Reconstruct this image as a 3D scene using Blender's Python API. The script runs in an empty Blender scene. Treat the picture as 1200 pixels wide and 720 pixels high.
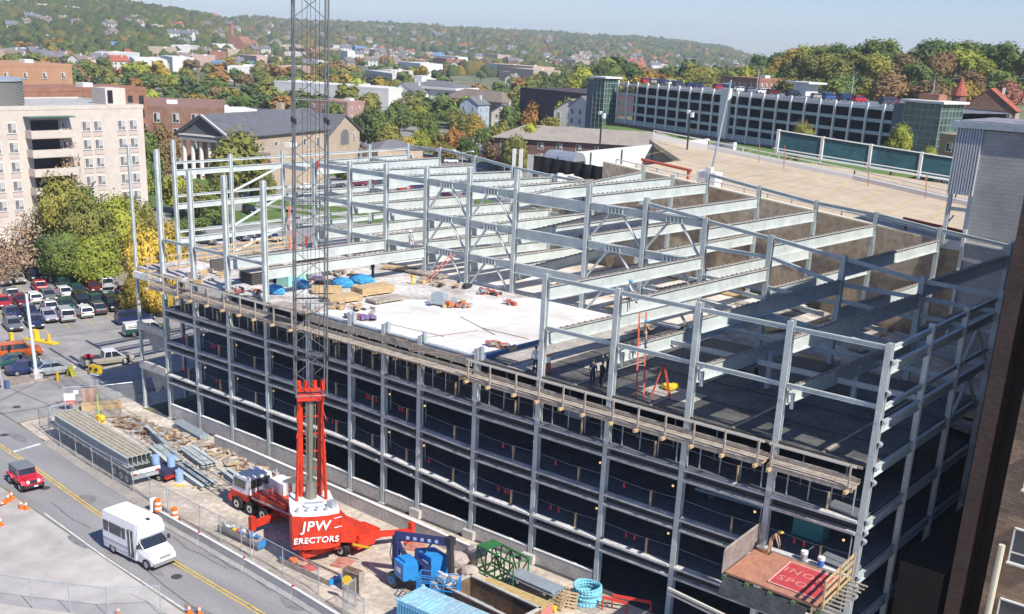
import bpy, bmesh, math, random
import numpy as np
from mathutils import Vector, Matrix
rnd = random.Random(7)
SC = bpy.context.scene
COL = SC.collection
PI = math.pi
# ---------------------------------------------------------------- camera
FPX = 1284.877; PSH = 128.828
CAM = np.array([87.35735, -52.47905, 32.38770])
CF = np.array([-0.58666641, 0.74257747, -0.32311177])
CR = np.array([0.77445627, 0.63108189, 0.04419433])
CU = np.array([-0.2367277, 0.22430861, 0.94532833])
cd = bpy.data.cameras.new('camera'); co = bpy.data.objects.new('camera', cd); COL.objects.link(co)
m = Matrix.Identity(4)
for i in range(3):
    m[i][0] = CR[i]; m[i][1] = CU[i]; m[i][2] = -CF[i]; m[i][3] = CAM[i]
co.matrix_world = m
cd.sensor_fit = 'HORIZONTAL'; cd.sensor_width = 36; cd.lens = FPX/1200*36
cd.shift_y = PSH/1200; cd.clip_start = 0.5; cd.clip_end = 30000
SC.camera = co
def ray(u, v): return CF + CR*(u-600)/FPX - CU*(v-360-PSH)/FPX
def G(u, v, z=0.0):            # where the sight line of a surveyed point meets height z
    d = ray(u, v); t = (z-CAM[2])/d[2]; q = CAM+d*t
    return (float(q[0]), float(q[1]))
def AZ(u, v, dist, z=None):     # point at horizontal distance dist
    d = ray(u, v); k = dist/math.hypot(d[0], d[1]); q = CAM+d*k
    return (float(q[0]), float(q[1]), float(q[2]))
# ---------------------------------------------------------------- materials
MATS = {}
def mat(name, rgb, rough=.75, metal=0., nz=None, amt=.15, bump=0., bscale=None, spec=.4, dark=None, emit=0., detail=4, second=None, stretch=None):
    if name in MATS: return MATS[name]
    M = bpy.data.materials.new(name); M.use_nodes = True
    nt = M.node_tree; N = nt.nodes; L = nt.links
    b = N['Principled BSDF']
    b.inputs['Base Color'].default_value = (*rgb, 1); b.inputs['Roughness'].default_value = rough
    b.inputs['Metallic'].default_value = metal; b.inputs['Specular IOR Level'].default_value = spec
    if emit:
        b.inputs['Emission Color'].default_value = (*rgb, 1); b.inputs['Emission Strength'].default_value = emit
    if nz:
        tc = N.new('ShaderNodeTexCoord'); n = N.new('ShaderNodeTexNoise')
        n.inputs['Scale'].default_value = nz; n.inputs['Detail'].default_value = detail; n.inputs['Roughness'].default_value = .6
        if stretch:
            mp = N.new('ShaderNodeMapping'); mp.inputs['Scale'].default_value = stretch; L.new(tc.outputs['Object'], mp.inputs[0]); L.new(mp.outputs[0], n.inputs['Vector'])
        else: L.new(tc.outputs['Object'], n.inputs['Vector'])
        r = N.new('ShaderNodeValToRGB'); r.color_ramp.elements[0].position = .3; r.color_ramp.elements[1].position = .7
        c0 = dark if dark else tuple(max(0, c*(1-amt)) for c in rgb)
        c1 = second if second else tuple(min(1, c*(1+amt)) for c in rgb)
        r.color_ramp.elements[0].color = (*c0, 1); r.color_ramp.elements[1].color = (*c1, 1)
        L.new(n.outputs['Fac'], r.inputs['Fac']); L.new(r.outputs['Color'], b.inputs['Base Color'])
        n2 = N.new('ShaderNodeTexNoise'); n2.inputs['Scale'].default_value = nz*7; n2.inputs['Detail'].default_value = 3
        L.new(tc.outputs['Object'], n2.inputs['Vector'])
        mr = N.new('ShaderNodeMapRange'); mr.inputs[1].default_value = .25; mr.inputs[2].default_value = .75
        mr.inputs[3].default_value = 1-amt; mr.inputs[4].default_value = 1+amt; L.new(n2.outputs['Fac'], mr.inputs[0])
        mx = N.new('ShaderNodeMix'); mx.data_type = 'RGBA'; mx.blend_type = 'MULTIPLY'; mx.inputs[0].default_value = 1
        L.new(r.outputs['Color'], mx.inputs[6]); L.new(mr.outputs[0], mx.inputs[7])
        L.new(mx.outputs[2], b.inputs['Base Color'])
        if bump:
            bp = N.new('ShaderNodeBump'); bp.inputs['Strength'].default_value = bump; bp.inputs['Distance'].default_value = .05
            n3 = N.new('ShaderNodeTexNoise'); n3.inputs['Scale'].default_value = bscale or nz*10; n3.inputs['Detail'].default_value = 4
            L.new(tc.outputs['Object'], n3.inputs['Vector']); L.new(n3.outputs['Fac'], bp.inputs['Height']); L.new(bp.outputs['Normal'], b.inputs['Normal'])
    MATS[name] = M
    return M
def brickmat(name, c1, c2, mortar, scale=1., bw=.5, bh=.25, msize=.02, rough=.9, wall=True, gain=None):
    if name in MATS: return MATS[name]
    M = mat(name, c1, rough); nt = M.node_tree; N = nt.nodes; L = nt.links; b = N['Principled BSDF']
    tc = N.new('ShaderNodeTexCoord'); sp = N.new('ShaderNodeSeparateXYZ'); cb = N.new('ShaderNodeCombineXYZ'); ad = N.new('ShaderNodeMath'); ad.operation = 'ADD'
    L.new(tc.outputs['Object'], sp.inputs[0]); L.new(sp.outputs[0], ad.inputs[0]); L.new(sp.outputs[1], ad.inputs[1])
    L.new(ad.outputs[0], cb.inputs[0]); L.new(sp.outputs[2], cb.inputs[1])
    br = N.new('ShaderNodeTexBrick'); br.inputs['Scale'].default_value = scale
    br.inputs['Color1'].default_value = (*c1, 1); br.inputs['Color2'].default_value = (*c2, 1); br.inputs['Mortar'].default_value = (*mortar, 1)
    br.inputs['Mortar Size'].default_value = msize; br.inputs['Brick Width'].default_value = bw; br.inputs['Row Height'].default_value = bh
    L.new(cb.outputs[0], br.inputs['Vector'])
    n = N.new('ShaderNodeTexNoise'); n.inputs['Scale'].default_value = .5; n.inputs['Detail'].default_value = 6
    L.new(tc.outputs['Object'], n.inputs['Vector'])
    r = N.new('ShaderNodeMapRange'); r.inputs[3].default_value = .6; r.inputs[4].default_value = 1.25; L.new(n.outputs['Fac'], r.inputs[0])
    mx = N.new('ShaderNodeMix'); mx.data_type = 'RGBA'; mx.blend_type = 'MULTIPLY'; mx.inputs[0].default_value = 1
    L.new(br.outputs['Color'], mx.inputs[6]); L.new(r.outputs[0], mx.inputs[7]); L.new(mx.outputs[2], b.inputs['Base Color'])
    return M
def ribmat(name, c1, c2, freq, axis='xy', rough=.5, metal=0.):
    M = mat(name, c1, rough, metal); nt = M.node_tree; N = nt.nodes; L = nt.links; b = N['Principled BSDF']
    tc = N.new('ShaderNodeTexCoord'); w = N.new('ShaderNodeTexWave'); w.inputs['Scale'].default_value = freq; w.bands_direction = 'DIAGONAL' if axis == 'xy' else axis
    L.new(tc.outputs['Object'], w.inputs['Vector'])
    r = N.new('ShaderNodeValToRGB'); r.color_ramp.elements[0].color = (*c1, 1); r.color_ramp.elements[1].color = (*c2, 1)
    r.color_ramp.elements[0].position = .35; r.color_ramp.elements[1].position = .65
    L.new(w.outputs['Fac'], r.inputs[0]); L.new(r.outputs[0], b.inputs['Base Color'])
    return M
# ---------------------------------------------------------------- objects
def thing(name, label, cat, loc=(0, 0, 0), rotz=0., group=None, kind=None):
    o = bpy.data.objects.new(name, None); COL.objects.link(o); o.empty_display_size = .3
    o.location = loc; o.rotation_euler = (0, 0, rotz)
    o['label'] = label; o['category'] = cat
    if group: o['group'] = group
    if kind: o['kind'] = kind
    return o
def tag(o, label, cat, group=None):
    o['label'] = label; o['category'] = cat
    if group: o['group'] = group
    return o
def wipe(o):
    for k in ('label', 'category', 'group', 'kind'):
        if k in o: del o[k]
def copy_tree(root, loc=None, rotz=None, scale=None, label=None, group=None):
    c = root.copy(); COL.objects.link(c)
    for ch in root.children:
        d = ch.copy(); COL.objects.link(d); d.parent = c
        for g in ch.children:
            e = g.copy(); COL.objects.link(e); e.parent = d
    if loc is not None: c.location = loc
    if rotz is not None: c.rotation_euler = (0, 0, rotz)
    if scale is not None: c.scale = scale if hasattr(scale, '__len__') else (scale,)*3
    if label: c['label'] = label
    if group: c['group'] = group
    return c
class MB:
    """collects shapes and links them as one mesh object"""
    def __init__(s): s.v = []; s.f = []; s.m = []
    def add(s, vs, fs, mi=0):
        o = len(s.v); s.v += [tuple(map(float, p)) for p in vs]
        for f in fs: s.f.append(tuple(i+o for i in f)); s.m.append(mi)
        return s
    def box(s, c, d, rz=0., mi=0, taper=1.):
        hx, hy, hz = d[0]/2, d[1]/2, d[2]/2; ca, sa = math.cos(rz), math.sin(rz); vs = []
        for z in (-hz, hz):
            k = taper if z > 0 else 1
            for x, y in ((-hx*k, -hy*k), (hx*k, -hy*k), (hx*k, hy*k), (-hx*k, hy*k)):
                vs.append((c[0]+x*ca-y*sa, c[1]+x*sa+y*ca, c[2]+z))
        return s.add(vs, [(0, 3, 2, 1), (4, 5, 6, 7), (0, 1, 5, 4), (1, 2, 6, 5), (2, 3, 7, 6), (3, 0, 4, 7)], mi)
    def frame(s, p0, p1, up=(0, 0, 1)):
        p0 = Vector(p0); p1 = Vector(p1); d = (p1-p0); L = d.length; d.normalize(); u = Vector(up)
        if abs(d.dot(u)) > .98: u = Vector((0, 1, 0))
        r = d.cross(u).normalized(); u = r.cross(d).normalized()
        return p0, p1, d, r, u
    def bar(s, p0, p1, w, h, up=(0, 0, 1), mi=0):
        p0, p1, d, r, u = s.frame(p0, p1, up); vs = []
        for p in (p0, p1):
            for a, b in ((-1, -1), (1, -1), (1, 1), (-1, 1)): vs.append(p+r*(a*w/2)+u*(b*h/2))
        return s.add(vs, [(0, 1, 2, 3), (7, 6, 5, 4), (0, 4, 5, 1), (1, 5, 6, 2), (2, 6, 7, 3), (3, 7, 4, 0)], mi)
    def ibeam(s, p0, p1, w, h, t=.03, up=(0, 0, 1), mi=0):
        """rolled I section; h across 'up', w flange width"""
        p0, p1, d, r, u = s.frame(p0, p1, up); tf = t*1.2; a = w/2; b = h/2; e = t/2
        prof = [(-a, -b), (a, -b), (a, -b+tf), (e, -b+tf), (e, b-tf), (a, b-tf), (a, b), (-a, b), (-a, b-tf), (-e, b-tf), (-e, -b+tf), (-a, -b+tf)]
        vs = [p+r*x+u*y for p in (p0, p1) for x, y in prof]; n = 12
        fs = [(i, (i+1) % n, (i+1) % n+n, i+n) for i in range(n)]
        fs = [tuple(reversed(f)) for f in fs]
        fs += [(0, 1, 2, 11), (10, 3, 4, 9), (8, 5, 6, 7)] + [tuple(x+n for x in reversed(f)) for f in ((0, 1, 2, 11), (10, 3, 4, 9), (8, 5, 6, 7))]
        return s.add(vs, fs, mi)
    def tube(s, p0, p1, r0, r1=None, n=8, mi=0, cap=True):
        r1 = r0 if r1 is None else r1
        p0, p1, d, r, u = s.frame(p0, p1); vs = []
        for p, q in ((p0, r0), (p1, r1)):
            for i in range(n):
                a = 2*PI*i/n; vs.append(p+r*(math.cos(a)*q)+u*(math.sin(a)*q))
        fs = [(i, (i+1) % n, (i+1) % n+n, i+n) for i in range(n)]
        if cap: fs += [tuple(range(n-1, -1, -1)), tuple(range(n, 2*n))]
        return s.add(vs, fs, mi)
    def path(s, pts, r, n=6, mi=0):
        for a, b in zip(pts[:-1], pts[1:]): s.tube(a, b, r, r, n, mi)
        return s
    def prism(s, poly, z0, z1, mi=0):
        n = len(poly)
        a = sum(poly[i][0]*poly[(i+1) % n][1]-poly[(i+1) % n][0]*poly[i][1] for i in range(n))
        if a < 0: poly = poly[::-1]
        vs = [(x, y, z0) for x, y in poly]+[(x, y, z1) for x, y in poly]
        return s.add(vs, [tuple(range(n-1, -1, -1)), tuple(range(n, 2*n))]+[(i, (i+1) % n, (i+1) % n+n, i+n) for i in range(n)], mi)
    def sheet(s, poly, z, mi=0):
        n = len(poly)
        a = sum(poly[i][0]*poly[(i+1) % n][1]-poly[(i+1) % n][0]*poly[i][1] for i in range(n))
        if a < 0: poly = poly[::-1]
        return s.add([(x, y, z) for x, y in poly], [tuple(range(n))], mi)
    def extrude(s, prof, p, ax, ay, ez, depth, mi=0):
        """profile (a,b) in plane ax,ay at p, extruded along ez both ways depth/2"""
        p, ax, ay, ez = Vector(p), Vector(ax), Vector(ay), Vector(ez); n = len(prof)
        vs = [p+ax*a+ay*b+ez*(k*depth/2) for k in (-1, 1) for a, b in prof]
        return s.add(vs, [tuple(range(n-1, -1, -1)), tuple(range(n, 2*n))]+[(i, (i+1) % n, (i+1) % n+n, i+n) for i in range(n)], mi)
    def blob(s, c, r, n=1, jit=.15, mi=0, seed=None, sz=1.):
        bm = bmesh.new(); bmesh.ops.create_icosphere(bm, subdivisions=n, radius=1)
        R = random.Random(seed if seed is not None else len(s.v)); vs = []
        rr = r if hasattr(r, '__len__') else (r, r, r*sz)
        for v in bm.verts:
            k = 1+R.uniform(-jit, jit); vs.append((c[0]+v.co.x*rr[0]*k, c[1]+v.co.y*rr[1]*k, c[2]+v.co.z*rr[2]*k))
        fs = [tuple(v.index for v in f.verts) for f in bm.faces]; bm.free()
        return s.add(vs, fs, mi)
    def build(s, name, mats, parent=None, off=(0, 0, 0), smooth=False, fix=True):
        me = bpy.data.meshes.new(name)
        vs = s.v if off == (0, 0, 0) else [(a-off[0], b-off[1], c-off[2]) for a, b, c in s.v]
        me.from_pydata(vs, [], s.f)
        if not isinstance(mats, (list, tuple)): mats = [mats]
        for M in mats: me.materials.append(M)
        me.polygons.foreach_set('material_index', s.m)
        if smooth: me.polygons.foreach_set('use_smooth', [True]*len(s.f))
        if fix and len(s.f) < 60000:
            bm = bmesh.new(); bm.from_mesh(me); bmesh.ops.recalc_face_normals(bm, faces=bm.faces); bm.to_mesh(me); bm.free()
        me.update()
        o = bpy.data.objects.new(name, me); COL.objects.link(o)
        if parent is not None: o.parent = parent
        return o
def struct(name, mb, mats, **k):
    o = mb.build(name, mats, **k); o['kind'] = 'structure'; return o
def lift_origin(o):
    """move a lone mesh's origin to its base centre"""
    me = o.data; n = len(me.vertices); a = np.empty(n*3); me.vertices.foreach_get('co', a); a = a.reshape(-1, 3)
    c = np.array([(a[:, 0].min()+a[:, 0].max())/2, (a[:, 1].min()+a[:, 1].max())/2, a[:, 2].min()])
    a -= c; me.vertices.foreach_set('co', a.ravel()); o.location = Vector(c)+Vector(o.location); me.update(); return o
# ---------------------------------------------------------------- palette
steel = mat('primer_painted_steel', (.53, .57, .555), .5, .0, nz=.7, amt=.10, dark=(.42, .46, .445), detail=9, spec=.5)
steel2 = mat('galvanised_steel', (.42, .47, .50), .4, .3, nz=2, amt=.12)
conc = mat('concrete', (.48, .46, .43), .9, nz=.6, amt=.18, bump=.2)
concw = mat('fresh_white_concrete', (.78, .77, .74), .9, nz=.35, amt=.08, dark=(.66, .64, .6))
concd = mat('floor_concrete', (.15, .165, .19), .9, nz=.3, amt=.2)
ply = mat('form_plywood', (.085, .083, .08), .6, nz=.5, amt=.4, second=(.14, .135, .125))
wood = mat('raw_lumber', (.50, .36, .20), .8, nz=3, amt=.2)
woodg = mat('weathered_wood', (.36, .31, .26), .85, nz=2.5, amt=.3)
asph = mat('asphalt', (.135, .135, .14), .9, nz=.12, amt=.22, bump=.15, bscale=6)
asph2 = mat('old_asphalt', (.175, .165, .155), .92, nz=.1, amt=.25, bump=.15, bscale=6)
sidew = mat('sidewalk_concrete', (.33, .30, .27), .9, nz=.5, amt=.2)
dirt = mat('yard_dirt', (.52, .45, .37), .95, nz=.35, amt=.28, bump=.4, bscale=3)
grass = mat('grass', (.10, .16, .035), .95, nz=.6, amt=.35)
black = mat('black_rubber', (.02, .02, .02), .8)
dark = mat('dark_metal', (.05, .05, .055), .5, .3)
glass = mat('window_glass', (.03, .04, .05), .08, 0, spec=1.)
white = mat('white_paint', (.8, .8, .8), .4)
yellow = mat('yellow_paint', (.75, .50, .03), .6)
orange = mat('orange_plastic', (.85, .17, .02), .5)
red = mat('crane_red', (.66, .04, .015), .42, nz=1.8, amt=.2, dark=(.42, .04, .02))
chrome = mat('light_metal', (.6, .6, .62), .25, .8)
# ---------------------------------------------------------------- light
w = bpy.data.worlds.new('World'); SC.world = w; w.use_nodes = True
nt = w.node_tree; bg = nt.nodes['Background']; sk = nt.nodes.new('ShaderNodeTexSky'); sk.sky_type = 'NISHITA'; sk.sun_disc = False
SUNV = Vector((.706, -.114, .699)).normalized()
EL = math.asin(SUNV.z)
sk.sun_elevation = EL; sk.sun_rotation = math.atan2(SUNV.x, SUNV.y)
sk.air_density = 1.0; sk.dust_density = .25; sk.ozone_density = 4.0; sk.altitude = 50
tn = nt.nodes.new('ShaderNodeMix'); tn.data_type = 'RGBA'; tn.blend_type = 'MULTIPLY'; tn.inputs[0].default_value = 1; tn.inputs[7].default_value = (.78, .84, 1.08, 1)
nt.links.new(sk.outputs[0], tn.inputs[6]); nt.links.new(tn.outputs[2], bg.inputs[0]); bg.inputs[1].default_value = .10
sl = bpy.data.lights.new('sun', 'SUN'); sl.energy = 5.0; sl.angle = math.radians(.5); sl.color = (1, .95, .87)
so = bpy.data.objects.new('sun', sl); COL.objects.link(so); so.rotation_euler = SUNV.to_track_quat('Z', 'Y').to_euler()
SC.view_settings.view_transform = 'Standard'; SC.view_settings.look = 'None'; SC.view_settings.exposure = .36
SC.cycles.max_bounces = 6; SC.cycles.diffuse_bounces = 3
# ================================================================ terrain, roads, hills
def sstep(a, b, x): t = np.clip((x-a)/(b-a), 0, 1); return t*t*(3-2*t)
def u_of(x, y):
    dx, dy = x-CAM[0], y-CAM[1]; r = np.hypot(dx, dy)+1e-6; dx, dy = dx/r, dy/r
    a = dx*CR[0]+dy*CR[1]; b = np.maximum(dx*CF[0]+dy*CF[1], .05); return 600+FPX*a/b, r
SKY_U = [-400, 0, 60, 120, 160, 200, 230, 262, 300, 340, 400, 450, 500, 550, 600, 650, 700, 750, 800, 850, 880, 930, 1400]
SKY_V = [0, 5, 3, 1, 5, 11, 15, 22, 22, 25, 28, 30, 32, 34, 38, 40, 44, 47, 51, 57, 61, 66, 90]
RC_U = [-400, 200, 262, 300, 900, 1400]; RC_R = [2300, 2300, 2600, 3900, 4300, 4300]
RG_U = [860, 885, 910, 960, 1000, 1045, 1075, 1120, 1150, 1200, 1500]; RG_V = [78, 70, 62, 54, 50, 54, 57, 49, 53, 50, 50]
def height_at(u, v, r):
    a = (u-600)/FPX; b = -(v-360-PSH)/FPX
    d = [CF[i]+CR[i]*a+CU[i]*b for i in range(3)]
    return CAM[2]+d[2]/np.hypot(d[0], d[1])*r
def T(x, y):
    x = np.asarray(x, float); y = np.asarray(y, float); u, r = u_of(x, y)
    rc = np.interp(u, RC_U, RC_R); vs = np.interp(u, SKY_U, SKY_V)
    hc = np.maximum(height_at(u, vs, rc)-11, 2)
    wob = 1+.10*np.sin(x*.004+1)*np.sin(y*.005)+.06*np.sin(x*.011)*np.cos(y*.009)
    z = hc*sstep(.42, 1.0, r/rc)*np.where(r < rc, wob, 1)
    z = np.where(r > rc, hc*(1-.35*sstep(1., 1.6, r/rc)), z)
    z = z*sstep(1100, 1500, r)
    rv = np.interp(u, RG_U, RG_V); hr = np.maximum(height_at(u, rv, 520.)-13, 6)
    g = sstep(840, 900, u)
    z = z*(1-g)+g*np.where(r < 520, hr*sstep(330, 520, r), hr*(1-sstep(520, 1600, r)*.85))
    r0 = np.interp(u, [640, 800, 1050], [300, 258, 185])
    k = sstep(620, 720, u)*sstep(r0, r0+48, r)
    z = z+k*10.5*(1-g*sstep(330, 520, r))*(1-sstep(700, 1400, r))
    # keep the ground flat round the site
    return z*sstep(140, 200, r)
def Tz(x, y): return float(T(x, y))
def terrain():
    na, nr = 300, 140
    rs = np.concatenate([[0], np.geomspace(40, 6400, nr)])
    az = np.linspace(-PI, PI, na, endpoint=False)
    A, R_ = np.meshgrid(az, rs[1:]); X = CAM[0]+R_*np.cos(A); Y = CAM[1]+R_*np.sin(A); Z = T(X, Y)
    vs = [(CAM[0], CAM[1], 0)]+list(zip(X.ravel(), Y.ravel(), Z.ravel()))
    fs = [(0, 1+j, 1+(j+1) % na) for j in range(na)]
    for i in range(nr-1):
        o = 1+i*na
        fs += [(o+j, o+na+j, o+na+(j+1) % na, o+(j+1) % na) for j in range(na)]
    M = mat('terrain_ground', (.16, .17, .09), .95, nz=.02, amt=.35, dark=(.10, .13, .05), second=(.22, .20, .13))
    mb = MB(); mb.v = [tuple(map(float, v)) for v in vs]; mb.f = fs; mb.m = [0]*len(fs)
    return struct('ground', mb, M, smooth=True, fix=False)
terrain()
def flat(name, polys, z, m):
    mb = MB()
    for p in polys: mb.sheet(p, z)
    return struct(name, mb, m)
N_EDGE = [(-300, -2), (-60, -5), (6, -10.6), (26, -12.9), (46, -14.2), (110, -20)]
S_EDGE = [(110, -28), (38, -19.5), (19, -18.1), (6, -17.0), (-60, -14.5), (-300, -13)]
flat('lot_apron', [[(-300, -13.2), (-60, -14.7), (6, -17.2), (19, -18.2), (38, -19.6), (110, -28), (110, -140), (-300, -140)]], .004, mat('apron_concrete', (.43, .40, .375), .93, nz=.09, amt=.2, bump=.15, bscale=5, detail=8))
flat('parking_lot', [[(-90, -4), (-9.3, -7.5), (-8.6, 60), (-9, 130), (-150, 130), (-150, -2)]], .004, mat('lot_asphalt', (.29, .275, .265), .92, nz=.08, amt=.2, bump=.15, bscale=5, detail=8))
flat('rear_parking_lot', [[(-210, 130), (-8.6, 130), (-20, 230), (-80, 255), (-215, 262)]], .004, mat('rear_asphalt', (.25, .24, .235), .92, nz=.1, amt=.2, bump=.15, bscale=6))
flat('side_street', [[(-9.2, -9), (0.4, -10), (-.2, 60), (0, 180), (-9, 180), (-8.5, 60)]], .008, mat('street_asphalt', (.30, .285, .275), .92, nz=.1, amt=.18, bump=.15, bscale=6))
flat('main_road', [N_EDGE+S_EDGE], .012, mat('road_asphalt', (.275, .265, .265), .9, nz=1.1, stretch=(.06, .5, 1), amt=.16, bump=.15, bscale=7, detail=8))
mb = MB(); mb.add([(0.6, -9.9, .012), (6, -10.7, .012), (26, -12.6, .012), (46, -13.6, .012), (80, -16, .012), (80, -.4, .012), (4, -.4, .012), (4, 12, .012), (.2, 12, .012)], [tuple(range(9))]); struct('construction_yard', mb, dirt)
mb = MB(); mb.add([(x, y-.12, z) for x, y, z in ((6, -10.9, .03), (26, -13.1, .03), (46, -14.4, .03), (80, -17.4, .03), (80, -15.2, .03), (46, -12.9, .03), (26, -11.7, .03), (6, -9.4, .03))], [tuple(range(8))]); struct('pavement', mb, sidew)
def ribbon(pts, w, z, mb):
    for (x0, y0), (x1, y1) in zip(pts[:-1], pts[1:]):
        d = Vector((x1-x0, y1-y0)).normalized(); nx, ny = -d.y*w/2, d.x*w/2
        mb.add([(x0-nx, y0-ny, z), (x1-nx, y1-ny, z), (x1+nx, y1+ny, z), (x0+nx, y0+ny, z)], [(0, 1, 2, 3)])
paintw = mat('road_paint_white', (.6, .6, .58), .8, nz=1.5, amt=.25)
painty = mat('road_paint_yellow', (.62, .42, .07), .8, nz=1.2, amt=.25)
YC = [(3.5, -13.55), (10.5, -14.1), (22.3, -15.45), (31.2, -16.1), (41, -16.55), (70, -19)]
mb = MB()
for o in (-.13, .13): ribbon([(x, y+o) for x, y in YC], .11, .016, mb)
struct('centre_lines', mb, painty)
mb = MB(); ribbon([(19, -17.9), (28, -18.75), (38, -19.35), (60, -21.5)], .12, .016, mb); ribbon([(6.6, -13.8), (6.35, -11.2)], .35, .016, mb)
ribbon([(-8.9, -2.5), (-8.3, 2.5)], .1, .016, mb)
struct('edge_lines', mb, paintw)
mb = MB()      # tar-sealed cracks and patches
R = random.Random(4)
for q in range(16):
    x = R.uniform(-20, 60); y = R.uniform(-19, -9)-(x*.06); pts = [(x, y)]
    for k in range(5): pts.append((pts[-1][0]+R.uniform(.6, 1.6), pts[-1][1]+R.uniform(-.3, .25)))
    ribbon(pts, R.uniform(.03, .07), .0205, mb)
ribbon([G(0, 470), G(60, 440), G(110, 425)], .12, .02, mb); ribbon([G(-10, 487), G(50, 478), G(130, 452)], .14, .02, mb); ribbon([G(60, 395), G(120, 388), G(160, 382)], .12, .02, mb)
ribbon([G(70, 480), G(10, 455), G(-10, 450)], .09, .02, mb)
ribbon([(27.5, -18.4), (28.9, -17.6), (31, -17.9), (34, -18.4), (39, -19)], .08, .0205, mb)
mp_ = MB()
for q in range(15):
    x = R.uniform(-8, 58); y = -13.4-.06*x+R.uniform(-4.6, 2.6); w_, l_ = R.uniform(.5, 1.3), R.uniform(.8, 4.5); a = -.06+R.uniform(-.06, .06)
    P8 = [(math.cos(t)*l_*R.uniform(.75, 1)/1.6, math.sin(t)*w_*R.uniform(.75, 1)/1.6) for t in np.linspace(0, 2*PI, 9)[:-1]]
    mp_.sheet([(x+p*math.cos(a)-r*math.sin(a), y+p*math.sin(a)+r*math.cos(a)) for p, r in P8], .0152+q*.00003)
struct('road_patches', mp_, mat('patch_asphalt', (.205, .20, .20), .9, nz=1.5, amt=.2))
mp_ = MB()
for x, y in ((15, -15.6), (33.5, -17.2), (2.5, -12.2), (-3.5, -8)): mp_.sheet([(x+.36*math.cos(t), y+.36*math.sin(t)) for t in np.linspace(0, 2*PI, 15)[:-1]], .0178)
struct('manhole_covers', mp_, mat('cast_iron', (.09, .085, .08), .6, .4))
struct('road_cracks', mb, mat('tar', (.12, .12, .12), .8))
# kerbs
mb = MB()
for pts in ([(-9.3, -7.2), (-9, 2), (-8.8, 26)], [(0.2, -9.5), (0, 11)]):
    for a, b in zip(pts[:-1], pts[1:]): mb.bar((*a, .06), (*b, .06), .18, .13)
mb.bar((-60, -5.2, .06), (-9.6, -7.3, .06), .18, .13)
struct('kerb', mb, sidew)
mb = MB(); mb.sheet([G(0, 452), G(0, 433), G(30, 441), G(75, 440), G(115, 428), G(112, 435), G(60, 447)], .02); struct('verge', mb, mat('verge_gravel', (.30, .25, .21), .95, nz=.5, amt=.25))
mb = MB()      # parking bay lines
for c, x0 in ((0, -29.5), (1, -39.5), (2, -50.)):
    for k in range(10):
        y = -1.5+k*2.75; ribbon([(x0, y+1.2), (x0+4.8, y)], .1, .0125, mb)
struct('bay_lines', mb, painty)
def Gs(*pts): return [G(*p) for p in pts]
mb = MB()
for p in (Gs((200, 262), (335, 262), (345, 246), (200, 248)), Gs((282, 240), (420, 262), (520, 258), (520, 250), (400, 243), (300, 231)), Gs((520, 236), (600, 252), (610, 243), (540, 228)),
          Gs((545, 185), (600, 200), (600, 193), (560, 180)), Gs((340, 212), (480, 197), (480, 190), (340, 204)), Gs((170, 245), (260, 235), (330, 215), (330, 200), (170, 215))):
    mb.sheet(p, .012)
struct('lawn', mb, grass)
mb = MB(); mb.sheet(Gs((300, 241), (420, 256), (520, 254), (520, 252), (420, 253), (300, 238)), .017); mb.sheet(Gs((480, 171), (560, 166), (575, 169), (500, 175)), .017); struct('footpath', mb, sidew)
# lawn in front of the long garage (it stands on rising ground)
def drape(name, pix, m, dz=.25, n=10):
    """pix: four (u, v, dist) corners"""
    c = [AZ(*p)[:2] for p in pix]; vs = []; mb = MB()
    for i in range(n+1):
        for j in range(n+1):
            s, t = i/n, j/n
            x = (c[0][0]*(1-s)+c[1][0]*s)*(1-t)+(c[3][0]*(1-s)+c[2][0]*s)*t; y = (c[0][1]*(1-s)+c[1][1]*s)*(1-t)+(c[3][1]*(1-s)+c[2][1]*s)*t
            vs.append((x, y, Tz(x, y)+dz))
    mb.add(vs, [(i*(n+1)+j, (i+1)*(n+1)+j, (i+1)*(n+1)+j+1, i*(n+1)+j+1) for i in range(n) for j in range(n)])
    return struct(name, mb, m)
drape('garage_lawn', [(700, 160, 305), (1120, 190, 190), (1115, 180, 240), (705, 148, 345)], mat('bright_grass', (.12, .20, .05), .95, nz=.3, amt=.25), dz=.6)

# ================================================================ foliage
FOL = {'green': (.095, .135, .04), 'dark': (.075, .11, .045), 'olive': (.16, .165, .045), 'lime': (.23, .26, .045), 'yellow': (.34, .27, .055), 'gold': (.23, .18, .04),
       'orange': (.24, .135, .045), 'rust': (.17, .12, .06), 'red': (.20, .10, .075), 'bare': (.26, .19, .13)}
def leafmat(k, f=1.):
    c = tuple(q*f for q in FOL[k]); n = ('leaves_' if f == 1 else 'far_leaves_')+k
    if n in MATS: return MATS[n]
    M = mat(n, c, .85, spec=.15); nt = M.node_tree; N = nt.nodes; L = nt.links; b = N['Principled BSDF']
    tc = N.new('ShaderNodeTexCoord'); no = N.new('ShaderNodeTexNoise'); no.inputs['Scale'].default_value = .45; no.inputs['Detail'].default_value = 5
    L.new(tc.outputs['Object'], no.inputs['Vector'])
    oi = N.new('ShaderNodeObjectInfo'); ad = N.new('ShaderNodeMath'); ad.operation = 'MULTIPLY_ADD'; ad.inputs[1].default_value = .35; L.new(oi.outputs['Random'], ad.inputs[0]); L.new(no.outputs['Fac'], ad.inputs[2])
    r = N.new('ShaderNodeValToRGB'); L.new(ad.outputs[0], r.inputs[0]); e = r.color_ramp.elements
    e[0].position = .35; e[0].color = (c[0]*.72, c[1]*.8, c[2]*.9, 1); e[1].position = 1.0; e[1].color = (min(1, c[0]*1.9), c[1]*1.65, c[2]*1.4, 1)
    L.new(r.outputs[0], b.inputs['Base Color'])
    return M
for k in FOL: leafmat(k)
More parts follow.
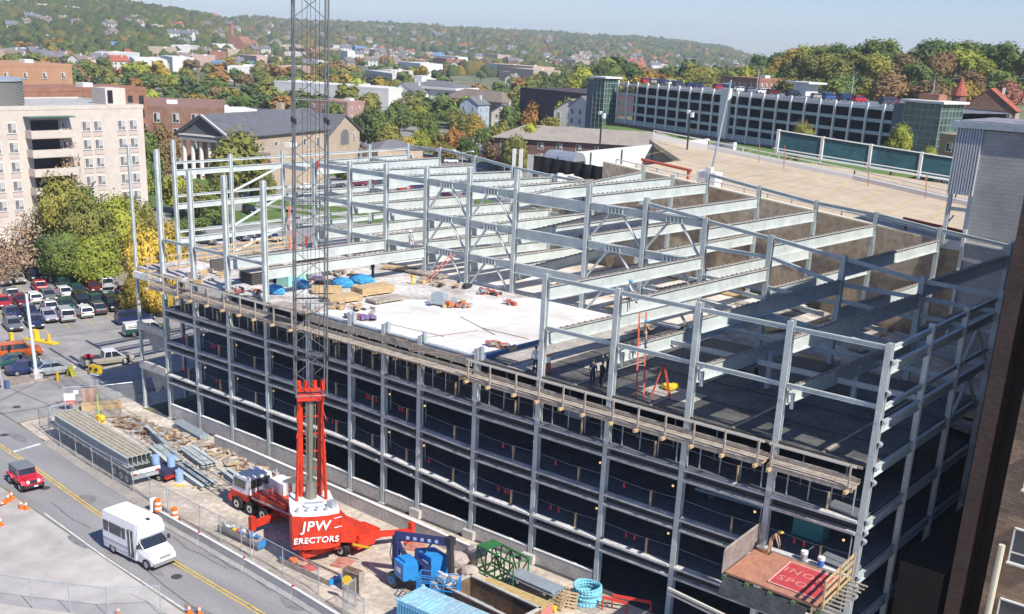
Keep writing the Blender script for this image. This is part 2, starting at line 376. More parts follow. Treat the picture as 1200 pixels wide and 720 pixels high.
bark = mat('bark', (.13, .10, .075), .95, nz=3, amt=.3)
def crown_mesh(name, seed, lobes, cards, leaf, core=.62, open_=0.):
    R = np.random.RandomState(seed); c = []
    for i in range(lobes):
        a = R.uniform(0, 2*PI); z = R.uniform(-.55, .95); rr = math.sqrt(max(0, 1-(z*.9)**2))*R.uniform(.25, .72)
        c.append((rr*math.cos(a), rr*math.sin(a), z*.62, R.uniform(.28, .5)))
    c.append((0, 0, .1, .6)); c = np.array(c); vs = []; fs = []
    w_ = c[:, 3]**2; pick = R.choice(len(c), cards, p=w_/w_.sum())
    d = R.normal(size=(cards, 3)); d /= np.linalg.norm(d, axis=1)[:, None]
    rad = c[pick, 3]*R.uniform(.75, 1.12, cards)*(1+.1*np.sin(d[:, 0]*9+pick))
    p = c[pick, :3]+d*rad[:, None]
    ax = d*.8+R.normal(size=(cards, 3))*.45+np.array([0, 0, .35]); ax /= np.linalg.norm(ax, axis=1)[:, None]
    t = np.cross(ax, R.normal(size=(cards, 3))); t /= np.linalg.norm(t, axis=1)[:, None]; b = np.cross(ax, t)
    s1 = leaf*R.uniform(.6, 1.3, cards)[:, None]; s2 = leaf*R.uniform(.4, .9, cards)[:, None]
    V = np.stack([p-t*s1-b*s2*.3, p+b*s2*-1, p+t*s1+b*s2*.2, p+b*s2], 1).reshape(-1, 3)
    F = [(4*i, 4*i+1, 4*i+2, 4*i+3) for i in range(cards)]
    mb = MB(); mb.add(V, F)
    if core:
        for i, q in enumerate(c):
            mb.blob(tuple(q[:3]), q[3]*core*1.3, 1 if cards > 500 else 0, .22, seed=seed*7+i)
    me = bpy.data.meshes.new(name); me.from_pydata(mb.v, [], mb.f)
    me.materials.append(leafmat('green')); me.update(); return me
CR0 = [crown_mesh('crown', 10+i, 20, 7500, .042) for i in range(3)]
CR1 = [crown_mesh('crown', 30+i, 13, 2000, .074) for i in range(4)]
CR2 = [crown_mesh('crown', 60+i, 7, 300, .17, .68) for i in range(5)]
CRB = [crown_mesh('crown', 90+i, 14, 1700, .05, 0) for i in range(2)]
def trunk_mesh(n=0):
    mb = MB(); mb.tube((0, 0, -.5), (.02, 0, .45), .055, .035, 7)
    R = random.Random(n)
    for k in range(4):
        a = k*1.6+R.random(); mb.tube((.02, 0, .3+.04*k), (.3*math.cos(a), .3*math.sin(a), .72+.05*k), .026, .008, 5)
    mb.tube((.02, 0, .45), (-.03, .03, .9), .03, .01, 5)
    me = bpy.data.meshes.new('trunk'); me.from_pydata(mb.v, [], mb.f); me.materials.append(bark); me.update(); return me
TRK = [trunk_mesh(i) for i in range(3)]
KN = {'green': 'green', 'dark': 'dark green', 'olive': 'olive green', 'lime': 'bright yellow-green', 'yellow': 'bright yellow', 'gold': 'golden', 'orange': 'orange', 'rust': 'rusty brown', 'red': 'dull red', 'bare': 'thin-leaved tan'}
def tree(x, y, h, w, k, lod, label, group=None, z=None, crown_h=None, seed=0):
    R = random.Random(int(x*13+y*7)+seed)
    z = Tz(x, y) if z is None else z
    t = thing('tree', label, 'tree', (x, y, z), R.uniform(0, 6.28), group)
    a = bpy.data.objects.new('trunk', TRK[R.randrange(3)]); COL.objects.link(a); a.parent = t; a.scale = (h, h, h*.8)
    me = R.choice((CRB if k == 'bare' else (CR0, CR1, CR2)[lod])); c = bpy.data.objects.new('crown', me); COL.objects.link(c); c.parent = t
    ch = crown_h or h*.8; c.scale = (w/2*1.0, w/2*R.uniform(.85, 1.1), ch*.62); c.location = (0, 0, h-ch*.55)
    c.material_slots[0].link = 'OBJECT'; c.material_slots[0].material = leafmat(k)
    return t
# far woods over the hills: one mass
def woods():
    R = np.random.RandomState(2); ks = ['dark', 'green', 'dark', 'green', 'olive', 'green', 'olive', 'gold', 'rust', 'orange']
    bm = bmesh.new(); bmesh.ops.create_icosphere(bm, subdivisions=1, radius=1)
    ico = np.array([v.co[:] for v in bm.verts]); tri = [tuple(v.index for v in f.verts) for f in bm.faces]; bm.free()
    tri = np.array(tri); keep = ico[tri].mean(1)[:, 2] > -.45; tri = tri[keep]
    P = []
    n = 90000; u = R.uniform(-60, 1260, n); r = 1050+(R.rand(n)**.75)*3400
    d = CF[None, :2]+CR[None, :2]*((u-600)/FPX)[:, None]; d /= np.linalg.norm(d, axis=1)[:, None]
    x = CAM[0]+d[:, 0]*r; y = CAM[1]+d[:, 1]*r; z = T(x, y); rc = np.interp(u, RC_U, RC_R)
    cl = np.sin(x*.013+2)*np.sin(y*.011)+.6*np.sin(x*.031)*np.cos(y*.027+1)
    hill = sstep(.45, .75, r/rc)
    left = 1-sstep(180, 330, u)
    pr = (.03+.95*hill*(.45+.55*left)+.16*(cl > .1))*(1-.35*(1-left)*(cl < -.2))
    ok = (R.rand(n) < pr*.9) & (r < rc*1.06) & ~((u > 905) & (r > 1600))
    x, y, z, r, u, left = x[ok], y[ok], z[ok], r[ok], u[ok], left[ok]; n = len(x)
    s = (3.6+R.rand(n)*4.2)*(.75+r/4200.); h = s*(.75+R.rand(n)*.45)
    ang = R.uniform(0, 6.28, n); ca, sa = np.cos(ang), np.sin(ang)
    jit = 1+R.uniform(-.22, .22, (n, len(ico)))
    vx = ico[None, :, 0]*s[:, None]*jit; vy = ico[None, :, 1]*s[:, None]*jit; vz = ico[None, :, 2]*h[:, None]*jit
    V = np.stack([x[:, None]+vx*ca[:, None]-vy*sa[:, None], y[:, None]+vx*sa[:, None]+vy*ca[:, None], z[:, None]+vz+h[:, None]*.55], 2).reshape(-1, 3)
    F = (tri[None]+(np.arange(n)*len(ico))[:, None, None]).reshape(-1, 3)
    w_ = np.sin(x*.006)*np.cos(y*.008)+.6*np.sin(x*.019+1)*np.sin(y*.016)
    mi = np.clip(R.rand(n)**1.7*7.0+1.5*w_+.7+(1-left)*1.0, 0, 9).astype(int)
    me = bpy.data.meshes.new('hillside_woods'); me.vertices.add(len(V)); me.vertices.foreach_set('co', V.ravel())
    me.loops.add(F.size); me.loops.foreach_set('vertex_index', F.ravel().astype(np.int32))
    me.polygons.add(len(F)); me.polygons.foreach_set('loop_start', np.arange(0, F.size, 3, dtype=np.int32)); me.polygons.foreach_set('loop_total', np.full(len(F), 3, np.int32))
    me.polygons.foreach_set('material_index', np.repeat(mi, len(tri)).astype(np.int32))
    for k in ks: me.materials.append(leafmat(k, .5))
    me.update(calc_edges=True); o = bpy.data.objects.new('hillside_woods', me); COL.objects.link(o)
    o['kind'] = 'stuff'; o['label'] = 'mixed autumn woods covering the far hillsides and valley'; o['category'] = 'woods'
woods()
def valley_trees(n=560):
    R = np.random.RandomState(11); ks = ['dark', 'green', 'olive', 'green', 'rust', 'lime', 'gold', 'olive', 'orange']
    base = []
    for me in CR2:
        a = np.empty(len(me.vertices)*3); me.vertices.foreach_get('co', a); base.append((a.reshape(-1, 3), [tuple(p.vertices) for p in me.polygons]))
    V = []; F = []; MI = []; o = 0; c = 0
    while c < n:
        u = R.uniform(-30, 930); r = R.uniform(400, 1350)
        if u < 190 and r < 420 or (200 < u < 600 and r < 430) or (u > 600 and r < 720): continue
        d = CF[:2]+CR[:2]*((u-600)/FPX); d = d/np.hypot(*d); x, y = CAM[0]+d[0]*r, CAM[1]+d[1]*r
        if np.sin(x*.013)*np.cos(y*.017)+.5*np.sin(x*.04+y*.03) < (-.35 if r < 800 else .05): continue
        b, f = base[R.randint(len(base))]; h = R.uniform(7, 13); w_ = h*R.uniform(.5, .75); a = R.uniform(0, 6.28)
        q = b*np.array([w_, w_, h*.5]); V.append(np.stack([x+q[:, 0]*np.cos(a)-q[:, 1]*np.sin(a), y+q[:, 0]*np.sin(a)+q[:, 1]*np.cos(a), Tz(x, y)+h*.5+q[:, 2]], 1))
        F += [tuple(i+o for i in g_) for g_ in f]; MI += [R.choice(len(ks), p=[.16, .2, .2, .1, .08, .07, .07, .07, .05])]*len(f); o += len(b); c += 1
    me = bpy.data.meshes.new('valley_trees'); me.from_pydata(np.concatenate(V).tolist(), [], F)
    for k in ks: me.materials.append(leafmat(k))
    me.polygons.foreach_set('material_index', MI); me.update(); ob = bpy.data.objects.new('valley_trees', me); COL.objects.link(ob)
    ob['kind'] = 'stuff'; ob['label'] = 'dense autumn treetops filling the valley town between the roofs'; ob['category'] = 'woods'
valley_trees()
# ================================================================ the steel frame under construction
B = thing('steel_frame_building', 'half-built grey steel parking structure with bare columns, long beams and a white concrete deck', 'building', (4, 0, 0))
BO = (4, 0, 0)
def bp(name, mb, m, parent=B, **k): return mb.build(name, m, parent, off=BO, **k)
FX = [4.03, 8.0, 12.28, 16.72, 21.39, 26.26, 30.83, 34.26, 37.76, 42.83, 48.04, 53.31, 58.63, 64.08, 69.34]
FT = [22.95, 22.95, 21.7, 21.8, 21.9, 13.7, 13.7, 13.5, 13.35, 13.5, 19.25, 19.25, 19.4, 19.4, 19.25]
YM = 17.2; YB = 33.5
MX = [7.37, 12.2, 16.9, 21.8, 26.7, 31.7, 38.8, 44.0, 49.05, 54.2, 59.5, 64.8, 69.6]
MT = [21.35, 21.55, 21.8, 21.95, 22.45, 22.8, 22.45, 22.05, 21.2, 20.7, 20.1, 19.55, 19.5]
BX = [8.3, 13.1, 18.0, 22.9, 27.9, 33.2, 36.3, 39.8, 44.8, 50.0, 55.1, 60.2, 65.4, 70.4]
BT = [21.8, 21.4, 20.9, 20.6, 20.4, 22.3, 21.9, 22.5, 21.9, 21.3, 21.0, 20.46, 20.0, 19.6]
EY = [4.3, 10.23, 16.2, 21.75, 27.5, 33.1]; ET = [23.2, 21.75, 21.8, 21.75, 21.9, 21.8]
def lev(k, x):
    L0 = (0, 4.07, 7.0, 9.88, 12.8)[k]; R0 = (0, 3.48, 6.6, 9.72, 12.8)[k]
    t = min(1, max(0, (x-30.8)/12.)); return L0+(R0-L0)*t
def column(x, y, z0, z1, w=.36, d=.36, plate=True):
    mb = MB(); mb.ibeam((x, y, z0), (x, y, z1), w, d, .045, up=(0, 1, 0))
    if plate: mb.box((x, y, z0+.02), (w*1.7, d*1.7, .05))
    zz = z0+3.2
    while zz < z1-1:                                   # splice and seat plates
        mb.box((x, y-d/2-.012, zz), (w*.8, .025, .5)); zz += 6.1
    return bp('column', mb, steel)
for i, (x, t) in enumerate(zip(FX, FT)): column(x, 0, 0.0 if i > 0 else 0, t, .34 if i else .22, .36 if i else .22)
for x, t in zip(MX, MT): column(x, YM, 0, t)
for x, t in zip(BX, BT): column(x, YB, 9.5 if x > 30 else 0, t, .3, .3, False)
for y, t in zip(EY, ET): column(4.03, y, 0, t, .3, .3)
for y in (5.8, 11.5): column(69.4, y, 0, 19.3, .3, .3)
# stub columns coming up between the beams in the right half
for x, y in ((59.3, 8.4), (64.4, 9.4)): column(x, y, 12.8, 15.2, .3, .3, False)
# ---- long beams between the column lines
def long_beam(p0, p1, h=.86, w=.3):
    mb = MB(); mb.ibeam(p0, p1, w, h, .03)
    a = Vector(p0); b = Vector(p1); d = (b-a).normalized()
    L_ = (b-a).length; n = int(L_/3)
    mb.bar(a+Vector((0, 0, h/2+.012)), b+Vector((0, 0, h/2+.012)), w*.96, .02, mi=1)   # bare rusted top flange
    n2 = int(L_/.6)
    for i in range(n2):
        q = a+d*(i+.5)*.6; mb.box((q.x, q.y, q.z+h/2+.06), (.14, .035, .09), mi=1)
    return bp('long_beam', mb, [steel, mat('rusted_flange', (.30, .25, .21), .85, nz=3, amt=.3)])
def yb(x0, y0, x1, y1, z0, z1=None, h=.86, g=.2):
    z1 = z0 if z1 is None else z1
    return long_beam((x0, y0+g, z0-h/2), (x1, y1-g, z1-h/2), h)
def xb(x0, x1, y, z0, z1=None, h=.3, w=.2, g=.2, name='edge_beam', y1=None):
    z1 = z0 if z1 is None else z1
    mb = MB(); mb.ibeam((x0+g, y, z0-h/2), (x1-g, y if y1 is None else y1, z1-h/2), w, h, .025)
    return bp(name, mb, steel)
MID2B = [0, 1, 2, 3, 4, 5, 7, 8, 9, 10, 11, 12, 13]      # mid column i -> back column index
for i, x in enumerate(MX):
    j = MID2B[i]
    bx = BX[j]; zb = (20.75, 20.5, 20.35, 20.3, 20.6, 21.9, 21.7, 21.6, 20.96, 20.5, 20.02, 19.52, 19.12, 18.7)[j]
    zm = 20.7 if x < 45 else zb
    if i >= 6: zm = zb
    for k, dz in enumerate((0, 3.05, 6.1)):
        if k == 2 and x > 45: continue
        z0 = zm-dz; z1 = zb-dz
        if i >= 12 and k == 1: continue
        yb(x, YM, bx, YB, z0, z1)
yb(35.2, YM, 36.3, YB, 21.7, 21.7); yb(35.2, YM, 36.3, YB, 18.65, 18.65)
# back-row edge beams and rail
for i in range(len(BX)-1):
    z0 = BT[i]; z1 = BT[i+1]
    if 4 <= i <= 6: continue
    xb(BX[i], BX[i+1], YB, z0-.08, z1-.08, .26, .2)
    if i < 4: xb(BX[i], BX[i+1], YB, z0-3.6, z1-3.6, .4, .2)
xb(4.03, 8.3, 33.3, 21.6, 21.6, .26)
# front span
for i in (3, 4): yb(FX[i], 0, MX[i-1], YM, 15.35, 15.15)
for i, j in ((10, 8), (11, 9), (12, 10), (13, 11)):
    yb(FX[i], 0, MX[j], YM, 15.6, 15.5)
    yb(FX[i], 0, MX[j], YM, 18.46, 18.46)
# front edge beams over the deck
for i in range(10, 14):
    xb(FX[i], FX[i+1], 0, 19.12, h=.24, w=.16); xb(FX[i], FX[i+1], 0, 16.05, h=.24, w=.16)
for i in range(1, 4): xb(FX[i], FX[i+1], 0, 15.75, h=.22, w=.16)
# left end row
for i in range(5):
    for z in (21.35, 18.5, 15.4):
        mb = MB(); mb.ibeam((4.03, EY[i]+.15, z-.1), (4.03, EY[i+1]-.15, z-.1), .16, .2); bp('edge_beam', mb, steel)
    for z in (20.65, 17.75, 14.75):
        mb = MB(); mb.ibeam((4.03, EY[i]+.15, z-.24), (4.03, EY[i+1]-.15, z-.24), .22, .5); bp('edge_beam', mb, steel)
for a, b in ((20.3, 18.4), (17.5, 15.3), (14.5, 12.9)):
    mb = MB(); mb.tube((4.03, EY[2]-.3, a), (4.03, EY[1]+.2, b), .12); bp('brace', mb, steel)
for y in (16.2, 21.75, 27.5):
    for z in (20.6, 17.6): xb(4.03, 7.6, y, z, h=.42)
# middle row cross girders and chevron bracing
def chevron(x0, x1, zt, zb, y):
    xm = (x0+x1)/2
    for s in (-1, 1):
        mb = MB(); mb.tube((xm+s*.55, y, zt), ((x1-.25) if s > 0 else (x0+.25), y, zb), .1); bp('brace', mb, steel)
for i in range(3, 8):
    x0, x1 = MX[i], MX[i+1]
    big = (i == 5)
    for zt in (21.1, 18.2, 15.35):
        h = .85 if big else .6
        xb(x0, x1, YM, zt, h=h, w=.28, name='cross_girder')
        if not big:
            mb = MB(); xm = (x0+x1)/2
            for q in range(5): mb.box((xm+(q-2)*.32, YM-.15, zt-.3), (.05, .1, .5))
            mb.box((xm, YM-.155, zt-.05), (1.6, .1, .06)); mb.box((xm, YM-.155, zt-.52), (1.6, .1, .06)); bp('gusset_plate', mb, steel)
            chevron(x0, x1, zt-.6, zt-2.75, YM)
for i in range(0, 3):
    for z in (21.0, 18.0, 15.2): xb(MX[i], MX[i+1], YM, z, h=.42)
zt_ = [21.2, 20.7, 20.1, 19.5, 19.4]
for i in range(8, 12):
    a, b = MX[i], MX[i+1]
    xb(a, b, YM, zt_[i-8]-.1, zt_[i-7]-.1, h=.25); xb(a, b, YM, 19.3 if i < 10 else 18.3, 19.3 if i < 9 else 18.3, h=.25)
    xb(a, b, YM, 17.2, 17.0, h=.25); xb(a, b, YM, 15.4, 15.0, h=.42)
xb(44.0, 49.05, YM, 21.7, 21.2, h=.25)
# secondary members of the back span, seen between the long beams
for i in range(7, 12):
    for y in (22.5, 28.0):
        xb(BX[i]-.6, BX[i+1]-.7, y, 14.6-.35*(i-7), 14.3-.35*(i-7), h=.35)
for x in (55.0, 61.0, 66.0):
    for y in (6.0, 11.6): xb(x-1.6, x+3.5, y, 15.2, h=.3)
# right end row
YR = [0, 5.8, 11.5, 17.2, 22.5, 28, 33.5]
for i in range(6):
    for z in (19.1, 16.0):
        mb = MB(); mb.ibeam((69.4, YR[i]+.2, z-.15), (69.4, YR[i+1]-.2, z-.15), .18, .26); bp('edge_beam', mb, steel)
    for z in (18.2, 15.1, 12.7, 9.6, 6.5, 3.4):
        mb = MB(); mb.ibeam((69.4, YR[i]+.2, z-.3), (69.4, YR[i+1]-.2, z-.3), .24, .52); bp('edge_beam', mb, steel)
for z in (18.2, 15.2):
    for s in (-1, 1):
        mb = MB(); mb.tube((69.4, 14.3, z-.7) if s < 0 else (69.4, 14.3, z-.7), (69.4, 14.3+s*2.6, z-3.0), .11); bp('brace', mb, steel)
for y in (22.5, 28): column(69.4, y, 0, 19.3, .3, .3)
# bolted seats that stand out from the corner column
for z in (18.3, 16.7, 15.2, 14.0, 12.7, 11.9, 9.7, 9.1, 8.6, 6.5, 5.9, 5.4): mb = MB(); mb.tube((69.6, -.17, z), (69.6, .13, z), .14, n=10); mb.box((69.55, -.02, z), (.1, .3, .3)); bp('seat_bracket', mb, steel2)
# seats on the front columns for beams not yet hung
for x in (53.31, 58.63, 64.08):
    for z in (15.1,):
        mb = MB(); mb.box((x+.55, .1, z), (.16, .16, .85)); mb.box((x+.3, .1, z+.35), (.5, .12, .08)); bp('seat_bracket', mb, steel2)
# ---- floors
def floor(name, k, m, y0, y1, x0=3.4, x1=69.6, th=.16, dz=-.02):
    xs = [x for x in (x0, 30.8, 42.8, x1)]; mb = MB(); pts = [(x, lev(k, x)+dz) for x in xs]
    vs = []; n = len(xs)
    for y in (y0, y1):
        vs += [(x, y, z) for x, z in pts]+[(x, y, z-th) for x, z in pts]
    fs = []
    for i in range(n-1):
        fs += [(i, i+1, 2*n+i+1, 2*n+i), (n+i, 3*n+i, 3*n+i+1, n+i+1), (i, n+i, n+i+1, i+1), (2*n+i, 2*n+i+1, 3*n+i+1, 3*n+i)]
    fs += [(0, 2*n, 3*n, n), (n-1, 2*n-1, 4*n-1, 3*n-1)]
    mb.add(vs, fs); return bp(name, mb, m)
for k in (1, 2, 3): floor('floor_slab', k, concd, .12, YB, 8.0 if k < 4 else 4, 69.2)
# edge beam + kerb of every finished floor, bay by bay
for k in (1, 2, 3):
    for i in range(1, 14):
        xa, xb_ = FX[i]+.19, FX[i+1]-.19
        za, zb_ = lev(k, FX[i]), lev(k, FX[i+1])
        mb = MB(); mb.bar((xa, .16, za-.47), (xb_, .16, zb_-.47), .04, .62, mi=2); mb.bar((xa, -.06, za-.70), (xb_, -.06, zb_-.70), .46, .10, mi=1); mb.bar((xa, -.1, za-.80), (xb_, -.1, zb_-.80), .2, .1)
        bp('spandrel_beam', mb, [steel, mat('worn_edge', (.46, .45, .42), .8, nz=1.6, amt=.35), mat('shaded_web', (.06, .055, .05), .8)])  # web coloured dark to paint the shade between the two flanges
        mb = MB(); mb.bar((xa, -.08, za-.07), (xb_, -.08, zb_-.07), .5, .14); mb.bar((xa, .02, za-.24), (xb_, .02, zb_-.24), .1, .06, mi=1)
        bp('slab_edge', mb, [mat('pale_kerb', (.56, .55, .53), .85, nz=.8, amt=.2), wood])
        # floor beams under the slab, seen from below
    for i in range(2, 14):
        mb = MB(); mb.ibeam((FX[i], .3, lev(k, FX[i])-.62), (FX[i], YM, lev(k, FX[i])-.62), .26, .8); bp('floor_beam', mb, steel)
# safety lines with red flags, timber stub posts, hanging lamps
for k in (1, 2, 3):
    cab = MB()
    for i in range(1, 14):
        a, b = FX[i], FX[i+1]; m_ = (a+b)/2; z = lev(k, m_)
        cab.path([(a+.2, .1, lev(k, a)+1.05), (m_, .1, z+.95), (b-.2, .1, lev(k, b)+1.05)], .012, 4)
    c_ = bp('safety_line', cab, steel2)
    if k == 3: continue
    R = random.Random(k*11)
    for i in range(1, 14):
        q0 = R.uniform(0, .5); nf = R.choice((0, 1, 2, 3))
        for q in range(nf):
            x = FX[i]+(.15+q0+q*.12*R.uniform(.6, 1.4))*(FX[i+1]-FX[i])*.9; z = lev(k, x)+.9; mb = MB()
            mb.add([(x-.05, .1, z+.03), (x+.05, .09, z+.03), (x+.08, .14, z-.30), (x-.03, .05, z-.27)], [(0, 1, 2, 3)])
            f = bp('flag', mb, mat('red_flag', (.6, .03, .05), .8), c_)
for k in (1, 2, 3):
    for i in range(1, 14):
        m_ = FX[i]+(FX[i+1]-FX[i])*.62; z = lev(k, m_); mb = MB()
        mb.box((m_, .12, z+.5), (.09, .14, 1.0)); bp('timber_post', mb, wood)
lampm = mat('lamp_bulb', (1, .62, .25), .5, emit=.9)
for k in (1, 2):
    for i in range(1, 14):
        m_ = FX[i]+(FX[i+1]-FX[i])*.75; z = lev(k+1, m_)-2.0; mb = MB()
        mb.tube((m_, 1.4, z), (m_, 1.4, z+1.9), .012, n=4); mb.blob((m_, 1.4, z), .085, 1, 0, mi=1); mb.tube((m_, 1.4, z+.08), (m_, 1.4, z+.2), .05, n=6)
        bp('work_lamp', mb, [dark, lampm])
        mb = MB(); mb.tube((m_+.6, .9, lev(k, m_)), (m_+.6, .9, lev(k+1, m_)-.1), .035, n=5); bp('drain_pipe', mb, steel2)
# shores under the fresh deck
n_ = 0
R = random.Random(5)
for i in range(1, 14):
    a, b = FX[i], FX[i+1]
    for q in range(4 if b-a > 4 else 3):
        x = a+(b-a)*(q+.6)/(4.2 if b-a > 4 else 3.2)
        for y in ((.45,) if q % 2 else (.45, 2.2)):
            mb = MB(); z0 = lev(3, x); mb.tube((x, y, z0), (x, y, z0+1.5), .045, n=6); mb.tube((x, y, z0+1.5), (x, y, 11.75), .032, n=6)
            bp('shoring_post', mb, steel2); n_ += 1
# ---- deck
XW = 42.9
mb = MB(); mb.prism([(26.6, -.05), (XW, -.05), (XW, 17.1), (34, 17.1), (31.5, 12.5), (27.4, 8.2)], 12.6, 12.8); bp('fresh_deck', mb, mat('white_deck', (.76, .75, .735), .9, nz=.22, amt=.07, dark=(.56, .53, .49), detail=7))
mb = MB(); mb.prism([(4.2, -.05), (26.6, -.05), (27.4, 8.2), (31.5, 12.5), (34, 17.1), (4.2, 17.1)], 12.59, 12.79); bp('worn_deck', mb, mat('worn_deck', (.50, .46, .42), .9, nz=.5, amt=.25, dark=(.33, .29, .26), second=(.72, .69, .66), detail=8))
mb = MB()
for x in (29.2, 34.4, 38.7): mb.box((x, 8.3, 12.803), (.05, 16.6, .006))
for y in (4.2, 9.1, 13.4): mb.box((35, y, 12.8035), (15.5, .04, .006))
bp('deck_joints', mb, mat('joint_grey', (.5, .48, .46), .9))
mb = MB(); mb.box(((XW+69.3)/2, 8.5, 12.66), (69.3-XW, 17.0, .2))
for x in (45.3, 50.6, 56., 61.4, 66.7):                   # raised joints between form panels
    mb.box((x, 8.5, 12.79), (.16, 16.8, .06), mi=1)
for y in (3.6, 7.2, 10.8, 14.4): mb.box(((XW+69.3)/2, y, 12.775), (69-XW, .06, .035), mi=2)
bp('deck_formwork', mb, [ply, woodg, dark])
mb = MB()
for x, y, lx, ly in ((46.1, 6.5, 1.2, 13), (44.3, 9, 2.2, 15), (49.3, 9.5, 1.0, 12), (55.2, 3.1, 4.6, 2.2)):
    mb.box((x, y, 12.8), (lx, ly, .05))
bp('form_panel', mb, mat('pale_ply', (.42, .38, .33), .8, nz=.8, amt=.25))
mb = MB(); mb.box((18.2, 25.4, 12.62), (28.3, 16.0, .2)); mb.box((41, 25.4, 12.64), (17.4, 16.0, .2)); bp('rear_deck', mb, mat('white_deck2', (.74, .70, .66), .9, nz=.3, amt=.12, dark=(.52, .42, .33), detail=6))
# ramp down towards the right with timber forms on it
mb = MB(); mb.add([(49.9, 17.4, 12.7), (69.2, 17.4, 10.4), (69.2, 33.3, 10.4), (49.9, 33.3, 12.7), (49.9, 17.4, 12.4), (69.2, 17.4, 10.1), (69.2, 33.3, 10.1), (49.9, 33.3, 12.4)],
    [(0, 1, 2, 3), (7, 6, 5, 4), (0, 4, 5, 1), (1, 5, 6, 2), (2, 6, 7, 3), (3, 7, 4, 0)]); bp('ramp_floor', mb, mat('ramp_floor', (.50, .47, .43), .9, nz=.4, amt=.35, dark=(.2, .17, .14)))
R = random.Random(3)
mb = MB()
for q in range(26):
    x = R.uniform(40, 68); y = R.uniform(18.5, 32); z = 12.74 if x < 49.9 else 12.72-(x-49.9)*.119
    w_, l_ = R.choice(((1.2, 2.4), (.3, 4), (.6, 2.4), (.25, 3.5))); mb.box((x, y, z+.08), (w_, l_, .12), R.uniform(-.2, .2)+(PI/2 if R.random() < .4 else 0), mi=R.choice((0, 0, 1)))
bp('loose_form_board', mb, [wood, woodg])
# ---- edge platform of the deck: ledgers, planks, outriggers, guard rails
def platform(xa, xe, y0=-.25, y1=-1.15, z=11.78, rail=True, seed=1):
    R = random.Random(seed)
    mb = MB()
    for q in range(4): mb.box(((xa+xe)/2, y0-.1-q*.24, z+R.uniform(0, .04)), (xe-xa, .2, .05), mi=q % 2)
    mb.box(((xa+xe)/2, y0-.02, z+.18), (xe-xa, .06, .2), mi=1); mb.box(((xa+xe)/2, y0+.06, z+.86), (xe-xa, .06, .14), mi=1)
    mb.box(((xa+xe)/2, y1+.02, z-.13), (xe-xa, .06, .2), mi=1)
    bp('edge_platform', mb, [mat('grey_plank', (.43, .37, .30), .85, nz=2.5, amt=.3), woodg])
    n = max(2, int((xe-xa)/1.75)); xs = [xa+.25+(xe-xa-.5)*i/(n-1)+R.uniform(-.25, .25)*(0 < i < n-1) for i in range(n)]
    for x in xs: mb = MB(); mb.box((x, (y0+y1)/2-.1, z-.2), (.16, abs(y1-y0)+.55, .17)); bp('outrigger', mb, wood)
    if rail:
        mb = MB()
        for x in xs: mb.box((x, y1-.02, z+.5), (.09, .09, 1.45))
        mb.bar((xa, y1+.05, z+1.15), (xe, y1+.05, z+1.15), .06, .12, mi=1); mb.bar((xa, y1+.05, z+.6), (xe, y1+.05, z+.6), .05, .09, mi=0)
        bp('guard_rail', mb, [woodg, mat('rail_pale', (.62, .58, .5), .8)])
    return xs
platform(7.2, 26.0, seed=2)
platform(26.2, 42.6, y1=-.75, rail=False, seed=3)
platform(42.8, 63.9, seed=4); platform(64.2, 69.0, z=11.75, seed=6)
mb = MB(); R = random.Random(9)                             # the slab edge form: kickers and bent rebar caps left of the rail
for x in np.arange(26.5, 42.5, 1.3): mb.bar((x, -.3, 12.2), (x+.05, .3, 12.95), .05, .05)
mb.box((34.4, -.2, 12.5), (16.2, .08, .5)); mb.box((34.4, .05, 12.9), (16.2, .3, .08), mi=1)
bp('edge_form', mb, [woodg, steel2])
for x in FX[5:10]: mb = MB(); mb.box((x+.28, .05, 13.2), (.2, .3, .9)); bp('splice_plate', mb, steel2)
# ---- notched left corner: panels hung between the first two columns
for z, hh in ((12.1, .55), (7.6, .6), (4.1, .7)):
    mb = MB(); mb.box((5.9, -.1, z), (4.0, .35, hh)); bp('spandrel_panel', mb, white if z > 10 else conc)
for z in (7.1, 3.6):
    mb = MB(); mb.extrude([(-1.9, 0), (1.9, 0), (1.9, -1.6), (.8, -1.0), (-.3, -1.9), (-1.0, -.6), (-1.9, -.9)], (5.95, .2, z), (1, 0, 0), (0, 0, 1), (0, 1, 0), .05)
    bp('plastic_sheeting', mb, mat('grey_sheeting', (.30, .31, .31), .6, nz=2, amt=.2))
# scaffold posts at the left end of the deck
mb = MB()
for y in (-.9, .6, 2.2, 3.6):
    mb.box((7.1, y, 13.0), (.09, .09, 2.2))
for z in (12.4, 12.9, 13.5, 14.0): mb.bar((7.1, -1, z), (7.1, 3.8, z), .06, .12)
bp('guard_rail', mb, wood)
mb = MB(); mb.box((10.2, 7.4, 13.35), (.2, 8.5, 1.1)); mb.box((13.5, 11.6, 13.3), (6.5, .15, 1.0))
for q in range(12): mb.box((10.05, 3.4+q*.72, 13.35), (.08, .1, 1.15), mi=1)
bp('wall_form', mb, [mat('dark_form', (.09, .085, .08), .7), woodg])
mb = MB()
for q in range(9): mb.box((5.2, 5+q*1.35, 13.35), (.09, .09, 1.1), mi=0)
for z in (13.0, 13.4, 13.85): mb.bar((5.2, 4.6, z), (5.2, 16.4, z), .06, .13)
for y in (5, 8, 11): mb.box((7.2, y+.5, 12.95), (3.6, .2, .12), mi=0)
bp('guard_rail', mb, wood)
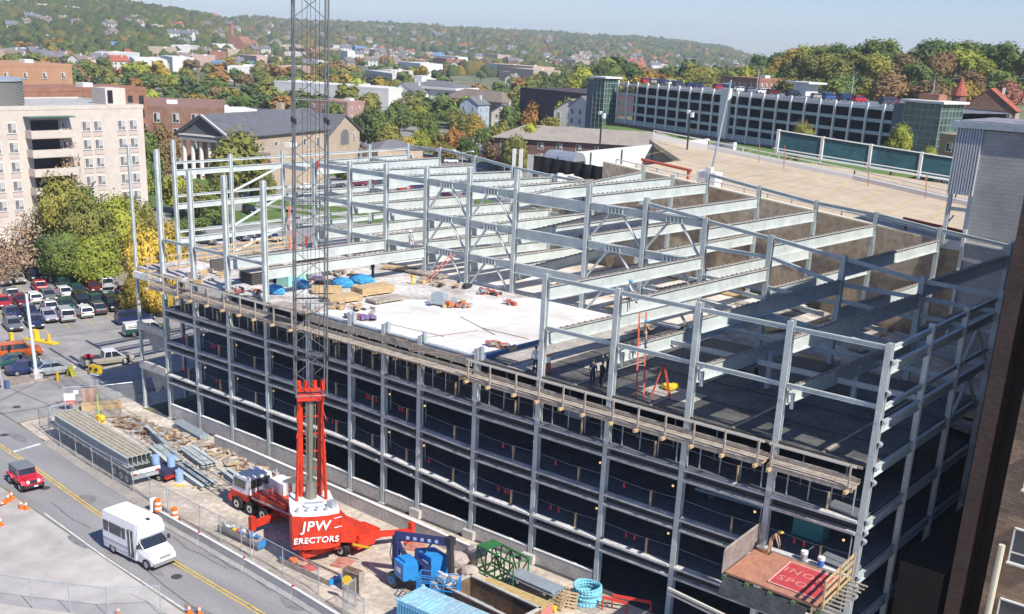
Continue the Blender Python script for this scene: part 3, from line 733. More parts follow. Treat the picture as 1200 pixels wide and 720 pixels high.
# ---- ground storey: concrete base wall in panels, pads under the columns
for i in range(1, 11):
    xa, xe = FX[i]+.25, FX[i+1]-.25
    h = 1.25 if i < 6 else 1.0
    mb = MB(); mb.box(((xa+xe)/2, -.05, h/2+.05), (xe-xa, .22, h)); mb.box(((xa+xe)/2, -.05, h+.07), (xe-xa, .26, .06), mi=1); bp('base_wall', mb, [conc, concw])
mb = MB()
for x in FX[8:11]: mb.box((x, 0, .32), (.95, .9, .64))
bp('column_pad', mb, conc)
mb = MB(); mb.box((37.5, 15, -.5), (64.5, 36, 1.0)); struct('cellar_floor', mb, mat('cellar_floor', (.07, .07, .075), .9, nz=.3, amt=.3)).location = (0, 0, -.04+.06-.01)
# things stored in the dark storeys
for x, y, k, c in ((47.5, 2.8, 3, (.6, .6, .62)), (60.3, 3.2, 3, (.3, .33, .36))):
    pass
# ================================================================ buildings and trees of the town
wcream = mat('cream_render', (.56, .495, .43), .85, nz=.15, amt=.07)
wpale = mat('pale_render', (.55, .52, .47), .85, nz=.3, amt=.1)
wwhite = mat('white_render', (.68, .67, .64), .8, nz=.3, amt=.06)
wbrick = mat('far_red_brick', (.30, .145, .095), .9, nz=.4, amt=.2)
wbrick2 = mat('far_brown_brick', (.20, .12, .09), .9, nz=.4, amt=.2)
wtan = mat('tan_stone', (.44, .35, .26), .9, nz=.3, amt=.12)
rgrey = mat('grey_shingle', (.16, .16, .17), .9, nz=.6, amt=.15)
rdark = mat('slate_roof', (.12, .125, .14), .75, nz=.7, amt=.15)
rbrown = mat('brown_shingle', (.21, .17, .14), .9, nz=.6, amt=.15)
rred = mat('red_roof', (.36, .10, .06), .85, nz=.5, amt=.2)
rlight = mat('light_flat_roof', (.42, .41, .40), .9, nz=.3, amt=.15)
wblue = mat('pale_blue_siding', (.38, .45, .55), .8)
wteal = mat('teal_metal', (.06, .13, .12), .5)
trim = mat('white_trim', (.72, .70, .66), .7)
shade = mat('window_blind', (.42, .41, .38), .7, nz=2, amt=.3)
_wm = {}
def winmesh(w, h, m, frame=True):
    k = (round(w, 2), round(h, 2), m.name)
    if k not in _wm:
        mb = MB(); mb.box((0, -.02, 0), (w, .08, h), mi=0)
        if frame:
            for s in (-1, 1): mb.box((s*(w/2+.04), -.05, 0), (.08, .14, h+.16), mi=1)
            mb.box((0, -.05, h/2+.04), (w, .14, .08), mi=1); mb.box((0, -.07, -h/2-.05), (w+.3, .2, .1), mi=1); mb.box((0, -.075, 0), (.05, .05, h), mi=1); mb.box((w*.26, -.063, h*.14), (w*.44, .03, h*.68), mi=2)
        me = bpy.data.meshes.new('window'); me.from_pydata(mb.v, [], mb.f); me.materials.append(m); me.materials.append(trim); me.materials.append(shade)
        me.polygons.foreach_set('material_index', mb.m); me.update(); _wm[k] = me
    return _wm[k]
def window(parent, p, rz, w, h, m=glass, frame=True, name='window'):
    o = bpy.data.objects.new(name, winmesh(w, h, m, frame)); COL.objects.link(o); o.parent = parent; o.location = p; o.rotation_euler = (0, 0, rz); return o
def house(x, y, w, d, h, rz, wall, roof, label, cat='house', name='house', kind='gable', rh=None, win=(0, 0), group=None, z=None, sides=(0, 1), wsize=(1, 1.4), chim=True, over=.4):
    z = Tz(x, y) if z is None else z
    t = thing(name, label, cat, (x, y, z-.3), rz, group); h += .3
    mb = MB(); mb.box((0, 0, h/2), (w, d, h)); r = rh or w*.32
    if kind == 'gable': mb.extrude([(-w/2, 0), (w/2, 0), (0, r)], (0, 0, h), (1, 0, 0), (0, 0, 1), (0, 1, 0), d)
    elif kind == 'flat': mb.box((0, 0, h+.35), (w+.1, d+.1, .7))
    mb.build('wall', wall, t)
    mb = MB()
    if kind == 'gable':
        sl_ = r/(w/2)
        for s in (-1, 1):
            a, b = s*(w/2+over), 0; za, zb = h-over*sl_, h+r; q = .14
            mb.extrude([(a, za+.03), (b, zb+.03), (b, zb+.03+q), (a, za+.03+q)], (0, 0, 0), (1, 0, 0), (0, 0, 1), (0, 1, 0), d+over*2)
        if chim: mb.box((w*.18, d*.2, h+r*.9), (.7, .7, 1.8), mi=1)
    elif kind == 'hip':
        k = min(w, d)/2; a, b = w/2+over, d/2+over
        rx, ry = (w/2-k, 0) if w > d else (0, d/2-k)
        mb.add([(-a, -b, h), (a, -b, h), (a, b, h), (-a, b, h), (-rx, -ry, h+r), (rx, ry, h+r)],
               [(0, 1, 5, 4), (2, 3, 4, 5), (1, 2, 5), (3, 0, 4), (3, 2, 1, 0)] if w > d else [(0, 1, 4), (1, 2, 5, 4), (2, 3, 5), (3, 0, 4, 5), (3, 2, 1, 0)])
    else:
        mb.box((0, 0, h+.5), (w-.5, d-.5, .1)); mb.box((w*.2, d*.1, h+1), (min(2.5, w*.2), min(2.5, d*.2), 1.1), mi=1)
    mb.build('roof', [roof, trim], t)
    nr, nc = win
    if nr:
        ww, wh = wsize
        for i in range(nr):
            zz = h*(i+.6)/nr*.96
            for s in sides:
                L_ = (w, d)[s % 2]; n = nc if s % 2 == 0 else max(1, int(nc*d/w+.5))
                for j in range(n):
                    a = L_*((j+.5)/n-.5)
                    if s == 0: window(t, (a, -d/2, zz), 0, ww, wh, frame=nr < 6)
                    if s == 1: window(t, (w/2, a, zz), PI/2, ww, wh, frame=nr < 6)
                    if s == 2: window(t, (a, d/2, zz), PI, ww, wh)
                    if s == 3: window(t, (-w/2, a, zz), -PI/2, ww, wh)
    return t
# ---- cream apartment block at the left edge
A = thing('apartment_block', 'seven-storey cream apartment block with stacked balconies at the left edge', 'building', (-76, 42, 0))
mb = MB(); mb.box((-9.5, -9, 9.8), (19, 41, 19.8)); mb.box((-9.5, -9, 19.7), (18.4, 40.4, .5), mi=1); mb.build('wall', [wcream, rlight], A)
mb = MB(); mb.box((-.3, -9, 19.85), (.7, 41.2, .6)); mb.box((-9.5, 11.4, 19.85), (19, .5, .6)); mb.box((-18.9, -9, 19.85), (.5, 41, .6)); mb.build('parapet', wcream, A)
wn = mat('apartment_window', (.17, .16, .17), .25, nz=1, amt=.3, spec=.8)
for i in range(6):
    zz = 17.0-i*2.82
    for yy in (9.5, 7.4, 3.2, 1.2, -10.8, -13.4):
        if zz < 3: continue
        window(A, (0.03, yy, zz), PI/2, 1.25, 1.4, wn)
for i in range(6):
    zz = 17.0-i*2.82
    for yy in (9.5, 7.4, 3.2, 1.2, -10.8, -13.4): mb = MB(); mb.box((.02, yy, zz-1.2), (.1, 1.5, .8)); mb.build('spandrel_panel', mat('spandrel_pink', (.50, .42, .37), .8), A)
for i in range(5):
    zz = 15.6-i*2.82; mb = MB(); mb.box((.9, -5.2, zz), (1.9, 7.2, .18)); mb.box((1.8, -5.2, zz+.55), (.14, 7.2, 1.1)); mb.box((.9, -8.75, zz+.55), (1.8, .12, 1.1)); mb.box((.9, -1.65, zz+.55), (1.8, .12, 1.1))
    mb.build('balcony', wcream, A)
    mb = MB(); mb.box((.04, -5.6, zz+1.4), (.12, 4.4, 2.1)); mb.build('balcony_door', mat('dark_opening', (.02, .022, .03), .3), A)
    window(A, (.06, -2.4, zz+1.5), PI/2, .9, 1.1, wn)
mb = MB(); mb.box((.9, -5.2, 18.6), (2.0, 7.4, .15)); mb.build('canopy', wteal, A)
mb = MB(); mb.box((-5, 8.6, 21.2), (4, 3.6, 2.6)); mb.box((-2.95, 7.6, 21.2), (.1, .9, 2.0), mi=1); mb.build('stair_head', [wcream, mat('dark_opening', (.02, .022, .03), .3)], A)
t = thing('cooling_tower', 'round louvred metal plant screen on the cream block\'s flat roof', 'roof plant', (-84, 31.5, 19.9))
mb = MB(); mb.tube((0, 0, 0), (0, 0, 3.6), 5.6, n=28); mb.build('louvred_screen', ribmat('louvre_metal', (.10, .10, .09), (.24, .23, .21), 1.5), t)
mb = MB(); mb.tube((0, 0, 3.62), (0, 0, 3.95), 5.8, n=28); mb.build('top_ring', steel2, t)
# ground-floor entrance arcade and low wall
mb = MB(); mb.box((-66, 22, 1.6), (14, 6, 3.2)); mb.box((-66, 22, 3.3), (14.6, 6.6, .3), mi=1); tag(lift_origin(mb.build('entrance_pavilion', [wcream, trim])), 'low cream entrance pavilion at the foot of the apartment block', 'pavilion')
# ---- brick blocks behind it
p = AZ(75, 108, 262); house(p[0], p[1], 12, 34, 18.6, math.radians(8), wbrick, rlight, 'long orange-brick block with white windows behind the cream apartments', 'building', 'brick_building', 'flat', win=(6, 4), sides=(1, 0), z=0, wsize=(1.3, 1.8))
p = AZ(198, 130, 292); house(p[0]-3, p[1], 34, 30, 14.0, math.radians(-38), mat('dusky_brick', (.26, .15, .11), .9, nz=.4, amt=.2), rlight, 'dark brick building with rows of pale windows left of the temple', 'building', 'brick_building', 'flat', win=(4, 8), sides=(0, 1, 3), z=0, wsize=(1.3, 2.0)); p = AZ(249, 128, 300); house(p[0], p[1], 10, 20, 12.5, math.radians(-20), wwhite, rlight, 'white-rendered end block right of the dark brick building', 'building', 'white_block', 'flat', win=(3, 2), sides=(0,), z=0)
p = AZ(12, 92, 330); house(p[0], p[1], 22, 22, 21, .1, mat('ochre_brick', (.42, .24, .14), .9, nz=.4, amt=.1), rlight, 'small ochre brick tower block at the far left edge', 'building', 'brick_building', 'flat', win=(6, 4), sides=(0, 1), z=0)
# ---- the temple-fronted church with grey slate roof
p = AZ(247, 190, 262); CH = thing('temple_church', 'temple-fronted church with dark slate roof and white columns', 'church', (p[0], p[1], 0), math.radians(16))
mb = MB(); mb.box((0, 21, 4.9), (13.5, 34, 9.8)); mb.extrude([(-6.75, 0), (6.75, 0), (0, 4.0)], (0, 22, 9.8), (1, 0, 0), (0, 0, 1), (0, 1, 0), 32)
mb.build('wall', wtan, CH)
mb = MB()
for s in (-1, 1): mb.extrude([(s*7.5, 9.45), (0, 14.0), (0, 14.25), (s*7.5, 9.7)], (0, 18.5, 0), (1, 0, 0), (0, 0, 1), (0, 1, 0), 44)
mb.build('roof', rdark, CH)
mb = MB(); mb.box((0, .5, 9.1), (14.4, 6.4, 1.3)); mb.extrude([(-6.9, 0), (6.9, 0), (0, 3.9)], (0, -2.4, 9.8), (1, 0, 0), (0, 0, 1), (0, 1, 0), .4, mi=1); mb.build('entablature', [mat('shaded_stone', (.30, .30, .31), .8), rdark], CH)
mb = MB()
for s in (-1, 1): mb.bar((s*7.2, -2.7, 9.75), (0, -2.7, 14.1), .35, .45)
mb.box((0, -2.75, 9.7), (14.5, .35, .35)); mb.build('pediment_trim', trim, CH)
for i in range(6):
    mb = MB(); x = -5.8+i*2.32; mb.tube((x, -1.7, 0), (x, -1.7, 8.4), .52, .42, 12); mb.box((x, -1.7, 8.45), (1.1, 1.1, .25)); mb.build('column', trim, CH)
for i in range(5): window(CH, (6.78, 10+i*6, 5.5), PI/2, 1.6, 4.5)
p = AZ(400, 185, 296); CW = thing('church_hall', 'tan gabled church hall with an arched window and slate roof', 'hall', (p[0], p[1], 0), math.radians(20))
mb = MB(); mb.box((-14, 0, 4.2), (30, 17, 8.4)); mb.extrude([(-8.5, 0), (8.5, 0), (0, 4.2)], (-14, 0, 8.4), (0, 1, 0), (0, 0, 1), (1, 0, 0), 30)
mb.box((1.2, 7, 9.8), (.1, .1, .1)); mb.build('wall', wtan, CW)
mb = MB()
for s in (-1, 1): mb.extrude([(s*9.1, 8.15), (0, 12.65), (0, 12.9), (s*9.1, 8.4)], (-14, 0, 0), (0, 1, 0), (0, 0, 1), (1, 0, 0), 31)
mb.box((-16, -3, 12.4), (1.6, 1.6, 5), mi=1); mb.build('roof', [rdark, wtan], CW)
mb = MB(); mb.extrude([(-2.2, -1.8), (2.2, -1.8), (2.2, .6)]+[(2.2*math.cos(a), .6+1.4*math.sin(a)) for a in np.linspace(.2, PI-.2, 7)]+[(-2.2, .6)], (1.05, 0, 7.2), (0, 1, 0), (0, 0, 1), (1, 0, 0), .12); mb.build('arched_window', rgrey, CW)
window(CW, (1.03, 5.2, 7.2), PI/2, 1.2, 1.6); window(CW, (-2, -8.5, 5), 0, 1.4, 1.8); window(CW, (-6, -8.5, 5), 0, 1.4, 1.8)
p = AZ(331, 175, 255); house(p[0], p[1], 22, 9, 7.2, math.radians(106), wtan, rlight, 'low tan side wing along the church below its slate roof', 'church wing', 'church_wing', 'flat', win=(1, 5), sides=(1,), z=0)
p = AZ(460, 172, 300); house(p[0], p[1], 13, 10, 4.6, math.radians(70), wtan, rgrey, 'small pink-tan single-storey annex with a grey hipped roof', 'annex', 'annex', 'hip', rh=2, win=(1, 2), z=0)
p = AZ(398, 122, 420); house(p[0], p[1], 17, 14, 9, .2, mat('pink_brick', (.36, .22, .18), .9, nz=.4, amt=.1), rlight, 'pinkish flat-roofed brick building right of the crane boom', 'building', 'brick_building', 'flat', win=(3, 4), z=0)
p = AZ(400, 108, 520); house(p[0], p[1], 60, 18, 10.5, .25, wwhite, rlight, 'long white flat-roofed hall behind the pink brick building', 'building', 'white_hall', 'flat', win=(1, 6), z=0)
# ---- white classical building
p = AZ(516, 118, 520); t = house(p[0], p[1], 27, 18, 11.5, math.radians(10), wwhite, rgrey, 'white classical building with tall arched windows and grey hipped roof', 'building', 'classical_building', 'hip', rh=3, win=(1, 5), z=0, wsize=(1.5, 5), over=.8)
mb = MB(); mb.box((0, 0, 11.8), (29, 20, .9)); mb.build('cornice', trim, t); mb = MB(); mb.box((-11, 0, 14.5), (4, 4, 4)); mb.build('cupola', wwhite, t)
p = AZ(482, 118, 512); house(p[0], p[1], 12, 14, 9.5, math.radians(10), wwhite, rgrey, 'white gabled wing at the left of the classical building', 'building', 'classical_wing', 'gable', win=(1, 2), z=0, wsize=(1.2, 4))
# ---- houses round the blue one
p = AZ(556, 132, 435); t = house(p[0], p[1], 8, 9, 9.5, math.radians(12), wblue, rgrey, 'tall narrow pale-blue house with a dark front gable', 'house', 'house', 'gable', win=(3, 2), sides=(0, 1), z=0)
p = AZ(566, 112, 490); house(p[0], p[1], 36, 14, 8.5, math.radians(-4), wtan, rbrown, 'wide house with a brown hipped roof behind the blue house', 'house', 'house', 'hip', rh=4, win=(2, 6), z=0)
p = AZ(592, 122, 455); house(p[0], p[1], 9, 10, 6, math.radians(30), wpale, rgrey, 'grey-roofed gabled house right of the blue house', 'house', 'house', win=(2, 2), z=0)
# ---- brick apartments with pink roof, dark hall, houses
p = AZ(657, 138, 310); house(p[0], p[1], 15, 14, 7.4, math.radians(-20), mat('orange_brick', (.40, .22, .14), .9, nz=.5, amt=.1), mat('pink_roof', (.36, .20, .16), .9), 'small orange-brick block with white windows and a pinkish hipped roof', 'building', 'brick_building', 'hip', rh=2.2, win=(2, 5), wsize=(1.2, 2.0))
p = AZ(684, 108, 395); house(p[0], p[1], 38, 26, 9, math.radians(-14), mat('dark_cladding', (.07, .05, .06), .8), rgrey, 'dark-clad windowless hall beside the glass stair tower', 'building', 'dark_hall', 'flat')
p = AZ(692, 132, 350); house(p[0], p[1], 10, 9, 5.5, math.radians(-8), wwhite, rgrey, 'white house with a grey roof in front of the dark hall', 'house', 'house', win=(2, 3))
p = AZ(675, 126, 372); house(p[0], p[1], 11, 10, 5.6, math.radians(12), wpale, rbrown, 'brown-roofed house at the left corner of the dark hall', 'house', 'house', win=(2, 3))
# ---- brown shingle roof building
house(-84, 193, 50, 14, 8.6, math.radians(28), mat('purple_brick', (.155, .085, .075), .9, nz=.8, amt=.2), mat('tan_shingle', (.30, .265, .225), .9, nz=.5, amt=.12), 'long brown brick building with a wide tan shingle roof', 'building', 'brick_building', 'hip', rh=3.2, win=(3, 10), wsize=(1.3, 1.5), over=.9, z=0)
# ---- small brick utility building by the tan deck
p = AZ(838, 172, 165); house(p[0], p[1], 9.5, 7, 13.4, math.radians(-20), wbrick, rgrey, 'small flat-roofed brick building right of the white wall', 'building', 'brick_building', 'flat', z=4)
# ---- long open parking garage on the rise
g0 = np.array(AZ(722, 150, 330)[:2]); g1 = np.array(AZ(1050, 178, 252)[:2]); dv = (g1-g0); GL = float(np.hypot(*dv)); ga = math.atan2(dv[1], dv[0])
GA = thing('parking_garage', 'long four-level open parking garage with white posts and green spandrels', 'parking garage', (float(g0[0]), float(g0[1]), 11.3), ga); GA.scale = (1, 1, .8)
gw = mat('garage_white', (.70, .69, .66), .8, nz=.5, amt=.06); gg = mat('garage_green', (.40, .47, .44), .6)
nb = 22; bw_ = GL/nb
for k in range(5):
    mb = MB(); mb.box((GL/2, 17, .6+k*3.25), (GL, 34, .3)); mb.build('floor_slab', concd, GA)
    mb = MB(); mb.box((GL/2, -.05, 1.0+k*3.25), (GL, .3, .85 if k else 2.2)); mb.build('spandrel', gg if k < 4 else gw, GA)
for i in range(nb+1):
    mb = MB(); mb.box((i*bw_, -.3, 6.9), (.5, .4, 16.6)); mb.build('post', gw, GA)
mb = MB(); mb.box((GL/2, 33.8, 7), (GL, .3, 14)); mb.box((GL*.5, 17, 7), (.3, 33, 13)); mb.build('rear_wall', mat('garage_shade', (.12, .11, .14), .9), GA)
mb = MB(); mb.box((GL/2, 5.5, 7), (GL-.6, .3, 13.6)); mb.build('shade_sheet', mat('garage_painted_shade', (.05, .05, .07), .9), GA)  # added dark sheet that stands in for the shade inside the garage
mb = MB(); mb.box((GL*.46, -.5, 7.5), (3.4, .8, 16.5)); mb.box((GL*.47, -1, 14), (2, 1.2, 3.5)); mb.build('stair_core', gw, GA)
mb = MB(); mb.box((GL*.25, -1.0, -1.2), (GL*.52, .6, 3.4)); mb.box((GL*.75, -1.0, -1.2), (GL*.3, .6, 3.2)); mb.build('plinth', wbrick2, GA)
for i in (9, 16, 21):
    t = thing('light_mast', 'tall lamp mast on the garage roof, number %s from the left' % {9: 'one', 16: 'two', 21: 'three'}[i], 'lamp post', (float(g0[0]+math.cos(ga)*i*bw_-math.sin(ga)*14), float(g0[1]+math.sin(ga)*i*bw_+math.cos(ga)*14), 23.2))
    t['label'] = {9: 'tall lamp mast on the garage roof above its middle posts', 16: 'tall lamp mast on the garage roof right of the small shelter', 21: 'tall lamp mast on the garage roof next to the right glass tower'}[i]
    mb = MB(); mb.tube((0, 0, 0), (0, 0, 6.5), .16, .1); mb.build('pole', steel2, t); mb = MB(); mb.box((0, 0, 6.5), (2.2, .5, .25)); mb.build('lamp_head', dark, t)
t = thing('roof_shelter', 'small white shelter with a flat canopy on the garage roof', 'shelter', (float(g0[0]+math.cos(ga)*13.2*bw_-math.sin(ga)*12), float(g0[1]+math.sin(ga)*13.2*bw_+math.cos(ga)*12), 23.2), ga)
mb = MB(); mb.box((0, 0, 1.4), (4.5, 4, 2.8)); mb.build('wall', gw, t); mb = MB(); mb.box((0, 0, 3), (8, 6, .4)); mb.build('canopy', trim, t)
def glass_tower(x, y, w, d, h, rz, label, z0):
    t = thing('glass_tower', label, 'stair tower', (x, y, z0), rz)
    mb = MB(); mb.box((0, 0, h/2), (w, d, h)); mb.build('glazing', mat('green_glass', (.06, .105, .09), .12, nz=.3, amt=.5, spec=.9), t)
    mb = MB()
    for i in range(int(w/1.2)+1): mb.box((-w/2+i*w/int(w/1.2), -d/2-.05, h/2), (.12, .12, h))
    for i in range(int(h/1.3)+1): mb.box((0, -d/2-.04, i*h/int(h/1.3)), (w, .1, .1)); mb.box((w/2+.04, 0, i*h/int(h/1.3)), (.1, d, .1))
    for i in range(int(d/1.2)+1): mb.box((w/2+.05, -d/2+i*d/int(d/1.2), h/2), (.12, .12, h))
    mb.build('mullions', mat('mullion', (.30, .38, .35), .5), t)
    mb = MB(); mb.box((0, 0, h+.2), (w+1.6, d+1.6, .45)); mb.build('roof', trim, t)
    mb = MB(); mb.box((-w/2-1.4, .4, h/2-.2), (2.8, d, h-.6)); mb.build('flank_wall', mat('slate_panel', (.12, .14, .17), .7), t)
    return t
p = AZ(1086, 178, 246); t = glass_tower(p[0], p[1], 8.2, 8, 13.6, math.radians(-12), 'large green glass stair tower at the right end of the garage', 11)
mb = MB(); mb.box((-1.5, 1.5, 14.6), (4.5, 3, 1.2)); mb.build('plant_box', wbrick, t)
p = AZ(707, 146, 332); glass_tower(p[0], p[1], 4.2, 6, 15.2, math.radians(-6), 'narrow green glass stair tower at the left end of the garage', 8.6)
p = AZ(1128, 180, 225); house(p[0]+5, p[1], 12, 16, 9, math.radians(-10), mat('ochre_stone', (.36, .26, .17), .9, nz=.5, amt=.12), rgrey, 'ochre stone building with white bands beside the green glass tower', 'building', 'stone_building', 'flat', win=(3, 3), z=10.5)
p = AZ(882, 108, 395); t = house(p[0], p[1], 17, 14, 12, math.radians(-14), wbrick, rgrey, 'brown brick institute with close-set windows above the garage roof', 'building', 'brick_building', 'flat', win=(4, 7), sides=(0, 1))
p = AZ(1163, 108, 350); t = house(p[0], p[1], 15, 11, 9.5, math.radians(10), wbrick2, rred, 'dark brick mansion with a steep red roof among the right-hand trees', 'mansion', 'mansion', 'gable', rh=5.5, win=(3, 5))
mb = MB(); mb.tube((-7.8, -5.5, 0), (-7.8, -5.5, 13), 2.0, n=10); mb.tube((-7.8, -5.5, 13), (-7.8, -5.5, 18), 2.3, .05, n=10, mi=1); mb.build('turret', [wbrick2, rred], t)
p = AZ(1148, 150, 228); house(p[0]+9, p[1]+4, 14, 12, 9.5, math.radians(-10), wtan, rlight, 'tan block half hidden behind the grey stair tower', 'building', 'stone_building', 'flat', win=(3, 4), z=11)
p = AZ(905, 92, 470); house(p[0]-12, p[1], 14, 10, 5, .3, wwhite, rgrey, 'white gabled house between the trees above the garage', 'house', 'house', win=(2, 3))
p = AZ(868, 96, 450); house(p[0], p[1], 18, 12, 5.6, -.2, wpale, rlight, 'pale flat-roofed house left of the brick institute', 'house', 'house', 'flat', win=(2, 4))
# church spire on the hill
p = AZ(285, 38, 1500); t = thing('brick_church', 'red brick church with a pointed spire on the far hill', 'church', (p[0], p[1], Tz(p[0], p[1])), .5)
mb = MB(); mb.box((0, 0, 8), (14, 30, 16)); mb.extrude([(-7, 0), (7, 0), (0, 8)], (0, 0, 16), (1, 0, 0), (0, 0, 1), (0, 1, 0), 30); mb.build('nave', wbrick, t); mb = MB(); mb.box((-9, -14, 12), (6, 6, 26)); mb.tube((-9, -14, 25), (-9, -14, 42), 3.6, .1, 8); mb.build('spire', mat('far_red_brick', (.3, .14, .1)), t)
# ---- the valley town: large flat roofed blocks
R = random.Random(21)
adj = ['broad', 'low', 'long', 'squat', 'plain', 'narrow', 'wide']; cols = [(wwhite, 'white'), (wpale, 'pale grey'), (wtan, 'tan'), (wbrick, 'red brick'), (mat('pink_render', (.52, .36, .30), .9), 'pinkish'), (mat('blue_roofed', (.16, .30, .48), .7), 'blue')]
def place(u, r, z=None): 
    d = CF[:2]+CR[:2]*((u-600)/FPX); d = d/np.hypot(*d); return float(CAM[0]+d[0]*r), float(CAM[1]+d[1]*r)
sites = ['in the valley left of the crane boom', 'in the valley right of the crane boom', 'in the middle distance above the temple', 'beyond the trees in the valley centre']
for i in range(78):
    u = R.choice([R.uniform(-10, 340), R.uniform(250, 620), R.uniform(380, 900)]); r = R.uniform(750, 2100)
    if u > 640: r = R.uniform(1200, 2500)
    x, y = place(u, r); c, cn = R.choice(cols[:5] if i % 9 else cols[5:])
    w_, d_ = R.uniform(18, 55)*(1+r/4500), R.uniform(14, 26); h_ = R.uniform(6, 12)
    s = sites[0] if u < 345 else sites[1] if u < 500 else sites[3]
    house(x, y, w_, d_, h_, R.uniform(-.5, .3)-.5, c, R.choice((rlight, rlight, rgrey, wwhite)), '%s %s flat-roofed block %s' % (R.choice(adj), cn, s), 'building', 'town_block', 'flat', win=(2, max(4, int(w_/8))) if r < 1200 else (0, 0), sides=(0,), wsize=(1.6, 1.6), group='flat-roofed blocks of the valley town')
# small houses on the slopes
hp = []
for (wm, wn_), (rm, rn) in (((wwhite, 'white'), (rgrey, 'grey')), ((wpale, 'pale'), (rbrown, 'brown')), ((wwhite, 'white'), (rbrown, 'brown')), ((wtan, 'tan'), (rgrey, 'grey')), ((wbrick, 'brick'), (rgrey, 'grey')), ((wpale, 'pale'), (rred, 'red'))):
    mb = MB(); w_, d_, h_ = 9, 13, 6.5
    mb.box((0, 0, h_/2), (w_, d_, h_)); mb.extrude([(-w_/2, 0), (w_/2, 0), (0, 3.4)], (0, 0, h_), (1, 0, 0), (0, 0, 1), (0, 1, 0), d_)
    for s in (-1, 1):
        mb.extrude([(s*5, h_-.35), (0, h_+3.45), (0, h_+3.7), (s*5, h_-.1)], (0, 0, 0), (1, 0, 0), (0, 0, 1), (0, 1, 0), d_+1, mi=1)
    mb.box((1.5, 2, h_+3.4), (.9, .9, 2), mi=0)
    for z in (1.7, 4.6):
        for q in (-4, 0, 4): mb.box((4.52, q, z), (.06, 1.1, 1.5), mi=2)
        for q in (-2.4, 2.4): mb.box((q, -6.52, z), (1.1, .06, 1.5), mi=2)
    me = bpy.data.meshes.new('house'); me.from_pydata(mb.v, [], mb.f)
    for q in (wm, rm, glass): me.materials.append(q)
    me.polygons.foreach_set('material_index', mb.m); me.update(); hp.append((me, wn_, rn))
for i in range(245):
    u = R.uniform(-20, 900); r = R.uniform(900, 3300)
    if u < 260: r = R.uniform(850, 1750)
    x, y = place(u, r); me, a, b = R.choice(hp); o = bpy.data.objects.new('house', me); COL.objects.link(o)
    k = R.uniform(.65, 1.0)*(1+r/7000); o.location = (x, y, Tz(x, y)-.3+ (r > 1400)*4.5); o.rotation_euler = (0, 0, R.uniform(-1.2, .6)); o.scale = (k, k, k)
    side = 'left hills' if u < 300 else 'centre hills' if u < 620 else 'right-hand hills'
    near = 'valley foot of the' if r < 1500 else 'slope of the'
    tag(o, 'small %s gabled house with %s roof on the %s %s' % (a, b, near, side), 'house', 'small houses on the far slopes')
# ================================================================ trees that stand on their own
def tpx(u, dist, h, w, k, lod, label, group=None, ch=None, z=None):
    x, y = place(u, dist); return tree(x, y, h, w, k, lod, label, group, z=z, crown_h=ch)
GA_ = 'trees by the cream apartment block'
for u, dist, h, w, k, n in ((96, 162, 12.5, 9.5, 'olive', 'tall olive tree against the cream block, leftmost of the leafy group'), (120, 156, 10.8, 9.5, 'olive', 'broad yellowing tree at the middle front of the leafy group'),
    (146, 158, 10.5, 9, 'lime', 'light green tree right of centre in the leafy group'), (168, 160, 10.5, 8, 'olive', 'olive tree at the right end of the leafy group behind the thin front column'), (108, 170, 9.5, 8, 'green', 'green tree at the back of the leafy group'),
    (133, 150, 6.5, 8, 'lime', 'low bright green tree in front of the leafy group'), (92, 152, 7, 7, 'green', 'dark green tree low at the left front of the leafy group'), (40, 158, 7.2, 8, 'bare', 'thin pinkish-tan tree before the apartment entrance'), (22, 152, 4.2, 6.5, 'bare', 'small tan shrub-like tree at the left edge of the parking lot'),
    (62, 166, 8.0, 6, 'bare', 'sparse tan tree beside the balconies'), (78, 158, 5, 6, 'dark', 'dark low tree between the tan tree and the leafy group'), (100, 188, 15, 6, 'bare', 'sparse reddish tree reaching up the cream block wall')):
    tpx(u, dist, h, w, k, 0, n, GA_, ch=h*.92)
for u, dist, h, w, k, n in ((186, 136, 9.8, 8.0, 'yellow', 'bright yellow tree behind the left corner column'), (208, 140, 9.0, 7.0, 'gold', 'orange-yellow tree just right of the corner column'), (172, 134, 5.0, 5.0, 'gold', 'low golden bush under the corner column'), (192, 132, 4.6, 4, 'yellow', 'low yellow-green bush at the corner of the steel frame')):
    tpx(u, dist, h, w, k, 0, n, 'yellow trees behind the corner of the steel frame', ch=h*.95)
for u, dist, h, w, k, n in ((186, 235, 12, 10, 'green', 'green tree right of the cream block'), (205, 250, 13, 9, 'rust', 'rusty tree right of the cream block'), (176, 225, 9, 8, 'lime', 'light green low tree at the corner of the cream block'), (222, 212, 7.5, 8, 'lime', 'lime tree in front of the temple columns'), (245, 205, 6.5, 8, 'olive', 'olive bush-like tree below the temple steps'),
    (262, 198, 5, 7, 'green', 'green clump right of the lime tree'), (286, 226, 13, 15, 'olive', 'large green tree hiding the middle of the temple'), (304, 232, 9.5, 9, 'orange', 'orange-tinged tree beside the large green tree'), (268, 226, 8.5, 7, 'olive', 'olive tree at the left of the large green tree'), (318, 226, 6, 6, 'olive', 'low olive tree under the church side wall'),
    (235, 188, 3.2, 6, 'green', 'low green hedge-like tree by the road'), (205, 176, 3.5, 7, 'green', 'low green tree by the parked dark car'), (356, 262, 5, 8, 'olive', 'low olive tree before the church hall'), (410, 262, 3.8, 9, 'olive', 'row of low olive shrubs before the church hall'), (438, 266, 4.2, 7, 'rust', 'low rusty shrub right of the church hall')):
    tpx(u, dist, h, w, k, 1, n, 'trees round the temple', ch=h*.9)
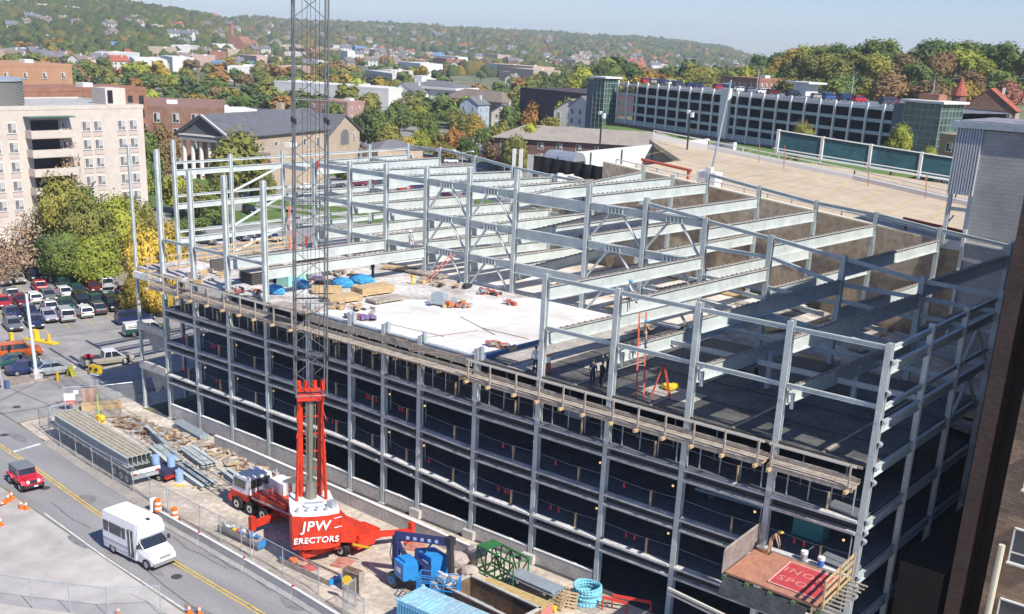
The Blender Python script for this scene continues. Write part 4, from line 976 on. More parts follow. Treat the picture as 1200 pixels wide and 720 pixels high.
for u, dist, h, w, k, n in ((432, 345, 13.5, 11, 'dark', 'tall dark green tree behind the church hall'), (420, 352, 9, 9, 'green', 'green tree left of the tall dark one'), (455, 318, 9, 10, 'olive', 'olive tree left of the bright yellow tree'), (473, 305, 6.8, 9.5, 'yellow', 'bright yellow tree in the middle distance'), (489, 320, 8.5, 8, 'lime', 'yellow-green tree right of the bright yellow tree'),
    (507, 325, 8, 9, 'olive', 'olive tree before the white classical building'), (526, 322, 9, 9, 'orange', 'orange-brown tree under the white classical building'), (541, 315, 6.8, 8, 'green', 'green tree with a shaded base by the street bend'), (514, 312, 6, 8, 'gold', 'golden low tree along the far street'), (570, 300, 8.5, 9, 'rust', 'rust-coloured tree at the right of the street bend'),
    (588, 290, 9.5, 10, 'olive', 'olive tree by the far parked cars'), (604, 300, 12, 10, 'lime', 'tall yellow-green tree left of the brown brick building'), (575, 330, 11, 8, 'olive', 'olive tree right of the blue house'), (620, 305, 9, 9, 'olive', 'rounded olive tree touching the shingle roof'), (640, 290, 5.5, 8, 'green', 'low green tree behind the shingle roof'),
    (612, 395, 13, 11, 'orange', 'orange tree among the mid-distance crowns'), (628, 400, 13, 10, 'gold', 'gold tree right of the orange one'), (600, 410, 14, 10, 'green', 'green tree left of the orange one'), (642, 380, 11, 9, 'lime', 'lime tree above the small orange-brick block'), (624, 370, 9, 9, 'olive', 'olive tree below the orange one'), (464, 385, 12, 12, 'green', 'round green tree left of the white classical wing'), (530, 400, 10, 11, 'olive', 'olive tree under the classical building\'s right end'), (548, 380, 9, 10, 'gold', 'golden-green tree left of the blue house'), (582, 400, 11, 12, 'green', 'broad green tree right of the blue house'), (492, 410, 9, 10, 'lime', 'lime tree before the classical building\'s steps'), (560, 345, 8, 10, 'green', 'low green tree in front of the blue house'), (448, 330, 12, 9, 'green', 'green tree between church hall and white building'), (498, 350, 12, 7, 'green', 'slim green tree against the white building')):
    tpx(u, dist, h, w, k, 1, n, 'trees of the middle distance', ch=h*.9)
for u, dist, h, w, k, n in ((895, 215, 7.5, 6.2, 'olive', 'round olive tree in front of the garage left of the light mast'), (1001, 212, 7.8, 6.0, 'lime', 'round yellow-green tree in front of the garage near the glass tower'), (1038, 200, 4.5, 3.2, 'lime', 'small thin young tree by the foot of the glass tower')):
    tpx(u, dist, h, w, k, 0, n, 'trees before the long garage', ch=h*.95, z=13.4 if u < 930 else 13.8 if u < 1030 else 14.5)
# belt right of the sky gap, on the ridge
R = random.Random(5)
desc = ['in the upper row of the right-hand ridge', 'in the middle row of the right-hand ridge', 'low on the right-hand ridge behind the garage']
k_ = 0
for row, (r0, h0, n_) in enumerate(((520, 14, 18), (470, 13.5, 22), (410, 12, 20), (360, 10, 17))):
    for i in range(n_):
        u = 868+(1240-868)*(i+R.uniform(.1, .9))/n_; k = R.choices(['green', 'dark', 'olive', 'lime', 'gold', 'orange', 'rust', 'red'], [9, 3, 7, 4, 1.2, 1.2, 1.2, .5])[0]; h = h0*R.uniform(.75, 1.12)
        if row >= 2 and 1130 < u < 1195: continue
        if row == 3 and 1050 < u < 1120: h *= .7
        tpx(u, r0*R.uniform(.95, 1.05), h, h*R.uniform(1.05, 1.45), k, 1, '%s tree %s %s' % (KN[k], ('left part', 'centre', 'right part')[int(min(2, (u-868)/124))] + ' of the belt,', desc[min(2, row)]), 'trees on the right-hand ridge')
# belt behind the garage roof, between sky gap and the middle
for row, (r0, h0, n_) in enumerate(((640, 14, 20), (560, 14, 20), (470, 13, 19), (415, 10, 13))):
    for i in range(n_):
        u = 585+(905-585)*(i+R.uniform(.1, .9))/n_; k = R.choices(['green', 'dark', 'olive', 'lime', 'gold', 'orange', 'rust'], [9, 3, 7, 3, 1.5, 1.2, .8])[0]; h = h0*R.uniform(.8, 1.2)
        if row == 3 and (u < 715 or u > 860): continue
        tpx(u, r0*R.uniform(.95, 1.05), h, h*R.uniform(1.0, 1.4), k, 2 if row < 1 else 1, '%s tree %s of the belt behind the garage roof, %s row' % (KN[k], ('left part', 'centre', 'right part')[int(min(2, (u-585)/107))], ('farthest', 'second', 'third', 'nearest')[row]), 'trees behind the garage roof')
# scattered town trees
for i in range(80):
    u = R.uniform(-15, 600); r = R.uniform(330, 1000)**1.0; 
    if u < 175 and r < 380: continue
    if 215 < u < 445 and r < 340: continue
    if 470 < u < 600 and r < 430: continue
    k = R.choices(['green', 'dark', 'olive', 'lime', 'gold', 'orange', 'rust'], [6, 3, 5, 2, 2.5, 2, 2])[0]; h = R.uniform(8, 13)
    tpx(u, r, h, h*R.uniform(.9, 1.2), k, 2, '%s town tree %s, %s' % (KN[k], 'left of the crane boom' if u < 345 else 'right of the crane boom' if u < 480 else 'above the blue house', 'near the church' if r < 480 else 'among the nearer roofs' if r < 700 else 'out in the valley'), 'trees scattered through the town')
# ================================================================ existing roof deck, walls and stair tower behind the frame
tan = mat('tan_deck', (.48, .385, .275), .9, nz=.12, amt=.12, detail=8)
def dz(x): return 20.35-.088*(x-40)
RD = thing('roof_parking_deck', 'sloping tan roof-parking deck with white kerbs and rails behind the steel frame', 'parking deck', (45, 50, 0)); RO = (45, 50, 0)
def rp(n, mb, m, **k): return mb.build(n, m, RD, off=RO, **k)
x0, x1, y0, y1 = 27.0, 66, 34.4, 84
mb = MB(); c = [(x0, y0), (x1, y0), (x1, 74), (16, 74), (24, 46)]; c = [(28.2, y0), (x1, y0), (x1, 82), (17, 60), (27.4, 50)]
vs = [(x, y, dz(x)-.0) for x, y in c]+[(x, y, dz(x)-.5) for x, y in c]; n = len(c)
mb.add(vs, [tuple(range(n)), tuple(range(2*n-1, n-1, -1))]+[(i, n+i, n+(i+1) % n, (i+1) % n) for i in range(n)]); rp('deck_slab', mb, tan)
mb = MB()       # retaining wall in panels, seen through the frame
for i in range(8):
    a, b = 28.2+i*4.8, 28.2+(i+1)*4.8
    mb.add([(a, 34.3, 9), (b, 34.3, 9), (b, 34.3, dz(b)+.75), (a, 34.3, dz(a)+.75), (a, 34.75, 9), (b, 34.75, 9), (b, 34.75, dz(b)+.75), (a, 34.75, dz(a)+.75)],
           [(0, 1, 2, 3), (7, 6, 5, 4), (3, 2, 6, 7), (0, 3, 7, 4), (1, 5, 6, 2)], mi=0)
rp('retaining_wall', mb, mat('stained_concrete', (.46, .36, .25), .92, nz=.35, amt=.3, dark=(.32, .23, .15), second=(.52, .43, .33)))
mb = MB(); mb.bar((28.2, 34.6, dz(28.2)+.8), (66, 34.6, dz(66)+.8), .55, .12); rp('wall_coping', mb, mat('cream_coping', (.66, .62, .5), .8))
def rail(pts, h, name='rail', m=trim, step=2.2, r=.05):
    mb = MB()
    for a, b in zip(pts[:-1], pts[1:]):
        L_ = math.dist(a, b); n = max(1, int(L_/step))
        for k in range(n+1):
            t = k/n; p = [a[q]+(b[q]-a[q])*t for q in range(3)]; mb.box((p[0], p[1], p[2]+h/2), (.1, .1, h))
        for hh in (h, h*.55): mb.bar((a[0], a[1], a[2]+hh), (b[0], b[1], b[2]+hh), r*2, r*2)
    return mb
rp('rail', rail([(29, 35.3, dz(29)), (65, 35.3, dz(65))], 1.15), trim)
mid = [(17.5, 60, dz(17.5)+.1), (24, 61.5, dz(24)), (41.3, 62.2, dz(41.3)), (52.5, 60.8, dz(52.5)), (62, 60, dz(62))]
mb = MB()
for a, b in zip(mid[:-1], mid[1:]): mb.bar((a[0], a[1], a[2]+.2), (b[0], b[1], b[2]+.2), .5, .5)
rp('median_kerb', mb, trim); rp('rail', rail(mid, 1.0, step=4), trim)
mb = MB()
for i in range(11): x = 24+i*3.4; mb.add([(x, 48, dz(x)+.01), (x+.12, 48, dz(x)+.01), (x-1.9, 58, dz(x-2)+.01), (x-2.02, 58, dz(x-2)+.01)], [(0, 1, 2, 3)])
for i in range(14): x = 22+i*2.6; mb.add([(x, 63.5, dz(x)+.01), (x+.12, 63.5, dz(x)+.01), (x-1.5, 70, dz(x-2)+.01), (x-1.62, 70, dz(x-2)+.01)], [(0, 1, 2, 3)])
rp('bay_lines', mb, mat('bay_yellow', (.55, .40, .14), .8))
mb = MB()
for i in range(12):
    x = 30+i*3.1; mb.add([(x, 35.8, dz(x)+.008), (x+.07, 35.8, dz(x)+.008), (x-.9, 60, dz(x-.9)+.008), (x-.97, 60, dz(x-.9)+.008)], [(0, 1, 2, 3)])
rp('deck_joints', mb, mat('rust_joint', (.43, .32, .23), .8))
for x in (31.5, 34.5, 44, 50, 56): mb = MB(); mb.tube((x, 59.5, dz(x)), (x-.2, 59.5, dz(x)+2.4), .045, n=5); rp('marker_post', mb, mat('rust_post', (.35, .16, .10), .7))
# teal screen panels along the far edge
SP = [(29.2, 68.3), (34.1, 69.6), (39.2, 71.2), (44.4, 72.9), (49.8, 74.8), (56, 77)]
for i in range(5):
    (a, b), (c_, d_) = SP[i], SP[i+1]; za, zb = dz(a)+.1, dz(c_)+.1
    mb = MB(); mb.add([(a, b, za+.4), (c_, d_, zb+.4), (c_, d_, zb+2.7), (a, b, za+2.7), (a, b+.2, za+.4), (c_, d_+.2, zb+.4), (c_, d_+.2, zb+2.7), (a, b+.2, za+2.7)], [(0, 1, 2, 3), (7, 6, 5, 4), (0, 4, 5, 1), (3, 2, 6, 7), (0, 3, 7, 4), (1, 5, 6, 2)])
    rp('teal_panel', mb, mat('teal_panel', (.025, .085, .105), .35, nz=.3, amt=.25))
    mb = MB(); mb.box((a, b-.05, za+1.4), (.32, .35, 2.9)); mb.bar((a, b-.1, za+2.75), (c_, d_-.1, zb+2.75), .2, .1); mb.bar((a, b-.1, za+.35), (c_, d_-.1, zb+.35), .25, .2); rp('screen_frame', mb, gw)
mb = MB(); mb.bar((29.2, 67.2, dz(29)+.9), (56, 75.6, dz(56)+.9), .1, .1); rp('rail', mb, trim)
# white wall and hoarding at the left of the deck
def slabw(name, p, q, z0a, z1a, z0b, z1b, th, m, label=None, cat=None, parent=None):
    d = Vector((q[0]-p[0], q[1]-p[1])).normalized(); nx, ny = -d.y*th, d.x*th
    mb = MB(); mb.add([(*p, z0a), (*q, z0b), (*q, z1b), (*p, z1a), (p[0]+nx, p[1]+ny, z0a), (q[0]+nx, q[1]+ny, z0b), (q[0]+nx, q[1]+ny, z1b), (p[0]+nx, p[1]+ny, z1a)], [(0, 1, 2, 3), (7, 6, 5, 4), (0, 4, 5, 1), (3, 2, 6, 7), (0, 3, 7, 4), (1, 5, 6, 2)])
    n_ = max(2, int(math.dist(p, q)/4))
    for k in range(1, n_):
        t = k/n_; x = p[0]+(q[0]-p[0])*t; y = p[1]+(q[1]-p[1])*t; za = z0a+(z0b-z0a)*t; zb = z1a+(z1b-z1a)*t
        mb.box((x-nx*.3, y-ny*.3, (za+zb)/2), (.1, .12, (zb-za)*.96), math.atan2(d.y, d.x), mi=1)
    o = mb.build(name, [m, rgrey], parent); 
    if label: lift_origin(o); tag(o, label, cat)
    return o
def PY(u, v, y):
    d = ray(u, v); t = (y-CAM[1])/d[1]; q = CAM+d*t; return (float(q[0]), float(q[1]), float(q[2]))
wa = PY(655, 181, 47); wb = PY(832, 163, 66)
slabw('white_wall', wa[:2], wb[:2], 14, wa[2], 14, wb[2], .4, wwhite, 'long white parapet wall with thin joints behind the left end of the tan deck', 'wall')
wa2 = PY(860, 167, 63); slabw('white_wall', wb[:2], wa2[:2], 14, wb[2]-.6, 14, wa2[2], .4, wwhite, 'short white wall end with a dark slotted coping left of the teal screens', 'wall')
blk = mat('black_sheeting', (.018, .018, .02), .45, nz=2.5, amt=.5, bump=.6, bscale=4)
mb = MB(); R = random.Random(8); n = 30; P = []
for i in range(n+1):
    t = i/n; u = 620+(717-620)*t; q = math.sin(i*1.7)*.16+R.uniform(-.06, .06); a = PY(u, 181+t*16.5, 38.5); b = PY(u, (204 if t < .55 else 207+(t-.55)*20)+math.sin(i)*1.2, 38.5); P.append((a[0], 38.5+q, b[2], a[2]))
for i in range(n): mb.add([(P[i][0], P[i][1], P[i][2]), (P[i+1][0], P[i+1][1], P[i+1][2]), (P[i+1][0], P[i+1][1], P[i+1][3]), (P[i][0], P[i][1], P[i][3])], [(0, 1, 2, 3)])
tag(lift_origin(mb.build('black_tarpaulin', blk)), 'black sheeting hung in folds below the white wall', 'tarpaulin')
p = PY(607, 175, 37.5); mb = MB()
for s in (-.35, .35): mb.box((s, 0, 0), (.32, .5, p[2]*2))
mb.box((1.6, .3, 0), (1.2, .3, p[2]*2-1), mi=1)
t = mb.build('white_pier', [wwhite, rlight]); t.location = (p[0], p[1], 0); t.rotation_euler = (0, 0, .5); tag(t, 'pair of white vertical fins at the left edge of the black sheeting', 'pier')
p = PY(662, 183, 41.5); t = thing('air_duct', 'big rounded silver rooftop air unit above the black sheeting', 'air unit', (p[0], p[1], p[2]-1.6), math.radians(5)); dm = mat('duct_metal', (.55, .57, .60), .3, .6, nz=.8, amt=.08)
mb = MB(); pr = [(-1.3, 0), (1.3, 0), (1.3, 1.0)]+[(1.3*math.cos(a), 1.0+1.1*math.sin(a)) for a in np.linspace(.3, PI-.3, 8)]+[(-1.3, 1.0)]
mb.extrude(pr, (0, 0, 0), (0, 1, 0), (0, 0, 1), (1, 0, 0), 3.6); mb.build('casing', dm, t)
mb = MB(); mb.extrude([(-.9, .2), (.9, .2), (.9, 1.2), (-.9, 1.2)], (1.85, 0, 0), (0, 1, 0), (0, 0, 1), (1, 0, 0), .1); mb.box((0, -1.35, .8), (.1, .1, 1.6)); mb.build('grille', dark, t)
a = PY(665, 206, 35.6); b = PY(705, 216, 35.6); slabw('concrete_wall', a[:2], b[:2], 9, a[2], 9, b[2], .4, conc, 'bare grey concrete wall stub below the black sheeting', 'wall')
a = PY(608, 208, 35.2); b = PY(664, 216, 35.2); slabw('concrete_wall', a[:2], b[:2], 9, a[2], 9, b[2], .4, tan, 'low tan concrete wall behind the mid-left back columns', 'wall')
mb = MB(); mb.box((21.0, 46, 8.0), (12, 16, 16)); tag(lift_origin(mb.build('roof_block', [rlight])), 'low concrete block carrying the silver air unit behind the frame', 'building')
# red pipe lines and a white machine on the deck edge
for a, b, l in (((31.2, 36.2), (36.6, 36.2), 'rust-red pipe along the deck parapet beside the white machine'), ((56.3, 36.2), (62, 36.2), 'rust-red pipe on the shaded deck end by the stair tower')):
    mb = MB(); mb.tube((a[0], a[1], dz(a[0])+1.5), (b[0], b[1], dz(b[0])+1.5), .13)
    for x in (a[0]+.3, b[0]-.3): mb.box((x, a[1], dz(x)+.7), (.15, .3, 1.5))
    tag(lift_origin(mb.build('pipe', mat('rust_red', (.45, .10, .06), .7))), l, 'pipe')
t = thing('light_mast', 'tall grey mast with a white base box on the tan deck', 'lamp post', (37.2, 38.5, dz(37.2)))
mb = MB(); mb.tube((0, 0, 0), (1.0, .4, 9.5), .13, .08); mb.build('pole', steel2, t); mb = MB(); mb.box((0, 0, .7), (1.9, 1.3, 1.4)); mb.box((.2, -.5, 1.6), (.6, .5, .5)); mb.build('base_box', white, t)
for u, v, d_, h, l in ((703, 152, 128, 4.5, 'short mast with white floodlights behind the white wall'), (806, 148, 128, 4.2, 'twin-lamp mast at the right end of the white wall')):
    p = AZ(u, v+18, d_); t = thing('light_mast', l, 'lamp post', (p[0], p[1], p[2]-1)); mb = MB(); mb.tube((0, 0, 0), (0, 0, h), .1); mb.build('pole', dark, t); mb = MB(); mb.box((-.25, 0, h), (.3, .3, .35)); mb.box((.25, 0, h-.3), (.3, .3, .5)); mb.build('lamp_head', white, t)
# ---- grey block stair tower
ST = thing('stair_tower', 'grey block stair tower with ribbed corner cladding behind the right end', 'stair tower', (69, 38, 0)); SO = (69, 38, 0)
blkm = brickmat('grey_block', (.52, .50, .475), (.46, .445, .42), (.38, .37, .35), 1, .6, .3, .02)
mb = MB(); mb.box((69.4, 38.2, 13.9), (14.8, 8.6, 27.8)); mb.build('wall', blkm, ST, off=SO)
mb = MB(); mb.box((61.1, 38.2, 25.7), (1.8, 8.6, 5.3)); mb.build('clad_corner', steel2, ST, off=SO)
mb = MB()
for i in range(10): mb.box((60.15+i*.2, 33.85, 25.6), (.09, .14, 5.2))
for i in range(36): mb.box((60.15, 34.0+i*.24, 25.6), (.14, .1, 5.2))
mb.build('cladding_ribs', mat('rib_white', (.62, .63, .65), .5), ST, off=SO)
mb = MB(); mb.box((68.3, 38.2, 28.1), (17.2, 9.2, .45)); mb.build('roof_edge', steel2, ST, off=SO)
mb = MB(); mb.box((68.3, 38.2, 28.36), (16.4, 8.4, .08)); mb.build('roof', mat('grey_membrane', (.24, .24, .27), .9, nz=.4, amt=.15), ST, off=SO)
mb = MB(); mb.tube((65.8, 36.4, 28.3), (65.8, 36.4, 29.3), .55, n=12); mb.tube((65.8, 36.4, 29.3), (66.3, 36.4, 31.2), .4, .35, n=12); mb.box((67.6, 37.5, 28.7), (2.0, 1.6, .6)); mb.build('roof_vent', chrome, ST, off=SO)
mb = MB()
for x, y in ((60.3, 34.2), (61.8, 34.2), (60.3, 42.2)): mb.box((x, y, 21.2), (.28, .28, 4.0))
mb.box((61.05, 34.2, 21.9), (1.8, .2, .25)); mb.box((61.05, 34.2, 19.2), (2.0, .25, .7)); mb.bar((58.9, 35.8, 19.0), (60.3, 35.8, 21.2), .12, .12); mb.box((61.95, 33.85, 14), (.25, .2, 13))
mb.build('stair_frame', gw, ST, off=SO); mb = MB(); mb.bar((62.2, 33.8, 19.6), (69, 33.8, 19.2), .14, .14); mb.build('wall_rail', gw, ST, off=SO)
# ---- brown brick tower block at the right edge, in front
bm_ = brickmat('brown_brick', (.40, .27, .165), (.27, .17, .105), (.22, .18, .14), 1, .42, .16, .018)
bmd = brickmat('shaded_brown_brick', (.045, .03, .024), (.034, .024, .02), (.03, .026, .022), 1, .42, .16, .018)  # the brown brick again, darkened so the recess shade sits in its colour
BB = thing('brick_tower_block', 'tall brown brick building with recessed strip and square windows at the right edge', 'building', (84, 12, 0)); BBO = (84, 12, 0)
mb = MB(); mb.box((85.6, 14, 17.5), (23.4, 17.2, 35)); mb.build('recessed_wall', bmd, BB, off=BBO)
mb = MB(); mb.box((73.5, 12.9, 17.6), (.8, 17.6, 35.2)); mb.build('corner_pier', brickmat('shaded_pier_brick', (.22, .14, .10), (.16, .10, .075), (.12, .10, .085), 1, .42, .16, .018), BB, off=BBO)  # pier is the same brick, its shade painted in as a darker colour
mb = MB(); mb.box((86.6, 10.5, 17.6), (21.9, 20.2, 35.2)); mb.build('front_wall', bm_, BB, off=BBO)
mb = MB(); mb.box((87, 33, 14), (27, 22, 28.2)); mb.build('rear_wing', bm_, BB, off=BBO)
for z in (14.4, 10.65, 6.9, 3.2, 18.1, 21.9, 25.6):
    for x in (77.3, 81.0, 84.7):
        mb = MB(); mb.box((x, .38, z), (1.5, .1, 1.7), mi=0)
        for s in (-1, 1): mb.box((x+s*.78, .34, z), (.07, .14, 1.8), mi=1)
        mb.box((x, .34, z+.88), (1.6, .14, .07), mi=1); mb.box((x, .30, z-.9), (1.7, .24, .1), mi=1); mb.box((x, .36, z-.35), (1.5, .12, .07), mi=1)
        mb.build('window', [glass, trim], BB, off=BBO)
mb = MB(); mb.tube((76.15, .1, 0), (76.15, .1, 10.6), .16, n=10); mb.build('downpipe', mat('cream_pipe', (.6, .55, .42), .6), BB, off=BBO)
mb = MB(); mb.box((86.5, 12.5, 35.4), (22.6, 20.6, .5)); mb.build('roof', rgrey, BB, off=BBO)
# low brick base between frame and tower block
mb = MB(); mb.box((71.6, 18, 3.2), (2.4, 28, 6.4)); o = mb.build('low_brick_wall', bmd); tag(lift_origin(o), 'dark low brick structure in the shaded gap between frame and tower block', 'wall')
# ---- loading platform hung off the second floor
LP = thing('loading_platform', 'cantilevered loading platform with red-brown deck, lettered panel and timber side fence', 'platform', (66, 0, 0)); LO = (66, 0, 0)
PZ = 6.62
def lerp4(s, t):
    A_, B_, C_, D_ = (64.0, -.55), (69.3, -.65), (69.5, -4.7), (64.2, -4.5)
    x = (A_[0]*(1-s)+B_[0]*s)*(1-t)+(D_[0]*(1-s)+C_[0]*s)*t; y = (A_[1]*(1-s)+B_[1]*s)*(1-t)+(D_[1]*(1-s)+C_[1]*s)*t; return x, y
mb = MB(); c = [lerp4(0, 0), lerp4(1, 0), lerp4(1, 1), lerp4(0, 1)]; mb.prism(c, PZ-.12, PZ); mb.build('deck_boards', mat('redbrown_boards', (.42, .20, .13), .7, nz=1.2, amt=.2), LP, off=LO)
mb = MB()
for s in (0, .25, .5, .75, 1): a = lerp4(s, -.0); b = lerp4(s, 1.05); mb.bar((*a, PZ-.3), (*b, PZ-.3), .2, .3)
mb.build('joist', mat('green_beam', (.09, .14, .07), .8), LP, off=LO)
# lettered panel lying on the deck
c = [lerp4(.42, .12), lerp4(.93, .12), lerp4(.93, .86), lerp4(.42, .86)]; mb = MB(); mb.prism(c, PZ+.01, PZ+.05); mb.build('sign_panel', mat('sign_red', (.50, .07, .08), .5, nz=2, amt=.15), LP, off=LO)
mb = MB()
for a, b in zip(c, c[1:]+c[:1]): mb.bar((*a, PZ+.06), (*b, PZ+.06), .07, .03)
mb.build('sign_border', mat('sign_pink', (.72, .45, .42), .7), LP, off=LO)
def text(body, size, name, m, parent, M4, extr=.01, off=None, bold=.0, shear=0., space=1.):
    cu = bpy.data.curves.new(name, 'FONT'); cu.body = body; cu.size = size; cu.extrude = extr; cu.offset = bold; cu.shear = shear; cu.align_x = 'CENTER'; cu.align_y = 'CENTER'; cu.space_character = space
    tmp = bpy.data.objects.new('tmp', cu); COL.objects.link(tmp); bpy.context.view_layer.update()
    me = bpy.data.meshes.new_from_object(tmp.evaluated_get(bpy.context.evaluated_depsgraph_get())); bpy.data.objects.remove(tmp); me.materials.clear(); me.materials.append(m); me.name = name
    o = bpy.data.objects.new(name, me); COL.objects.link(o); me.transform(M4)
    if parent: o.parent = parent
    return o
def basis(o, ex, ey, ez=None):
    ex = Vector(ex).normalized(); ey = Vector(ey); ez = ex.cross(ey).normalized(); ey = ez.cross(ex).normalized(); M4 = Matrix.Identity(4)
    for i in range(3): M4[i][0] = ex[i]; M4[i][1] = ey[i]; M4[i][2] = ez[i]; M4[i][3] = o[i]
    return M4
pc = lerp4(.66, .36); pk = mat('sign_letters', (.60, .25, .23), .7)
text('INON', .8, 'lettering', pk, LP, basis((pc[0]-LO[0], pc[1], PZ+.056), (1, -.02, 0), (0.05, 1, 0)), space=1.25)
pc = lerp4(.66, .64); text('SPOT', .8, 'lettering', pk, LP, basis((pc[0]-LO[0], pc[1], PZ+.056), (1, -.02, 0), (0.05, 1, 0)), space=1.25)
# side fences of the platform
mb = MB(); a, b = lerp4(-.02, -.1), lerp4(-.02, 1.02)
for k in range(14): t_ = k/13; x, y = a[0]+(b[0]-a[0])*t_, a[1]+(b[1]-a[1])*t_; mb.box((x, y, PZ+.62), (.03, abs(b[1]-a[1])/13.6, 1.35), mi=0)
mb.bar((*a, PZ+1.3), (*b, PZ+1.3), .07, .1, mi=1); mb.build('side_fence', [mat('grey_boards', (.24, .20, .19), .85, nz=2, amt=.25), woodg], LP, off=LO)
mb = MB(); a, b = lerp4(1.03, .02), lerp4(1.03, 1.02)
for z in (.15, .6, 1.05, 1.45): mb.bar((*a, PZ+z), (*b, PZ+z), .05, .16, mi=0)
for t_ in (0, .5, 1): mb.box((a[0]+(b[0]-a[0])*t_+.05, a[1]+(b[1]-a[1])*t_, PZ+.75), (.09, .09, 1.6), mi=0)
for k in range(10): t_ = k/9; mb.box((a[0]+.5, a[1]+(b[1]-a[1])*t_, PZ-.05), (.9, .12, .06), mi=1)
mb.build('timber_fence', [wood, woodg], LP, off=LO)
mb = MB(); P_ = [lerp4(.0, 1.02), lerp4(.9, 1.02), lerp4(.9, 1.2), lerp4(.0, 1.2)]; vs = []
for i in range(9):
    for j in range(5):
        s, t_ = i/8, j/4; x = (P_[0][0]*(1-s)+P_[1][0]*s)*(1-t_)+(P_[3][0]*(1-s)+P_[2][0]*s)*t_; y = (P_[0][1]*(1-s)+P_[1][1]*s)*(1-t_)+(P_[3][1]*(1-s)+P_[2][1]*s)*t_
        vs.append((x, y, PZ-.2-t_*.8+.05*math.sin(i*2.2+j)))
mb.add(vs, [(i*5+j, i*5+j+1, (i+1)*5+j+1, (i+1)*5+j) for i in range(8) for j in range(4)]); mb.build('debris_net', mat('net_grey', (.045, .05, .05), .6, nz=1.5, amt=.3), LP, off=LO)
mb = MB(); a, b = lerp4(-.5, 1.35), lerp4(1.05, 1.55); mb.bar((a[0], a[1], PZ-1.45), (b[0], b[1], PZ-1.45), .14, .14); mb.bar((a[0], a[1], PZ-1.7), (b[0], b[1], PZ-1.7), .1, .1); mb.build('outer_rail', mat('rail_pale', (.62, .58, .5), .8), LP, off=LO)
for x, y, m_, l in ((67.6, -.25, mat('bucket_blue', (.05, .18, .55), .5), 'blue-banded white bucket at the edge of the loading platform'), (66.6, -.2, steel2, 'small grey drum at the edge of the loading platform')):
    mb = MB(); mb.tube((0, 0, 0), (0, 0, .36), .17, .2, 10, mi=0); mb.tube((0, 0, .36), (0, 0, .52), .2, .2, 10, mi=1); t = mb.build('bucket', [m_, white]); t.location = (x, y, 6.62); tag(t, l, 'bucket')
# ================================================================ the crane
redd = mat('crane_red_dark', (.50, .03, .015), .45)
lattice = mat('boom_grey', (.16, .165, .17), .5, .3)
def wheel(mb, c, r, w, ax=(0, 1, 0), mi=(0, 1)):
    a = Vector(c)-Vector(ax)*w/2; b = Vector(c)+Vector(ax)*w/2
    mb.tube(a, b, r, r, 18, mi=mi[0]); mb.tube(a-Vector(ax)*.012, b+Vector(ax)*.012, r*.55, r*.55, 12, mi=mi[1]); mb.tube(a-Vector(ax)*.03, b+Vector(ax)*.03, r*.2, r*.2, 8, mi=mi[0])
CN = thing('truck_crane', 'red truck crane with tall grey lattice boom and lettered counterweight', 'crane', (33.5, -7.2, 0)); CO_ = (33.5, -7.2, 0)
def cp(n, mb, m, parent=CN): return mb.build(n, m, parent, off=CO_)
y_ = -7.0
mb = MB(); mb.box((34.0, y_, 1.0), (11.6, 1.5, .6)); mb.box((34.6, y_, 1.38), (9.6, 2.5, .22)); mb.box((38.9, y_+.4, 1.2), (1.6, 1.9, .7)); mb.box((31.4, -7.85, 1.62), (3.6, .75, .42)); mb.box((33.6, -6.6, 1.7), (1.6, 1.6, .5)); cp('chassis', mb, red)
mb = MB(); mb.bar((29.6, -8.28, 1.46), (36.4, -8.28, 1.46), .06, .1); mb.box((27.0, -7.0, .75), (.25, 2.5, .5), mi=1); mb.box((26.94, -7.9, .78), (.2, .5, .45), mi=0); cp('trim_rail', mb, [steel2, red])
mb = MB(); mb.add([(27.1, -8.1, .95), (29.0, -8.1, .95), (29.0, -5.9, .95), (27.1, -5.9, .95), (27.3, -8.05, 2.55), (28.9, -8.05, 2.6), (28.9, -5.95, 2.6), (27.3, -5.95, 2.55)], [(0, 1, 2, 3), (4, 5, 6, 7), (0, 1, 5, 4), (1, 2, 6, 5), (2, 3, 7, 6), (3, 0, 4, 7)])
cab = cp('cab', mb, white); mb = MB(); mb.box((28.05, -7.0, 1.1), (2.05, 2.32, .5)); cp('cab_skirt', mb, red)
mb = MB(); mb.box((28.05, -8.09, 2.05), (1.2, .06, .62)); mb.box((28.97, -7.0, 2.1), (.06, 1.7, .6)); mb.box((27.2, -7, 2.1), (.1, 1.8, .6)); cp('cab_window', mb, glass, cab)
mb = MB(); mb.box((30.2, -6.0, 1.9), (1.6, 1.2, .9)); mb.box((31.2, -5.9, 2.0), (1.0, 1.0, 1.1), mi=1); mb.box((30.1, -7.4, 1.8), (.9, .5, .7), mi=1); mb.tube((29.4, -5.9, 1.5), (29.4, -5.9, 3.0), .09, mi=1); cp('engine_cover', mb, [white, chrome])
for x in (27.9, 29.35, 30.75, 37.4, 38.7):
    for s in (-1, 1):
        mb = MB(); wheel(mb, (x, y_+s*1.12, .52), .52, .42); cp('wheel', mb, [black, chrome])
def outrig(x, y0, y1, z=.95):
    mb = MB(); mb.bar((x, y0, z), (x, y1, z), .36, .42); s = 1 if y1 > y0 else -1
    mb.box((x, y1+s*.1, z+.1), (.34, .34, 1.0)); mb.tube((x, y1+s*.1, .1), (x, y1+s*.1, z), .1); mb.tube((x, y1+s*.1, .04), (x, y1+s*.1, .14), .42, n=14); cp('outrigger', mb, red)
outrig(32.3, -8.2, -10.3); outrig(32.3, -5.8, -4.2)
